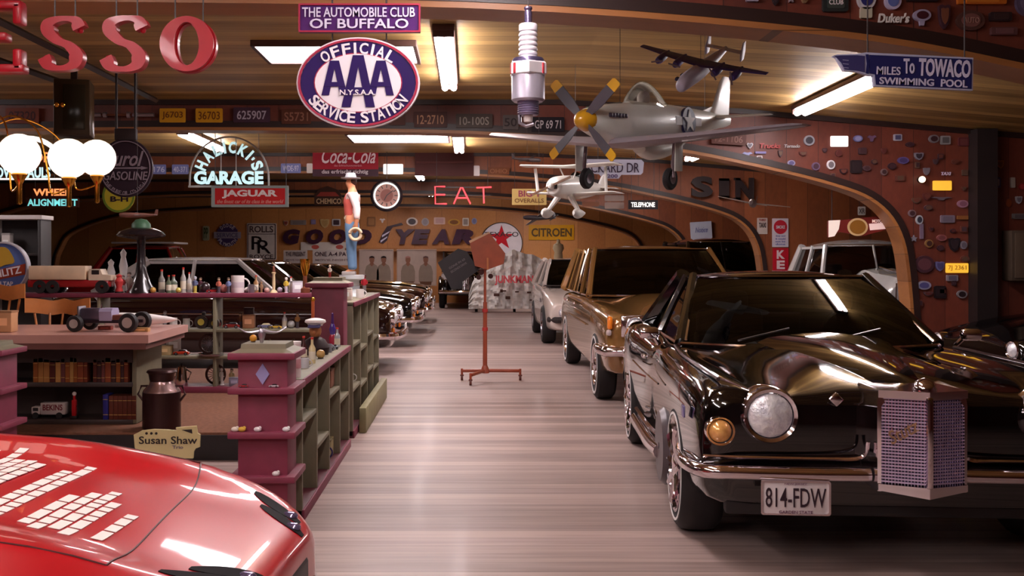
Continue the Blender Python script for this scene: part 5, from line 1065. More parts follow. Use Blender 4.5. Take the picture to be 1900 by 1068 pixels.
def figurine(label, loc, h, skin, shirt, legs, hair, rz=0):
    t = thing('figurine', label, 'figurine', loc, rz); r = h*.1
    MB().lathe([(.001, 0), (r*1.3, 0), (r*1.2, .02*h), (r*.9, .05*h), (r, .28*h), (r*1.05, .42*h), (.001, .42*h)], n=16).build('lower_body', flat(legs), t)
    MB().lathe([(.001, .40*h), (r*1.05, .41*h), (r*1.25, .6*h), (r*1.1, .7*h), (r*.4, .75*h), (.001, .75*h)], n=16).build('torso', flat(shirt), t)
    for s_ in (-1, 1): MB().tube([(s_*r*1.1, 0, .68*h), (s_*r*1.55, 0, .55*h), (s_*r*1.1, -r*.9, .46*h)], [r*.36, r*.32, r*.26], n=8).build('arm', flat(shirt), t)
    MB().ball((0, 0, .85*h), .1*h, 16, sc=(.9, .95, 1.1)).build('head', flat(skin), t); MB().ball((0, .01*h, .89*h), .1*h, 14, sc=(1, 1, .9)).build('hair', flat(hair), t)
    return t
def crate(label, loc, w, l, h, rgb, lid=None, name='box', rz=0):
    t = thing(name, label, 'box', loc, rz); MB().rbox((0, 0, h/2), (w, l, h), min(w, h)*.08).build('carton', flat(rgb), t); MB().rbox((0, 0, h*.96), (w*1.02, l*1.02, h*.1), .003).build('lid', flat(lid or tuple(int(v*.8) for v in rgb)), t)
    MB().box((0, -l/2-.001, h*.5), (w*.6, .002, h*.35)).build('printed_label', flat(tuple(min(255, int(v*1.2+20)) for v in rgb)), t)
    return t
def ball_ornament(label, loc, r, rgb, metal=0):
    t = thing('ornament', label, 'ornament', loc); MB().ball((0, 0, r), r, 18).build('ball', mat(rgb, .2, metal, .5), t); MB().lathe([(.001, 0), (r*.7, 0), (r*.5, r*.25), (.001, r*.25)], n=16).build('foot', DARK, t); return t
ZT, ZC = .785, 1.13
def on(px, d, z): return Vector(((px-VX)/F*d, d, z))
D9 = YS+.12; ZA_, ZB_ = .795, .545
# cross shelf, top
t = thing('toy_truck', 'toy delivery truck with cream box and red chassis on the long cross shelf', 'toy truck', on(136, D9-.045, ZC)); w_ = S(150, D9)
MB().rbox((-.12, 0, .19), (.53, .17, .13), .008).build('cargo_box', mat((222, 192, 160), .4), t); MB().rbox((-.02, 0, .09), (.76, .15, .07), .01).build('chassis', mat((150, 20, 26), .3, 0, .5), t)
MB().rings([[(x, y*.075, z) for x, y in ((a, -1), (b, -1), (b, 1), (a, 1))] for a, b, z in ((.17, .38, .12), (.17, .38, .165), (.17, .30, .175), (.18, .28, .225))]).build('cab', mat((222, 200, 176), .4), t)
MB().box((.235, -.073, .195), (.07, .006, .04)).build('window', DARK, t)
for x in (-.28, -.16, .3):
    for y in (-1, 1): MB().lathe([(.02, -.02), (.06, -.022), (.06, .022), (.02, .02)], axis='Y', n=18).build('wheel', RUBBER, t, loc=(x, y*.075, .06))
# dark trumpet lamp with wide brim
t = thing('trumpet_lamp', 'dark trumpet-footed lamp with wide brim and green cap on the cross shelf', 'lamp', on(262, D9, ZC)); DK = mat((34, 26, 30), .25, .2, .5)
MB().lathe([(.001, 0), (.14, .0), (.135, .015), (.09, .09), (.055, .19), (.04, .3), (.036, .45), (.045, .52), (.001, .52)], n=28).build('stem', DK, t)
MB().lathe([(.001, .50), (.05, .50), (.13, .515), (.215, .53), (.225, .545), (.2, .575), (.12, .61), (.001, .62)], n=32).build('brim', DK, t); MB().lathe([(.001, .60), (.09, .61), (.085, .65), (.05, .69), (.001, .70)], n=24).build('cap', flat((70, 100, 76), .4), t)
t = thing('brewery_sign', 'round blue beer globe sign at the left edge standing on the cross shelf', 'sign', on(8, D9, ZC)); r = S(47, D9)
MB().lathe([(.001, .03), (r, .03), (r, -.02), (r*.93, -.03), (.001, -.02)], (0, 0, r), axis='Y', n=40).build('disc', flat((90, 110, 170), .35), t); MB().lathe([(r*.93, -.02), (r*.95, -.045), (r*1.0, -.045), (r*1.02, 0), (r, .03)], (0, 0, r), axis='Y', n=40).build('rim', flat((190, 186, 196), .35), t)
MB().prism([(x*r, z*r+r) for x, z in cr([(-.5, .2), (-.4, .7), (.05, .8), (.3, .6), (.45, .2), (.1, .1), (-.2, .0), (-.5, .2)], 4)[:-1]], -.036, -.028).build('globe_map', flat((200, 160, 60), .4), t); MB().prism([(x*r, z*r+r) for x, z in ((-.9, -.25), (.9, .15), (.88, -.28), (-.85, -.6))], -.038, -.028).build('band', flat((150, 60, 40), .4), t)
MB().text('SCHLITZ', 0, r*.78, r*1.5, r*.3, -.039, .004, .02, 0, .2).build('lettering', ENW, t); MB().text('ON TAP', 0, r*.36, r*.8, r*.18, -.03, .004, .02).build('lettering', ENW, t)
MB().rbox((0, 0, .01), (.14, .1, .03), .006).build('stand', DARK, t)
random.seed(3)
mug('large white mug on the long cross shelf', on(441, D9, ZC), S(32, D9), S(12, D9), WHITE, (206, 190, 196))
t = thing('candlestick', 'cream candlestick with brown figure on top on the cross shelf', 'candlestick', on(508, D9, ZC)); MB().lathe([(.001, 0), (.035, 0), (.03, .015), (.012, .03), (.016, .08), (.012, .17), (.022, .19), (.001, .2)], n=18).build('stick', CREAM, t); MB().lathe([(.001, .19), (.016, .2), (.012, .225), (.006, .25), (.001, .26)], n=12).build('figure', flat((110, 60, 44)), t)
figurine('white and yellow duck-like figurine right of the cream candlestick', on(531, D9, ZC), .15, (235, 225, 220), (220, 190, 80), (210, 200, 210), (238, 232, 228))
crate('white crumpled carton at the right end of the cross shelf', on(550, D9, ZC), .10, .1, .11, (214, 206, 214), rz=.4)
bottle('clear grey bottle nearest the trumpet lamp', on(300, D9, ZC), .22, .03, (140, 136, 130)); bottle('squat green-grey bottle on the cross shelf', on(322, D9, ZC), .17, .036, (110, 120, 104))
bottle('pale glass bottle left of the blue bird figure', on(340, D9, ZC), .24, .026, (170, 166, 160)); figurine('blue and white bird figure on the cross shelf', on(362, D9, ZC), .16, (200, 196, 200), (110, 116, 150), (200, 180, 90), (180, 180, 190))
toy_car('red open toy car near the large white mug', on(396, D9-.02, ZC), .13, (180, 40, 40), .2); ball_ornament('pinkish round ornament left of the large white mug', on(415, D9, ZC), .04, (190, 120, 110)); ball_ornament('dark round ornament behind the red open toy car', on(380, D9+.06, ZC), .05, (50, 36, 40))
mug('small silver cup right of the large white mug', on(466, D9, ZC), .08, .03, STEEL); figurine('small tan figurine between the silver cup and the candlestick', on(485, D9, ZC), .11, (180, 140, 100), (150, 120, 90), (150, 110, 80), (120, 90, 70)); ball_ornament('gold round ornament at the foot of the trumpet lamp', on(284, D9-.08, ZC), .028, (200, 150, 70)); ball_ornament('pale grey round ornament left of the gold one at the trumpet lamp', on(254, D9-.1, ZC), .026, (150, 140, 146))
for k, (px, rgb, nm) in enumerate(((215, (230, 224, 222), 'white'), (228, (170, 60, 60), 'red and white'), (240, (200, 190, 180), 'cream'))): figurine('small %s figurine left of the trumpet lamp' % nm, on(px, D9+.05, ZC), .14+.03*k, (220, 200, 190), rgb, (190, 180, 176), (120, 100, 96))
t = thing('trophy', 'tall brown and gold trophy at the right end of the cross shelf', 'trophy', on(566, D9, ZC)); MB().lathe([(.001, 0), (.05, 0), (.05, .04), (.02, .06), (.02, .16), (.001, .16)], n=16).build('base', flat((110, 60, 40)), t); MB().lathe([(.001, .15), (.02, .16), (.045, .24), (.05, .32), (.04, .32), (.02, .26), (.001, .26)], n=18).build('bowl', BRASS, t)
for px, hh, rgb, nm in ((229, .42, (226, 222, 222), 'tall white statuette left of the trumpet lamp'), (206, .32, (220, 216, 216), 'white statuette behind the cab of the toy truck'), (221, .18, (190, 60, 60), 'red statuette left of the trumpet lamp')):
    lathe_thing('statuette', nm, 'statuette', on(px, D9+(.085 if hh > .2 else -.06), ZC), [(.001, 0), (.036, 0), (.034, .03), (.025, hh*.3), (.04, hh*.6), (.022, hh*.8), (.03, hh*.9), (.001, hh)], flat(rgb), [('base', [(.001, 0), (.04, 0), (.04, .015), (.001, .015)], DARK)])
for px, k, c, nm in ((313, 'b', (96, 104, 84), 'dark olive bottle between the pale bottles'), (331, 'o', (210, 190, 90), 'yellow round ornament between the pale bottles'), (351, 'b', (196, 190, 186), 'milky bottle right of the pale glass bottle'), (372, 'f', (90, 50, 60), 'dark figurine right of the blue and white bird'), (406, 'f', (200, 110, 90), 'orange-shirted figurine behind the red open car'), (424, 'f', (120, 130, 170), 'blue-shirted figurine touching the large white mug'), (458, 'o', (220, 210, 200), 'white round ornament at the handle of the large mug'), (475, 'b', (160, 120, 80), 'small amber bottle right of the silver cup'), (495, 'o', (206, 160, 150), 'pink round ornament at the foot of the candlestick'), (519, 'o', (190, 180, 200), 'lilac round ornament right of the candlestick'), (540, 'b', (224, 220, 220), 'small white bottle right of the duck-like figurine')):
    L_ = on(px, D9+random.choice((-.06, .07)), ZC)
    if k == 'b': bottle(nm, L_, random.uniform(.12, .2), .024, c)
    if k == 'o': ball_ornament(nm, L_, .026, c)
    if k == 'f': figurine(nm, L_, .15, (206, 170, 140), c, (90, 80, 90), (80, 60, 50))
for px, z, k, c, nm in ((290, ZA_, 'o', (196, 190, 196), 'silver round ornament in the left upper opening'), (335, ZA_, 'c', (180, 40, 44), 'small red toy car at the right of the left upper opening'), (346, ZA_, 'm', (214, 210, 206), 'white cup at the divider of the cross shelf'), (403, ZA_, 'o', (150, 60, 50), 'red round ornament beside the toy tractor'), (446, ZA_, 'f', (110, 70, 50), 'brown figurine left of the tan box'), (528, ZA_, 'b', (210, 206, 210), 'pale bottle at the right end of the upper opening'), (540, ZA_, 'o', (200, 196, 196), 'grey globe ornament at the right end of the upper opening'), (552, ZA_, 'f', (180, 130, 80), 'tan figurine at the right end of the upper opening'), (478, ZB_, 'c', (170, 60, 50), 'red toy car in the middle opening behind the near post'), (500, ZB_, 'f', (190, 170, 150), 'cream figurine in the middle opening behind the near post'), (525, ZB_, 'm', (130, 130, 140), 'grey cup in the middle opening behind the near post'), (545, ZB_, 'f', (60, 50, 60), 'dark figurine in the middle opening behind the near post')):
    L_ = on(px, D9+.03, z)
    if k == 'b': bottle(nm, L_, .15, .024, c)
    if k == 'o': ball_ornament(nm, L_, .036, c)
    if k == 'f': figurine(nm, L_, .15, (206, 170, 140), c, (90, 80, 90), (80, 60, 50))
    if k == 'c': toy_car(nm, L_, .12, c)
    if k == 'm': mug(nm, L_, .09, .032, flat(c, .3))
# cross shelf, upper opening (z .2+.58) and lower ones
ZA, ZB, Z0 = .2+.595, .2+.345, .2+.06
t = thing('toy_tractor', 'toy tractor with dull yellow wheels in the opening below the mug', 'toy tractor', on(388, D9, ZA)); MB().rbox((0, 0, .10), (.10, .05, .05), .01).build('engine', flat((80, 30, 30)), t); MB().cyl((.03, 0, .12), (.03, 0, .17), .006).build('exhaust', DARK, t); MB().rbox((-.05, 0, .13), (.03, .05, .05), .008).build('seat', DARK, t)
for x, r in ((-.06, .062), (.06, .05)):
    for y in (-1, 1): wh = MB().lathe([(.02, -.015), (r, -.017), (r, .017), (.02, .015)], axis='Y', n=20).build('wheel', flat((50, 40, 36)), t, loc=(x, y*.05, r)); MB().lathe([(.001, -.018), (r*.5, -.02), (r*.5, .02), (.001, .018)], axis='Y', n=14).build('hub', flat((160, 140, 60)), wh)
toy_car('dark red toy car right of the toy tractor', on(430, D9, ZA), .16, (140, 40, 36)); crate('tan radio-shaped box in the upper opening of the cross shelf', on(462, D9, ZA), .11, .08, .13, (160, 110, 80)); crate('dark box standing behind the tan radio-shaped box', on(462, D9+.08, ZA), .09, .06, .19, (60, 36, 40))
toy_car('blue and cream toy bus right of the tan box', on(492, D9, ZA), .14, (120, 120, 160), 0, (210, 200, 160)); toy_car('yellow toy car at the right of the blue and cream bus', on(512, D9-.04, ZA), .11, (200, 160, 60))
mug('white cup on the left part of the upper opening', on(322, D9, ZA), .1, .035, WHITE); figurine('silver figurine beside the white cup', on(306, D9, ZA), .17, (190, 186, 186), (170, 166, 170), (150, 146, 150), (120, 110, 110)); crate('pale paper box left in the upper opening', on(280, D9, ZA), .2, .1, .1, (206, 196, 190))
toy_car('orange-red toy car in the left lower opening', on(337, D9-.03, ZB), .15, (196, 60, 36)); crate('cream carton with brown foot in the left lower opening', on(306, D9, ZB), .13, .1, .09, (190, 160, 116)); crate('white leaning card in the left lower opening', on(322, D9+.07, ZB), .14, .02, .17, (206, 200, 196), name='card')
for px, z, nm in ((388, ZB, 'dark wire wheel leaning in the middle opening'), (400, Z0, 'dark hoop in the bottom opening')):
    t = thing('spare_wheel', nm, 'wheel', on(px, D9, z)); MB().lathe([(.075, -.01), (.095, -.012), (.1, 0), (.095, .012), (.075, .01)], (0, 0, .1), axis='Y', n=26).build('rim', flat((70, 44, 40), .3), t); sp_ = MB()
    for k in range(8): a = PI*k/8; sp_.cyl((.08*math.cos(a), 0, .1+.08*math.sin(a)), (-.08*math.cos(a), 0, .1-.08*math.sin(a)), .003, n=4)
    sp_.build('spokes', STEEL, t)
t = thing('tray', 'silver oval tray in the middle opening of the cross shelf', 'tray', on(392, D9-.06, ZB)); MB().lathe([(.001, .004), (.1, .004), (.115, .014), (.11, .0), (.001, 0)], n=26).build('dish', STEEL, t); MB().lathe([(.1, .008), (.118, .016), (.118, .02), (.1, .012)], n=26).build('raised_edge', CHROME, t)
figurine('white ghost-like figurine in the bottom opening', on(412, D9, Z0), .17, (236, 228, 226), (232, 226, 222), (230, 222, 220), (230, 224, 220)); figurine('cream seated figurine beside the white ghost-like one', on(430, D9, Z0), .16, (214, 190, 160), (216, 196, 150), (206, 186, 150), (120, 90, 80)); crate('bluish tin in the bottom opening by the near post', on(436, D9-.07, Z0), .1, .07, .08, (120, 112, 130))
t = thing('coffee_pot', 'silver coffee pot in the left bottom opening behind the milk can', 'pot', on(337, D9-.02, Z0)); MB().lathe([(.001, 0), (.06, 0), (.065, .03), (.05, .13), (.042, .17), (.001, .19)], n=22).build('body', CHROME, t); MB().tube([(-.05, 0, .05), (-.09, 0, .1), (-.1, 0, .15)], [.014, .01, .008], n=8).build('spout', CHROME, t); MB().tube([(.045, 0, .15), (.09, 0, .12), (.06, 0, .05)], .007, n=8).build('handle', DARK, t); MB().ball((0, 0, .195), .01, 10).build('knob', DARK, t)
# near post and low shelf top
t = thing('longhorn_ornament', 'small grey metal longhorn skull on the near maroon post', 'ornament', Vector((-1.10, 5.30, 1.005)));
for s_ in (-1, 1): MB().tube(cr([(s_*.012, 0, .062), (s_*.05, 0, .055), (s_*.09, 0, .058), (s_*.13, 0, .082)], 5), [.011-.009*k/15 for k in range(16)], n=8).build('horn', STEEL, t)
MB().rings([[(w*math.cos(2*PI*k/12), -.004+.4*w*math.sin(2*PI*k/12), z) for k in range(12)] for z, w in ((0, .008), (.02, .014), (.05, .022), (.07, .018), (.076, .006))]).build('skull', STEEL, t)
ball_ornament('yellow round ornament beside the metal longhorn skull', Vector((-1.155, 5.34, 1.005)), .02, (220, 150, 40))
for px, z, rgb, nm in ((452, .783, (160, 50, 56), 'red'), (508, .783, (200, 190, 196), 'silver')): toy_car('tiny %s toy car on the top ledge of the near maroon post' % nm, on(px, 5.18, z), .05, rgb)
for px, z, rgb, nm in ((436, .553, (226, 214, 200), 'white lump-shaped trinket at the left of the middle ledge'), (449, .553, (210, 170, 70), 'yellow trinket on the middle ledge'), (478, .553, (226, 220, 222), 'white shell-like trinket on the middle ledge'), (531, .553, (220, 216, 218), 'white trinket at the right of the middle ledge'), (512, .323, (224, 216, 216), 'white trinket on the lowest ledge')):
    t = thing('trinket', nm+' of the near maroon post', 'trinket', on(px, 5.18, z)); MB().ball((0, 0, .012), .016, 12, sc=(1.3, .8, .85)).build('shell', flat(rgb), t); MB().ball((.012, 0, .02), .009, 10).build('knob', flat(rgb), t)
lathe_thing('canister', 'tall white canister on the low aisle shelf just behind the near post', 'canister', Vector((-.985, 5.62, ZT)), [(.001, 0), (.038, 0), (.038, .19), (.001, .19)], mat((226, 206, 204), .4), [('lid', [(.001, .188), (.04, .188), (.04, .2), (.001, .2)], WHITE), ('printed_band', [(.0385, .05), (.039, .052), (.039, .1), (.0385, .102)], flat((206, 150, 156)))])
t = thing('captain_figure', 'bust of a captain with white cap and blue visor on the low aisle shelf', 'figurine', Vector((-1.07, 6.95, ZT))); MB().lathe([(.001, 0), (.09, 0), (.1, .05), (.07, .1), (.03, .125), (.001, .125)], n=20).build('shoulders', flat((44, 28, 30)), t); MB().ball((0, 0, .165), .048, 18, sc=(.9, 1, 1.15)).build('head', flat((170, 110, 70)), t); MB().lathe([(.001, .20), (.05, .20), (.055, .212), (.075, .225), (.07, .24), (.03, .252), (.001, .255)], n=22).build('cap', WHITE, t); MB().rbox((.0, -.055, .2), (.085, .05, .012), .004, rx=.3).build('visor', flat((80, 76, 120)), t); MB().ball((0, -.05, .155), .012, 10).build('nose', flat((170, 110, 70)), t)
t = thing('blue_lamp', 'slim purple, blue and red glass lamp in front of the tall maroon post', 'lamp', Vector((-1.04, 7.6, ZT))); MB().lathe([(.001, 0), (.03, 0), (.022, .03), (.03, .06), (.018, .09), (.001, .09)], n=16).build('foot', mat((180, 40, 70), .2, 0, .5), t); MB().lathe([(.001, .085), (.018, .09), (.026, .13), (.014, .17), (.001, .175)], n=16).build('vase', mat((84, 60, 150), .15, 0, .6), t); MB().lathe([(.001, .17), (.012, .175), (.008, .25), (.001, .255)], n=12).build('neck', mat((90, 50, 120), .2), t)
random.seed(21)
its = [(5.84, -1.03, 'b', (190, 186, 196), 'silver-grey bottle next to the tall white canister'), (5.98, -1.10, 'c', (170, 168, 178), 'grey toy car behind the tall white canister'), (6.08, -1.0, 'm', (200, 196, 200), 'small pale cup third on the low aisle shelf'), (6.22, -1.08, 'f', (150, 60, 50), 'red-shirted figurine on the low aisle shelf'),
       (6.36, -1.0, 'b', (214, 196, 150), 'cream bottle before the dark bottle on the low aisle shelf'), (6.52, -1.08, 'b', (70, 36, 36), 'dark brown tall bottle near the captain bust'), (6.66, -.99, 'o', (190, 150, 90), 'gold round ornament near the captain bust'), (7.1, -1.0, 'm', (150, 150, 160), 'grey cup right behind the captain bust'),
       (7.2, -1.1, 'f', (190, 170, 110), 'yellow-shirted figurine behind the captain bust'), (7.3, -1.0, 'c', (130, 140, 150), 'bluish toy car near the tall maroon post'), (7.42, -1.08, 'o', (120, 70, 56), 'brown round ornament near the tall maroon post'), (7.5, -.99, 'b', (180, 184, 190), 'pale small bottle beside the slim purple lamp')]
for y, x, k, c, lab in its:
    L_ = Vector((x, y, ZT))
    if k == 'b': bottle(lab, L_, random.uniform(.11, .19), .022, c)
    if k == 'c': toy_car(lab, L_, .11, c, 1.2)
    if k == 'm': mug(lab, L_, .06, .026, flat(c, .3))
    if k == 'f': figurine(lab, L_, .14, (196, 150, 120), c, (80, 70, 90), (70, 44, 36))
    if k == 'o': ball_ornament(lab, L_, .03, c)
t = thing('signal_rod', 'upright orange rod standing on the low aisle shelf left of the tall post', 'rod', Vector((-1.19+.04, 7.35, ZT))); MB().cyl((0, 0, 0), (0, 0, .36), .012, n=10).build('rod', mat((206, 104, 60), .4), t); MB().lathe([(.001, 0), (.035, 0), (.03, .015), (.001, .016)], n=16).build('foot', DARK, t); MB().ball((0, 0, .365), .018, 10).build('knob', BRASS, t)
# things inside the aisle shelves
def inside(y, z, x=-1.02): return Vector((x, y, z))
for y, z, k, c, lab in ((5.72, .53+.015, 'c', (120, 116, 150), 'silver-blue toy car in the first bay of the low aisle shelf'), (5.9, .545, 'o', (150, 146, 150), 'grey ornament in the first bay of the low aisle shelf'), (5.75, .061, 'o', (60, 50, 60), 'dark round ornament at the bottom of the first bay'),
                       (6.25, .061, 'b', (150, 160, 200), 'pale blue bottle at the bottom of the second bay'), (6.4, .061, 'c', (196, 140, 40), 'yellow toy car at the bottom of the second bay'), (6.35, .315, 'f', (150, 80, 50), 'brown figurine in the second bay of the low aisle shelf'),
                       (6.85, .061, 'm', (60, 50, 100), 'dark blue cup at the bottom of the third bay'), (7.0, .061, 'x', (140, 124, 84), 'olive box at the bottom of the third bay'), (6.9, .545, 'f', (180, 100, 60), 'orange figurine in the third bay of the low aisle shelf'), (7.05, .545, 'x', (160, 110, 90), 'small brown box in the third bay of the low aisle shelf'),
                       (7.45, .435, 'f', (70, 50, 60), 'dark bust in the fourth bay of the low aisle shelf'), (7.4, .061, 'c', (120, 60, 50), 'maroon toy car at the bottom of the fourth bay')):
    L_ = inside(y, z)
    if k == 'b': bottle(lab, L_, .2, .03, c)
    if k == 'c': toy_car(lab, L_, .12, c, 1.4)
    if k == 'm': mug(lab, L_, .12, .045, flat(c, .3))
    if k == 'f': figurine(lab, L_, .17, (180, 130, 100), c, (60, 50, 56), (60, 40, 36), PI/2)
    if k == 'o': ball_ornament(lab, L_, .035, c)
    if k == 'x': crate(lab, L_, .12, .16, .13, c)
for y, z, k, c, lab in ((8.4, .76, 'c', (150, 40, 50), 'red toy car in the first bay of the higher aisle shelf'), (8.3, .061, 't', (226, 220, 214), 'tall white tube standing at the bottom of the first bay of the higher shelf'), (8.9, .68, 'o', (90, 90, 96), 'dark grey ornament in the second bay of the higher aisle shelf'),
                       (9.5, .76, 'f', (200, 160, 60), 'yellow and red doll in the third bay of the higher aisle shelf'), (9.2, .061, 't', (220, 204, 160), 'tall cream tube leaning in the higher aisle shelf'), (10.0, .061, 'b', (150, 150, 160), 'grey bottle at the far end of the higher aisle shelf'), (8.5, .395, 'm', (190, 186, 180), 'pale cup on the middle board of the higher aisle shelf')):
    L_ = inside(y, z)
    if k == 'c': toy_car(lab, L_, .12, c, 1.4)
    if k == 'o': ball_ornament(lab, L_, .04, c)
    if k == 'f': figurine(lab, L_, .2, (200, 150, 120), c, (150, 40, 50), (60, 40, 36), PI/2)
    if k == 'b': bottle(lab, L_, .2, .03, c)
    if k == 'm': mug(lab, L_, .09, .035, flat(c, .3))
    if k == 't': lathe_thing('tube', lab, 'tube', L_, [(.001, 0), (.025, 0), (.025, .30 if z > .3 else .28), (.001, .28)], flat(c), [('end_cap', [(.001, .27), (.027, .27), (.027, .285), (.001, .285)], flat((150, 140, 136)))])
ZH = 1.10
crate('white box with red print beside the cowboy statue', on(643, 8.5, ZH), .09, .1, .1, (222, 204, 196)); bottle('grey-green bottle in front of the white box with red print', on(626, 8.25, ZH), .09, .03, (170, 176, 172)); mug('small pale mug behind the white box on the higher aisle shelf', on(668, 8.9, ZH), .08, .035, WHITE); figurine('red figurine at the far end of the higher aisle shelf top', on(676, 10.1, ZH), .2, (120, 50, 50), (170, 40, 50), (120, 110, 110), (60, 30, 30)); toy_car('dark toy car on top of the higher aisle shelf beyond the statue', on(672, 9.95, ZH), .1, (60, 50, 56), 1.5)
figurine('white-haired doll with red skirt on the tall maroon post', on(612, 7.86, 1.305), .10, (226, 200, 180), (226, 216, 206), (140, 40, 40), (230, 220, 200))
# desk top and around
t = thing('hot_rod_model', 'model hot rod chassis with pale wheels on the desk', 'model car', on(200, 7.62, .90), math.radians(-6)); DKM = flat((50, 36, 44), .3)
for y in (-.05, .05): MB().rbox((0, y, .075), (.52, .02, .025), .004).build('frame_rail', DKM, t)
MB().rbox((-.12, 0, .13), (.16, .09, .09), .012).build('engine', mat((110, 100, 120), .3, .6), t); MB().rbox((-.21, 0, .13), (.02, .11, .12), .006).build('radiator', STEEL, t); MB().rings([[(x, y*.06, z) for y, z in ((-1, .08), (-1.1, .15), (-.8, .175), (.8, .175), (1.1, .15), (1, .08))] for x in (-.04, .02, .06)]).build('cowl', flat((170, 160, 190), .3), t)
MB().cyl((-.03, -.04, .17), (-.03, -.04, .21), .006).build('gear_lever', CHROME, t); MB().rbox((.1, 0, .1), (.1, .1, .05), .01).build('seat', flat((120, 70, 60)), t)
for x, r in ((-.2, .062), (.22, .072)):
    for y in (-1, 1): wh = MB().lathe([(.03, -.024), (r*.92, -.026), (r, -.015), (r, .015), (r*.92, .026), (.03, .024)], axis='Y', n=22).build('wheel', RUBBER, t, loc=(x, y*.12, r)); MB().lathe([(.001, -.02), (r*.55, -.027), (r*.55, .027), (.001, .02)], axis='Y', n=18).build('rim', flat((170, 160, 156), .3), wh)
    MB().cyl((x, -.12, r), (x, .12, r), .01, n=8).build('axle', DKM, t)
crate('small wooden block lying behind the model hot rod', on(262, 7.55, .90), .12, .06, .03, (196, 150, 96), name='block'); crate('dark red block under the middle of the model hot rod', on(196, 7.75, .90), .1, .06, .03, (120, 50, 40), name='block')
t = thing('rocket_model', 'white pointed model rocket lying on the desk', 'model rocket', on(262, 8.05, .90), math.radians(4)); MB().lathe([(.001, -.28), (.05, -.28), (.058, -.15), (.05, .05), (.02, .24), (.001, .29)], (0, 0, .06), axis='X', n=20).build('body', WHITE, t)
for a in (0, 2.1, 4.2): MB().rbox((-.24, .06*math.cos(a), .065+.05*math.sin(a)), (.08, .05, .006), .002, rx=a).build('tail_fin', WHITE, t)
crate('cut log of pale wood at the left edge of the desk', on(8, 7.5, .90), .16, .12, .16, (190, 140, 100), name='block')
for px, lab, hgt in ((100, 'wooden chair with wide curved back rail behind the desk', 1.09), (-22, 'brown wooden chair at the left edge behind the desk', 1.22)):
    t = thing('wooden_chair', lab, 'chair', on(px, 8.83, .2)); WC = mat((190, 116, 60), .35, 0, .3, vs=10); hh = hgt-.2
    MB().rbox((0, -.05, .44), (.46, .34, .035), .012).build('seat', WC, t)
    R = []; 
    for k in range(13):
        u = -1+2*k/12; y = .22-.14*u*u; z = hh-.07-.02*math.cos(PI*u)+.03*math.exp(-(u/.2)**2); R.append([(u*.29, y-.012, z-.07), (u*.29, y+.012, z-.07), (u*.29, y+.012, z+.06), (u*.29, y-.012, z+.06)])
    MB().rings(R).build('back_rail', WC, t)
    for k in range(5): u = -.8+.4*k; MB().cyl((u*.2, .10, .45), (u*.28, .2-.12*u*u, hh-.13), .01, n=8).build('spindle', WC, t)
    for sx in (-1, 1):
        for sy in (-1, 1): MB().cyl((sx*.17, -.05+sy*.13, .43), (sx*.21, -.05+sy*.17, 0), .018, .014, n=8).build('leg', WC, t)
# milk can, toys on the lower desk shelf, palette sign
t = thing('milk_can', 'dark metal milk can with bright shoulder standing on the platform', 'milk can', on(300, 7.38, .2)); MC = mat((60, 34, 34), .3, .5); MB().lathe([(.001, 0), (.135, 0), (.138, .01), (.138, .27), (.001, .27)], n=28).build('drum', MC, t); MB().lathe([(.138, .265), (.13, .285), (.09, .325), (.085, .35), (.001, .35)], n=28).build('shoulder', mat((190, 160, 160), .25, .8), t); MB().lathe([(.001, .34), (.085, .345), (.095, .40), (.11, .415), (.1, .43), (.001, .425)], n=28).build('lid', MC, t)
for s_ in (-1, 1): MB().tube([(s_*.135, 0, .2), (s_*.175, 0, .25), (s_*.15, 0, .31), (s_*.1, 0, .31)], .009, n=8).build('handle', MC, t)
t = thing('toy_van', 'white toy moving van with lettered arched side on the lower desk shelf', 'toy van', on(94, 7.62, .2355)); MB().rbox((.03, 0, .075), (.19, .07, .09), .006).build('body', flat((196, 180, 176)), t); MB().rbox((-.1, 0, .06), (.07, .07, .06), .01).build('cab', flat((196, 180, 176)), t); MB().box((-.1, -.036, .07), (.04, .003, .025)).build('window', DARK, t); MB().text('BEKINS', .03, .085, .15, .045, -.036, .002, .02).build('lettering', flat((120, 40, 50)), t)
for x in (-.1, .08):
    for y in (-1, 1): MB().lathe([(.001, -.008), (.024, -.008), (.024, .008), (.001, .008)], axis='Y', n=14).build('wheel', RUBBER, t, loc=(x, y*.034, .024))
t = thing('toy_gas_pump', 'small red toy gas pump with white globe on the lower desk shelf', 'toy', on(138, 7.58, .2355)); MB().rbox((0, 0, .012), (.05, .045, .024), .004).build('base', DARK, t); MB().rbox((0, 0, .08), (.034, .03, .13), .006).build('pump', flat((180, 30, 36), .3), t); MB().cyl((0, 0, .14), (0, 0, .175), .01, n=10).build('neck', flat((180, 30, 36), .3), t); MB().ball((0, 0, .19), .016, 14).build('globe', WHITE, t); MB().tube([(.017, 0, .1), (.035, 0, .06), (.018, 0, .03)], .003, n=5).build('hose', RUBBER, t)
t = thing('palette_sign', 'cream palette-shaped name sign standing on the floor behind the red car', 'sign', on(310, 6.45, 0)); d = 6.45; zb = P(0, 850, d).z
f_ = lambda x, y: ((x-310)/F*d, P(0, y, d).z)
MB().prism([f_(*p) for p in [(248, 806), (262, 799), (285, 796), (310, 797), (328, 799), (326, 793), (364, 790), (366, 803), (371, 806), (370, 829), (362, 832), (359, 838), (358, 850), (262, 850), (250, 830)]], 0, .02).build('board', flat((206, 190, 140), .5), t, smooth=False)
for x in (272, 281, 290): MB().prism(ell(*f_(x, 803.5), .0085, .0085, 16), -.003, 0).build('dot', DARK, t)
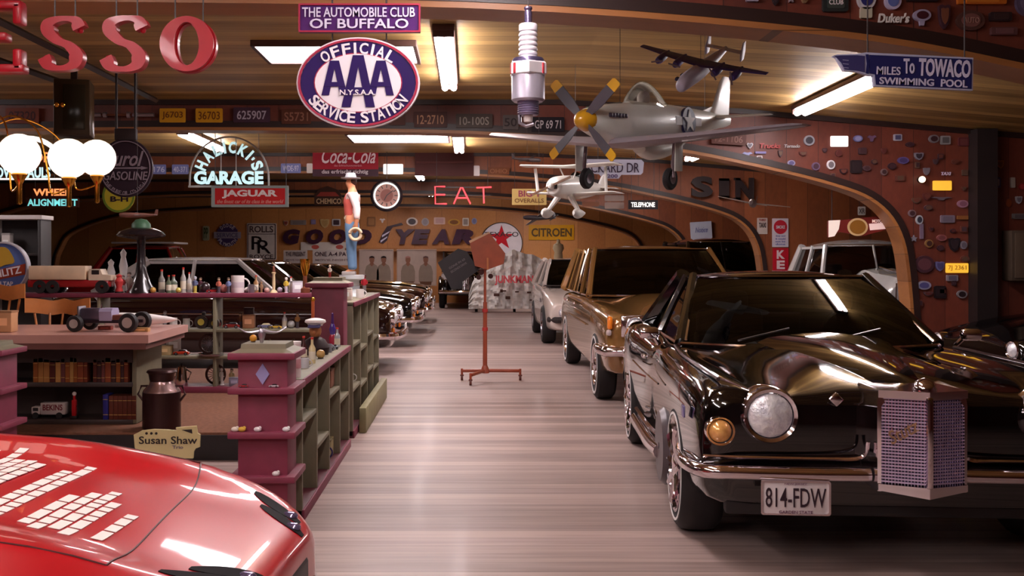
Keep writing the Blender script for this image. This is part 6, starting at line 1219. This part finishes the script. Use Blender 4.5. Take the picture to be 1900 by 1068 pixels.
MB().prism([f_(*p) for p in [(337, 797), (356, 796), (357, 804)]], -.003, 0).build('triangle', DARK, t); a, b = f_(312, 816); MB().text('Susan Shaw', a, b, S(108, d), S(14, d), -.001, .003, .01).build('lettering', DARK, t); a, b = f_(330, 829); MB().text('Trio', a, b, S(20, d), S(6, d), -.001, .003, .01).build('lettering', flat((110, 100, 120)), t)
for x in (-.14, .14): MB().box((x, .03, zb/2+.03), (.03, .03, zb+.06)).build('leg', DARK, t)
t = thing('display_cabinet', 'dark open cabinet with white top edge at the far left', 'cabinet', on(30, 11.9, 0)); w_ = S(92, 11.9); h_ = P(0, 400, 11.9).z
for x in (-1, 1): MB().rbox((x*w_/2, .1, h_/2), (.04, .3, h_), .004).build('side_panel', WHITE if x < 0 else DARK, t)
MB().rbox((0, .1, h_-.02), (w_+.08, .34, .05), .006).build('cornice', WHITE, t); MB().box((0, .24, h_/2), (w_, .02, h_)).build('back_panel', DARK, t)
for z in (.5, 1.0, 1.5): MB().rbox((0, .1, z), (w_-.04, .26, .03), .004).build('shelf', DARK, t)
crate('white box on the upper board of the dark cabinet at the far left', on(14, 11.95, 1.515), .1, .1, .24, (214, 206, 202))
# ---------------------------------------------------------------- cowboy statue
def skin(name, pts, edges, m, parent, sub=2, root=0):
    """pts: (x, y, z, rx, ry)"""
    me = bpy.data.meshes.new(name); me.from_pydata([p[:3] for p in pts], edges, []); o = bpy.data.objects.new(name, me); C.objects.link(o)
    md = o.modifiers.new('skin', 'SKIN'); md.use_smooth_shade = True
    for i, p in enumerate(pts): sv = me.skin_vertices[0].data[i]; sv.radius = (p[3]*1.16, p[4]*1.16); sv.use_root = (i == root)
    s = o.modifiers.new('sub', 'SUBSURF'); s.levels = sub; s.render_levels = sub
    bpy.context.view_layer.update(); dg = bpy.context.evaluated_depsgraph_get(); m2 = bpy.data.meshes.new_from_object(o.evaluated_get(dg)); o.modifiers.clear(); o.data = m2; bpy.data.meshes.remove(me)
    for p in m2.polygons: p.use_smooth = True
    m2.materials.clear(); m2.materials.append(m); o.parent = parent; return o
HS = .93
t = thing('cowboy_statue', 'standing cowboy statue in white hat, red vest and jeans, holding a coil of rope', 'statue', on(653, 9.3, 1.30))
SKN = flat((196, 130, 96), .55, var=.08); k = HS
def sc(L): return [tuple(v*k for v in p) for p in L]
pts = [(0, 0, .53, .062, .07), (0, 0, .63, .058, .066), (.0, 0, .75, .06, .08), (.008, 0, .83, .045, .05), (.0, 0, .862, .03, .03), (-.012, 0, .895, .042, .038), (-.014, 0, .94, .046, .04), (-.01, 0, .972, .03, .028), (-.058, 0, .918, .010, .008)]
ed = [(0, 1), (1, 2), (2, 3), (3, 4), (4, 5), (5, 6), (6, 7), (5, 8)]
for s_ in (-1, 1):
    b = len(pts); pts += [(.0, s_*.048, .49, .05, .05), (-.008, s_*.052, .28, .034, .034), (.008, s_*.055, .05, .022, .022), (-.06, s_*.062, .02, .02, .016)]; ed += [(0, b), (b, b+1), (b+1, b+2), (b+2, b+3)]
    b = len(pts); e_ = .03 if s_ < 0 else .0
    pts += [(.012, s_*.085, .815, .034, .034), (.035+e_, s_*.118, .665, .026, .026), (.03+e_, s_*.125, .535, .017, .017), (.022+e_, s_*.122, .485, .018, .012)]; ed += [(3, b), (b, b+1), (b+1, b+2), (b+2, b+3)]
    h = b+3
    for j, (dx_, l) in enumerate(((-.016, .042), (-.006, .050), (.005, .047), (.014, .036))):
        f0 = len(pts); x0 = .022+e_+dx_; pts += [(x0, s_*.12, .465, .0062, .0062), (x0-.006, s_*.112, .465-l*.6, .0055, .0055), (x0-.012, s_*.10, .465-l, .0045, .0045)]; ed += [(h, f0), (f0, f0+1), (f0+1, f0+2)]
    f0 = len(pts); pts += [(.0+e_, s_*.118, .487, .0065, .0065), (-.010+e_, s_*.108, .468, .0055, .0055)]; ed += [(h, f0), (f0, f0+1)]
skin('body', sc(pts), ed, SKN, t)
jp = [(0, 0, .585, .074, .08), (0, 0, .50, .078, .086)]; je = [(0, 1)]
for s_ in (-1, 1): b = len(jp); jp += [(.0, s_*.05, .42, .056, .05), (-.008, s_*.053, .28, .043, .042), (.006, s_*.056, .10, .036, .036), (.006, s_*.057, .045, .04, .038)]; je += [(1, b), (b, b+1), (b+1, b+2), (b+2, b+3)]
skin('jeans', sc(jp), je, flat((98, 126, 156), .7, var=.15), t)
sp_ = [(0, 0, .50, .072, .078), (0, 0, .66, .066, .074), (.0, 0, .76, .068, .088), (.008, 0, .83, .05, .056)]; se = [(0, 1), (1, 2), (2, 3)]
for s_ in (-1, 1): b = len(sp_); e_ = .03 if s_ < 0 else .0; sp_ += [(.012, s_*.09, .81, .042, .042), (.036+e_, s_*.119, .665, .034, .034), (.031+e_, s_*.126, .545, .027, .027)]; se += [(3, b), (b, b+1), (b+1, b+2)]
skin('shirt', sc(sp_), se, flat((226, 200, 196), .6), t)
def hoops(L, n=22): return MB().rings([[(x+rx*k*math.cos(2*PI*i/n), ry*k*math.sin(2*PI*i/n), z*k) for i in range(n)] for x, z, rx, ry in [(q[0]*k,)+q[1:] for q in cr(L, 3)]])
hoops([(-.002, .535, .070, .084), (-.002, .58, .069, .08), (-.002, .66, .066, .08)]).build('shirt_tail', flat((226, 200, 176), .6), t)
hoops([(-.004, .595, .070, .082), (-.006, .66, .072, .084), (-.008, .74, .077, .092), (-.004, .80, .062, .078), (.0, .825, .045, .056)]).build('vest', flat((186, 86, 76), .6), t)
MB().lathe([(.071*k, -.012), (.079*k, -.012), (.079*k, .012), (.071*k, .012)], (0, 0, .57*k), n=28).build('belt', flat((210, 190, 160)), t)
hat = MB().lathe([(.001, .0), (.055*k, .0), (.095*k, .010), (.1*k, .018), (.06*k, .012), (.05*k, .05*k), (.042*k, .068*k), (.02*k, .06*k), (.001, .062*k)], (-.012*k, 0, .955*k), n=28).build('hat', flat((168, 166, 170), .6), t); hat.rotation_euler = (0, 0, 0)
MB().lathe([(.051*k, .012), (.0525*k, .014), (.0515*k, .026), (.05*k, .026)], (-.012*k, 0, .955*k), n=28).build('hat_band', flat((120, 100, 96)), t)
MB().ball((.008*k, 0, .932*k), .048*k, 14, sc=(.9, 1, .95)).build('hair', flat((60, 34, 28)), t)
for s_ in (-1, 1):
    MB().ball((-.05*k, s_*.016*k, .94*k), .0055*k, 8).build('eye', DARK, t); MB().ball((.0, s_*.04*k, .922*k), .011*k, 8, sc=(.8, .4, 1.2)).build('ear', SKN, t)
    MB().rbox((-.03*k, s_*.06*k, .018*k), (.13*k, .05*k, .04*k), .012).build('boot', flat((150, 140, 136), .4), t)
MB().box((-.049*k, 0, .902*k), (.006*k, .024*k, .004*k)).build('mouth', flat((120, 60, 50)), t)
MB().tube([(.05*k+.058*k*math.cos(2*PI*i/24)*(1+.06*math.sin(7*i)), -.135*k, .405*k+.058*k*math.sin(2*PI*i/24)) for i in range(25)], .013*k, n=8).build('rope_coil', flat((206, 180, 150), .7), t)
MB().tube([(.05*k+.05*k*math.cos(2*PI*i/24), -.125*k, .405*k+.05*k*math.sin(2*PI*i/24)) for i in range(25)], .012*k, n=8).build('rope_coil', flat((196, 168, 136), .7), t)
t = thing('plinth', 'round white plinth under the cowboy statue on the higher aisle shelf', 'stand', on(653, 9.3, 1.10)); MB().lathe([(.001, 0), (.09, 0), (.085, .02), (.07, .04), (.07, .15), (.115, .165), (.118, .2), (.001, .2)], n=32).build('drum', flat((206, 208, 210), .4), t); MB().lathe([(.071, .07), (.073, .075), (.073, .1), (.071, .105)], n=28).build('band', flat((170, 172, 180)), t)
# ---------------------------------------------------------------- rolling stand with tilted boards
d = 11.8; t = thing('rolling_stand', 'rust-red pole stand on a three-legged wheeled base standing in the aisle', 'stand', on(900, d, 0)); RU = mat((150, 66, 42), .45, 0, .2, var=.12); RUD = mat((110, 46, 32), .5)
u = S(1, d)
MB().cyl((0, 0, .12), (0, 0, P(0, 560, d).z), .027, .024, n=14).build('pole', RU, t); MB().cyl((0, 0, P(0, 565, d).z), (0, 0, P(0, 470, d).z), .016, n=12).build('upper_pole', RU, t)
MB().lathe([(.001, 0), (.05, 0), (.045, .05), (.03, .09), (.001, .09)], (0, 0, .1), n=16).build('socket', RU, t)
for x, y in ((-43*u, .12), (66*u, .10), (-27*u, -.36)):
    MB().tube([(0, 0, .13), (x*.96, y*.96, .115)], .02, n=8).build('base_leg', RU, t); cs = MB().cyl((x, y, .06), (x, y, .14), .014, n=10).build('caster', RU, t)
    MB().lathe([(.001, -.014), (.035, -.014), (.035, .014), (.001, .014)], axis='X', n=16).build('wheel', mat((90, 40, 30), .5), cs, loc=(x, y, .035)); MB().rbox((x, y, .06), (.045, .03, .02), .006).build('fork', RUD, cs)
for z in (.62, .84): MB().lathe([(.026, -.02), (.034, -.02), (.034, .02), (.026, .02)], (0, 0, z), n=14).build('collar', mat((180, 50, 50), .4), t)
def f2(px, py): return ((px-900)*u, P(0, py, d).z)
q = [f2(*p) for p in [(871, 448), (907, 431), (937, 470), (934, 489), (904, 500), (881, 493)]]
MB().prism(q, -.10, .03).build('brown_board', mat((140, 62, 34), .5, vs=8, var=.15), t, smooth=False); MB().prism([f2(*p) for p in [(870, 447), (907, 430), (908, 433), (872, 451)]], -.11, .03).build('board_edge', flat((190, 150, 120)), t, smooth=False)
MB().prism([f2(*p) for p in [(903, 478), (906, 478), (906, 500), (903, 500)]], -.115, -.1).build('clip', flat((180, 110, 70)), t)
q = [f2(*p) for p in [(812, 487), (850, 461), (866, 466), (889, 501), (858, 522), (858, 535), (838, 537), (830, 520)]]
MB().prism(q, .0, .04).build('black_board', mat((30, 22, 26), .5), t, smooth=False)
for i, tx in enumerate(('GONE IN 60', 'SECONDS DRIVE')): a, b = f2(848+3*i, 489+7*i); MB().text(tx, a, b, 34*u, 4*u, -.001, .003, .0, 0, .55).build('faint_lettering', flat((120, 108, 112)), t)
MB().tube([(0, .03, P(0, 500, d).z), (-.15, .05, P(0, 500, d).z), (-.3, .03, P(0, 495, d).z)], .012, n=8).build('bracket_arm', RUD, t)
for px, py in ((893, 505), (888, 514), (910, 512)): a, b = f2(px, py); MB().lathe([(.001, -.02), (.03, -.02), (.03, .02), (.001, .02)], (a, -.04, b), axis='Y', n=14).build('clamp', CHROME, t)
# ---------------------------------------------------------------- crumpled white car sign at the end of the aisle
d = 27.2; t = thing('wreck_sign', 'crumpled white car wreck with red painted capitals at the end of the aisle', 'display car', on(940, d, 0)); u = S(1, d)
out = [(869, 573), (870, 548), (878, 522), (892, 512), (908, 500), (922, 492), (938, 474), (953, 463), (962, 467), (975, 472), (990, 473), (1003, 479), (1014, 489), (1017, 520), (1016, 573)]
def top_at(x):
    for (a, b), (c, e) in zip(out[1:], out[2:]):
        if x <= c: return b+(e-b)*(x-a)/(c-a)
    return 489
random.seed(9); R = []; n = 40; m_ = 22
for j in range(m_+1):
    row = []
    for i in range(n+1):
        px = 869.5+(1016.5-869.5)*i/n; tp = top_at(px); py = 573+(tp-573)*j/m_; b_ = .22*math.sin(i*.9+j*.5)*math.sin(j*.7-i*.3)*(.25+.75*j/m_)+random.uniform(-.05, .05)
        row.append(((px-940)*u, -.25+.55*(j/m_)**2+b_, P(0, py, d).z+.02))
    R.append(row)
MB().grid(R, thick=(0, .5, 0)).build('body', mat((240, 234, 230), .55, vs=3, var=.1), t, ang=25); MB().text('JUNKMAN', 12*u, P(0, 519, d).z, 70*u, 18*u, -.50, .14, .03).build('lettering', flat((236, 96, 104), .5), t, smooth=False)
for px in (884, 955, 1000): MB().cyl(((px-940)*u, .2, 0), ((px-940)*u, .2, .25), .04, n=8).build('support', DARK, t)
random.seed(4); mb = MB()
for k in range(9): px = random.uniform(915, 1000); mb.rbox(((px-940)*u, -.38, P(0, random.uniform(536, 560), d).z), (random.uniform(.05, .16), .05, random.uniform(.03, .09)), .01)
mb.build('rust_spots', flat((90, 60, 52), .7), t)
old_car('antique_car', 'dark antique car front with round lamps just left of the crumpled white wreck', 'car', (-.05, 28.75, 0), 0, BLACKP, 1.6, 1.05, 4.0)
lathe_thing('torso_statue', 'cream torso figure on a stand right of the crumpled white wreck', 'statue', on(1036, 26.0, 0), [(.001, 0), (.16, 0), (.16, 1.36), (.1, 1.4), (.12, 1.5), (.10, 1.62), (.15, 1.72), (.13, 1.82), (.05, 1.86), (.04, 1.95), (.001, 1.97)], flat((206, 186, 150)), [('base', [(.001, 0), (.2, 0), (.2, .1), (.001, .1)], DARK)])
# ---------------------------------------------------------------- badges on the bulkheads
def badge(shape, box, d, c1, c2=None, label='', txt=None, group='badges and plates on the bulkheads', tc=None, rough=.45, emit=0):
    x0, y0, x1, y1 = box; cx = (x0+x1)/2; b = P(cx, y1, d); w, h = S(x1-x0, d), S(y1-y0, d); m1 = mat(c1, rough, .15, emit=emit, var=.06) if not isinstance(c1, bpy.types.Material) else c1
    t = thing('wall_badge', label, 'badge', b, 0, group); th = .012
    if shape == 'oval': q = ell(0, h/2, w/2, h/2, 28)
    elif shape == 'rect': q = rrect(-w/2, 0, w/2, h, min(w, h)*.14, 3)
    elif shape == 'shield': q = [(x*w, z*h) for x, z in ((0, 0), (.3, .18), (.46, .5), (.5, .95), (.25, 1), (0, .94), (-.25, 1), (-.5, .95), (-.46, .5), (-.3, .18))]
    elif shape == 'star': q = [((.5 if k % 2 == 0 else .22)*w*math.sin(PI*k/5), h/2+(.5 if k % 2 == 0 else .22)*h*math.cos(PI*k/5)) for k in range(10)]
    elif shape == 'heart': q = [(x*w, z*h) for x, z in ((0, 0), (.35, .4), (.5, .75), (.35, 1), (.12, .95), (0, .8), (-.12, .95), (-.35, 1), (-.5, .75), (-.35, .4))]
    elif shape == 'hex': q = [(w/2*math.cos(PI/3*k), h/2+h/2*math.sin(PI/3*k)) for k in range(6)]
    elif shape == 'wing': q = [(x*w, z*h) for x, z in ((-.5, .75), (-.2, .6), (-.1, .1), (.1, .1), (.2, .6), (.5, .75), (.3, 1), (.08, .9), (-.08, .9), (-.3, 1))]
    elif shape == 'stem': q = [(x*w, h*.62+z*h*.38) for x, z in [(.5*math.cos(a), math.sin(a)) for a in [PI*2*k/24 for k in range(24)]] if not (z < -.8)]; q = ell(0, h*.64, w/2, h*.36, 28)
    elif shape == 'text': MB().text(txt, 0, h/2, w, h, 0, .012, .02, .2).build('script', m1, t, smooth=False); return t
    MB().prism(q, -th, .012).build('plate', m1, t, smooth=shape in ('oval', 'stem'))
    if shape == 'stem': MB().prism([(-w*.16, h*.32), (-w*.1, 0), (w*.1, 0), (w*.16, h*.32)], -th*.8, .01).build('stem', m1, t)
    if c2:
        cz = h*.64 if shape == 'stem' else h*(.55 if shape in ('shield', 'heart') else .5); cx_ = sum(p[0] for p in q)/len(q); f = .68
        q2 = [(p[0]*f, cz+(p[1]-cz)*f) for p in q]; MB().prism(q2, -th-.004, -th+.001).build('emblem', mat(c2, rough, .15, var=.06), t, smooth=False)
    if txt: MB().text(txt, 0, h*(.64 if shape == 'stem' else .5), w*.56, min(h*.34, w*.2), -th-.004, .003, .01).build('lettering', flat(tc or (220, 210, 210)), t, smooth=False)
    return t
D0, DA = 5.5-.013, 11-.013
N = 'on the nearest bulkhead, top right'
badge('rect', (1526, -12, 1573, 22), D0, (40, 44, 44), (60, 66, 62), 'dark green card '+N, 'CLUB'); badge('oval', (1590, -22, 1624, 18), D0, (200, 196, 200), (50, 50, 110), 'round blue and white car club badge '+N); badge('rect', (1596, 14, 1617, 34), D0, (190, 182, 160), None, 'cream foot plate below the round blue and white badge '+N)
badge('oval', (1641, -14, 1671, 18), D0, (190, 180, 206), (96, 110, 170), 'round pale lilac badge '+N); badge('rect', (1683, -12, 1739, 3), D0, (40, 26, 30), (56, 36, 40), 'dark bar-shaped plate cut by the top edge '+N); badge('rect', (1776, -12, 1866, 8), D0, (190, 100, 30), (206, 120, 40), 'orange number plate cut by the top edge '+N, '3 8470', tc=(70, 30, 20))
badge('text', (1628, 25, 1686, 43), D0, (230, 222, 216), None, 'white script lettering '+N, 'Duker\'s'); badge('stem', (1694, 18, 1726, 48), D0, (170, 160, 186), (70, 26, 36), 'lilac-rimmed dark oval badge on a short stem '+N); badge('shield', (1741, 9, 1762, 54), D0, (70, 40, 50), (120, 70, 50), 'tall dark figure-shaped badge '+N)
badge('oval', (1774, 20, 1826, 57), D0, (84, 52, 46), (120, 76, 70), 'large brown oval badge '+N, 'AUTO', tc=(150, 110, 100)); badge('rect', (1836, 23, 1876, 39), D0, (50, 34, 36), (60, 40, 40), 'small dark oblong plate '+N); badge('rect', (1838, 51, 1886, 65), D0, (96, 60, 60), (110, 72, 74), 'dim pinkish plate lowest '+N); badge('oval', (1884, -20, 1930, 30), D0, (90, 76, 100), (110, 96, 120), 'dark round disc at the right edge '+N)
badge('shield', (1432, -16, 1446, 10), D0, (40, 30, 34), (60, 40, 44), 'little black shield '+N); badge('star', (1461, -10, 1474, 6), D0, (150, 140, 150), None, 'little grey star '+N); badge('oval', (1487, -16, 1499, 6), D0, (130, 100, 70), (96, 70, 50), 'little tan oval badge '+N); badge('rect', (1384, -14, 1407, 3), D0, (150, 140, 160), (120, 110, 150), 'small pale blue plate at the left end '+N)
A = 'on the dark right bulkhead'
for sh, bx, c1, c2, nm in (('heart', (1385, 265, 1397, 276), (170, 164, 170), (90, 86, 96), 'grey heart-shaped badge'), ('oval', (1491, 251, 1511, 270), (150, 150, 160), (60, 56, 66), 'round grey badge with dark figure'), ('oval', (1583, 251, 1600, 263), (110, 110, 160), (150, 150, 190), 'small blue dome-like badge'), ('wing', (1609, 251, 1626, 264), (110, 80, 110), None, 'mauve winged badge'),
    ('rect', (1277, 275, 1291, 282), (220, 214, 210), None, 'tiny white oblong badge'), ('shield', (1300, 274, 1317, 288), (180, 180, 186), (110, 110, 120), 'pale shield badge beside the tiny white oblong'), ('hex', (1320, 278, 1333, 289), (180, 184, 206), (70, 80, 130), 'blue-centred six-sided badge'), ('oval', (1337, 281, 1347, 290), (214, 210, 206), (150, 130, 130), 'small round white badge right of the six-sided one'),
    ('star', (1352, 281, 1370, 294), (110, 66, 70), None, 'dim red star-like badge'), ('wing', (1377, 282, 1396, 293), (130, 130, 170), None, 'bluish butterfly-shaped badge'), ('rect', (1401, 281, 1421, 285), (110, 100, 150), None, 'thin blue strip badge'), ('rect', (1404, 289, 1414, 297), (200, 190, 190), (90, 60, 60), 'small white-framed square badge'), ('oval', (1461, 297, 1475, 308), (150, 146, 180), (90, 84, 130), 'round pale blue badge under the row'),
    ('oval', (1506, 301, 1521, 316), (110, 90, 120), (70, 44, 60), 'round purple ring badge'), ('oval', (1534, 297, 1549, 314), (220, 216, 220), (120, 110, 116), 'shiny chrome round lamp badge'), ('rect', (1658, 249, 1673, 261), (170, 164, 176), (80, 76, 110), 'white badge with blue wave'), ('oval', (1723, 250, 1742, 265), (130, 120, 124), (66, 36, 40), 'grey oval ring badge'), ('rect', (1745, 252, 1763, 268), (150, 144, 144), (96, 90, 92), 'grey square badge with dark figure'), ('rect', (1778, 255, 1797, 271), (96, 40, 44), (110, 56, 56), 'dim red square badge'),
    ('oval', (1665, 291, 1686, 304), (100, 84, 140), (76, 60, 110), 'purple oval badge'), ('shield', (1696, 283, 1713, 297), (140, 134, 146), (60, 46, 56), 'dark-topped shield badge'), ('rect', (1578, 297, 1599, 321), (38, 26, 30), (46, 32, 36), 'black square plate'), ('wing', (1727, 365, 1766, 372), (110, 96, 104), None, 'wide grey winged badge below the yellow plate'), ('oval', (1776, 371, 1796, 385), (170, 120, 140), (140, 90, 110), 'pink oval badge'), ('oval', (1685, 389, 1699, 402), (130, 110, 116), (70, 40, 46), 'small grey ring badge'),
    ('oval', (1699, 399, 1712, 416), (180, 184, 190), (50, 50, 64), 'white oval badge with black centre'), ('rect', (1745, 399, 1771, 413), (130, 116, 130), (116, 104, 120), 'pale grey oblong plate'), ('rect', (1776, 400, 1796, 407), (150, 96, 50), None, 'narrow gold bar badge'), ('rect', (1707, 415, 1713, 443), (120, 100, 120), None, 'thin upright thermometer-like strip'), ('oval', (1738, 435, 1756, 447), (150, 90, 90), (120, 66, 70), 'dull pink oval badge'), ('oval', (1716, 444, 1731, 459), (150, 110, 66), (70, 40, 36), 'gold ring badge'),
    ('star', (1689, 436, 1702, 449), (130, 126, 140), None, 'small grey star badge'), ('shield', (1760, 441, 1781, 467), (40, 30, 36), (54, 40, 46), 'black shield badge'), ('oval', (1781, 447, 1794, 462), (140, 130, 140), (110, 100, 112), 'round grey badge next to the black shield'), ('oval', (1697, 474, 1733, 506), (70, 40, 50), (96, 56, 64), 'largest round dark red glass badge'), ('shield', (1735, 485, 1752, 503), (110, 104, 150), (80, 74, 120), 'bluish shield badge left of the lower yellow plate'), ('rect', (1756, 510, 1777, 521), (140, 130, 140), (100, 90, 110), 'small pale lettered plate under the lower yellow plate'),
    ('oval', (1701, 521, 1727, 537), (150, 146, 170), (80, 76, 130), 'white-edged blue oval badge'), ('oval', (1775, 538, 1794, 553), (130, 120, 124), (40, 26, 30), 'dark oval badge with grey rim'), ('rect', (1733, 530, 1755, 553), (36, 24, 28), (44, 30, 34), 'dark square plate low by the arch'), ('oval', (1634, 313, 1646, 325), (120, 100, 100), (66, 40, 44), 'small brownish ring badge on the curve'), ('shield', (1713, 311, 1725, 325), (120, 110, 120), None, 'crescent-like grey badge above the lit bulb')):
    badge(sh, bx, DA, c1, c2, nm+' '+A)
badge('text', (1409, 266, 1448, 275), DA, (170, 60, 60), None, 'faint red script '+A, 'Trucks'); badge('text', (1455, 268, 1484, 274), DA, (200, 190, 190), None, 'small white script '+A, 'Tornado'); badge('text', (1746, 319, 1764, 325), DA, (220, 200, 220), None, 'tiny white word above the upper yellow plate', 'TAXI')
YP_GLARE = mat((250, 190, 60), .45, emit=.5, var=.03, vs=20)  # yellow plates are no lamps, their flash glare is set as glow
plate('bright white plate with painted flash glare high on the dark bulkhead at the right', (1541, 252, 1574, 272), DA+.001, WPL_GLARE); plate('upper bright yellow plate with painted flash glare and rounded corners on the dark right bulkhead', (1731, 335, 1766, 353), DA+.001, YP_GLARE); plate('lower bright yellow plate with painted flash glare on the dark right bulkhead', (1755, 488, 1797, 506), DA+.001, YP_GLARE, '7J 2361', (214, 160, 50))
t = thing('wall_lamp', 'small round lit white bulb left of the upper yellow plate', 'lamp', P(1708, 340, DA)); MB().lathe([(.001, .012), (.035, .012), (.03, -.02), (.001, -.02)], (0, 0, .04), axis='Y', n=18).build('base', DARK, t); MB().ball((0, -.04, .04), .036, 16).build('bulb', mat((255, 236, 200), .4, emit=1.6, var=0), t)
R_ = 'right of the dark post at the right edge'
for sh, bx, c1, c2, nm in (('shield', (1849, 297, 1862, 313), (150, 90, 30), (120, 70, 24), 'orange shield badge'), ('rect', (1838, 329, 1856, 348), (70, 66, 130), (170, 166, 180), 'blue and white badge'), ('rect', (1875, 329, 1883, 348), (170, 160, 150), None, 'narrow white upright plate'), ('oval', (1890, 340, 1903, 352), (140, 40, 40), (170, 60, 60), 'small red round badge'), ('shield', (1884, 364, 1896, 378), (170, 166, 172), (110, 100, 110), 'silver figure badge'), ('rect', (1878, 396, 1906, 406), (120, 110, 110), (90, 80, 84), 'grey oblong lettered plate'), ('oval', (1866, 369, 1876, 384), (130, 60, 30), None, 'dull orange oval badge')):
    badge(sh, bx, DA, c1, c2, nm+' '+R_)
t = thing('wall_cabinet', 'grey-brown wall cabinet at the right edge above the dark coupe', 'cabinet', P(1892, 520, 10.98)); MB().rbox((0, -.1, S(46, 10.98)), (S(66, 10.98), .2, S(92, 10.98)), .01).build('case', flat((70, 56, 46), .5), t); MB().rbox((0, -.206, S(46, 10.98)), (S(56, 10.98), .012, S(82, 10.98)), .004).build('door', flat((82, 66, 54), .45), t)
# dim badges in between, too dark to tell apart
random.seed(31); DIM = [(96, 46, 44), (70, 44, 50), (110, 60, 50), (60, 36, 44), (84, 60, 66), (100, 74, 60)]
for px, py in [(1430, 300), (1448, 285), (1490, 285), (1530, 279), (1556, 284), (1600, 280), (1622, 300), (1640, 280), (1688, 268), (1702, 306), (1745, 290), (1772, 300), (1790, 320), (1720, 365), (1700, 372), (1788, 350), (1670, 330), (1655, 308), (1722, 385), (1728, 425), (1768, 428), (1788, 425), (1745, 460), (1748, 540), (1706, 562), (1770, 525), (1722, 545), (1790, 480), (1736, 300), (1608, 312), (1565, 318), (1545, 325), (1480, 318)]:
    w_, h_ = random.uniform(8, 17), random.uniform(7, 13); badge(random.choice(('oval', 'rect', 'shield')), (px-w_/2, py-h_/2, px+w_/2, py+h_/2), DA, random.choice(DIM), random.choice(DIM), 'dim little reddish badge among many on the dark right bulkhead', group='dim badges on the right bulkhead')
# small plates above the slanted letters on the back wall
DB = 33-.013; W_ = 'above the slanted letters on the back wall'
for sh, bx, c1, c2, nm in (('shield', (526, 409, 535, 419), (190, 160, 140), (150, 70, 60), 'first small shield plate'), ('rect', (539, 408, 568, 417), (150, 140, 136), (136, 126, 124), 'long grey plate'), ('rect', (577, 407, 586, 416), (130, 120, 160), (150, 140, 180), 'small blue square plate'), ('shield', (594, 406, 611, 423), (206, 176, 120), (190, 156, 100), 'cream shield plate'), ('rect', (616, 406, 632, 419), (206, 200, 200), (70, 50, 60), 'white plate with black slash'), ('rect', (681, 402, 697, 420), (140, 96, 60), (166, 116, 72), 'brown framed picture plate'), ('wing', (704, 405, 715, 414), (220, 210, 206), None, 'white winged emblem plate'),
    ('oval', (754, 403, 775, 419), (206, 190, 180), (50, 36, 46), 'dark-centred oval plate'), ('oval', (782, 404, 796, 419), (150, 140, 140), (130, 120, 126), 'round grey plate'), ('rect', (805, 403, 826, 416), (206, 170, 160), (190, 150, 146), 'pink lettered plate'), ('oval', (831, 406, 854, 418), (200, 150, 60), (130, 80, 40), 'yellow oval plate'), ('rect', (858, 404, 870, 419), (216, 206, 196), (150, 136, 130), 'white upright plate'), ('oval', (875, 404, 885, 416), (150, 150, 180), (120, 120, 160), 'small bluish round plate')):
    badge(sh, bx, DB, c1, c2, nm+' '+W_, group='plates on the back wall')
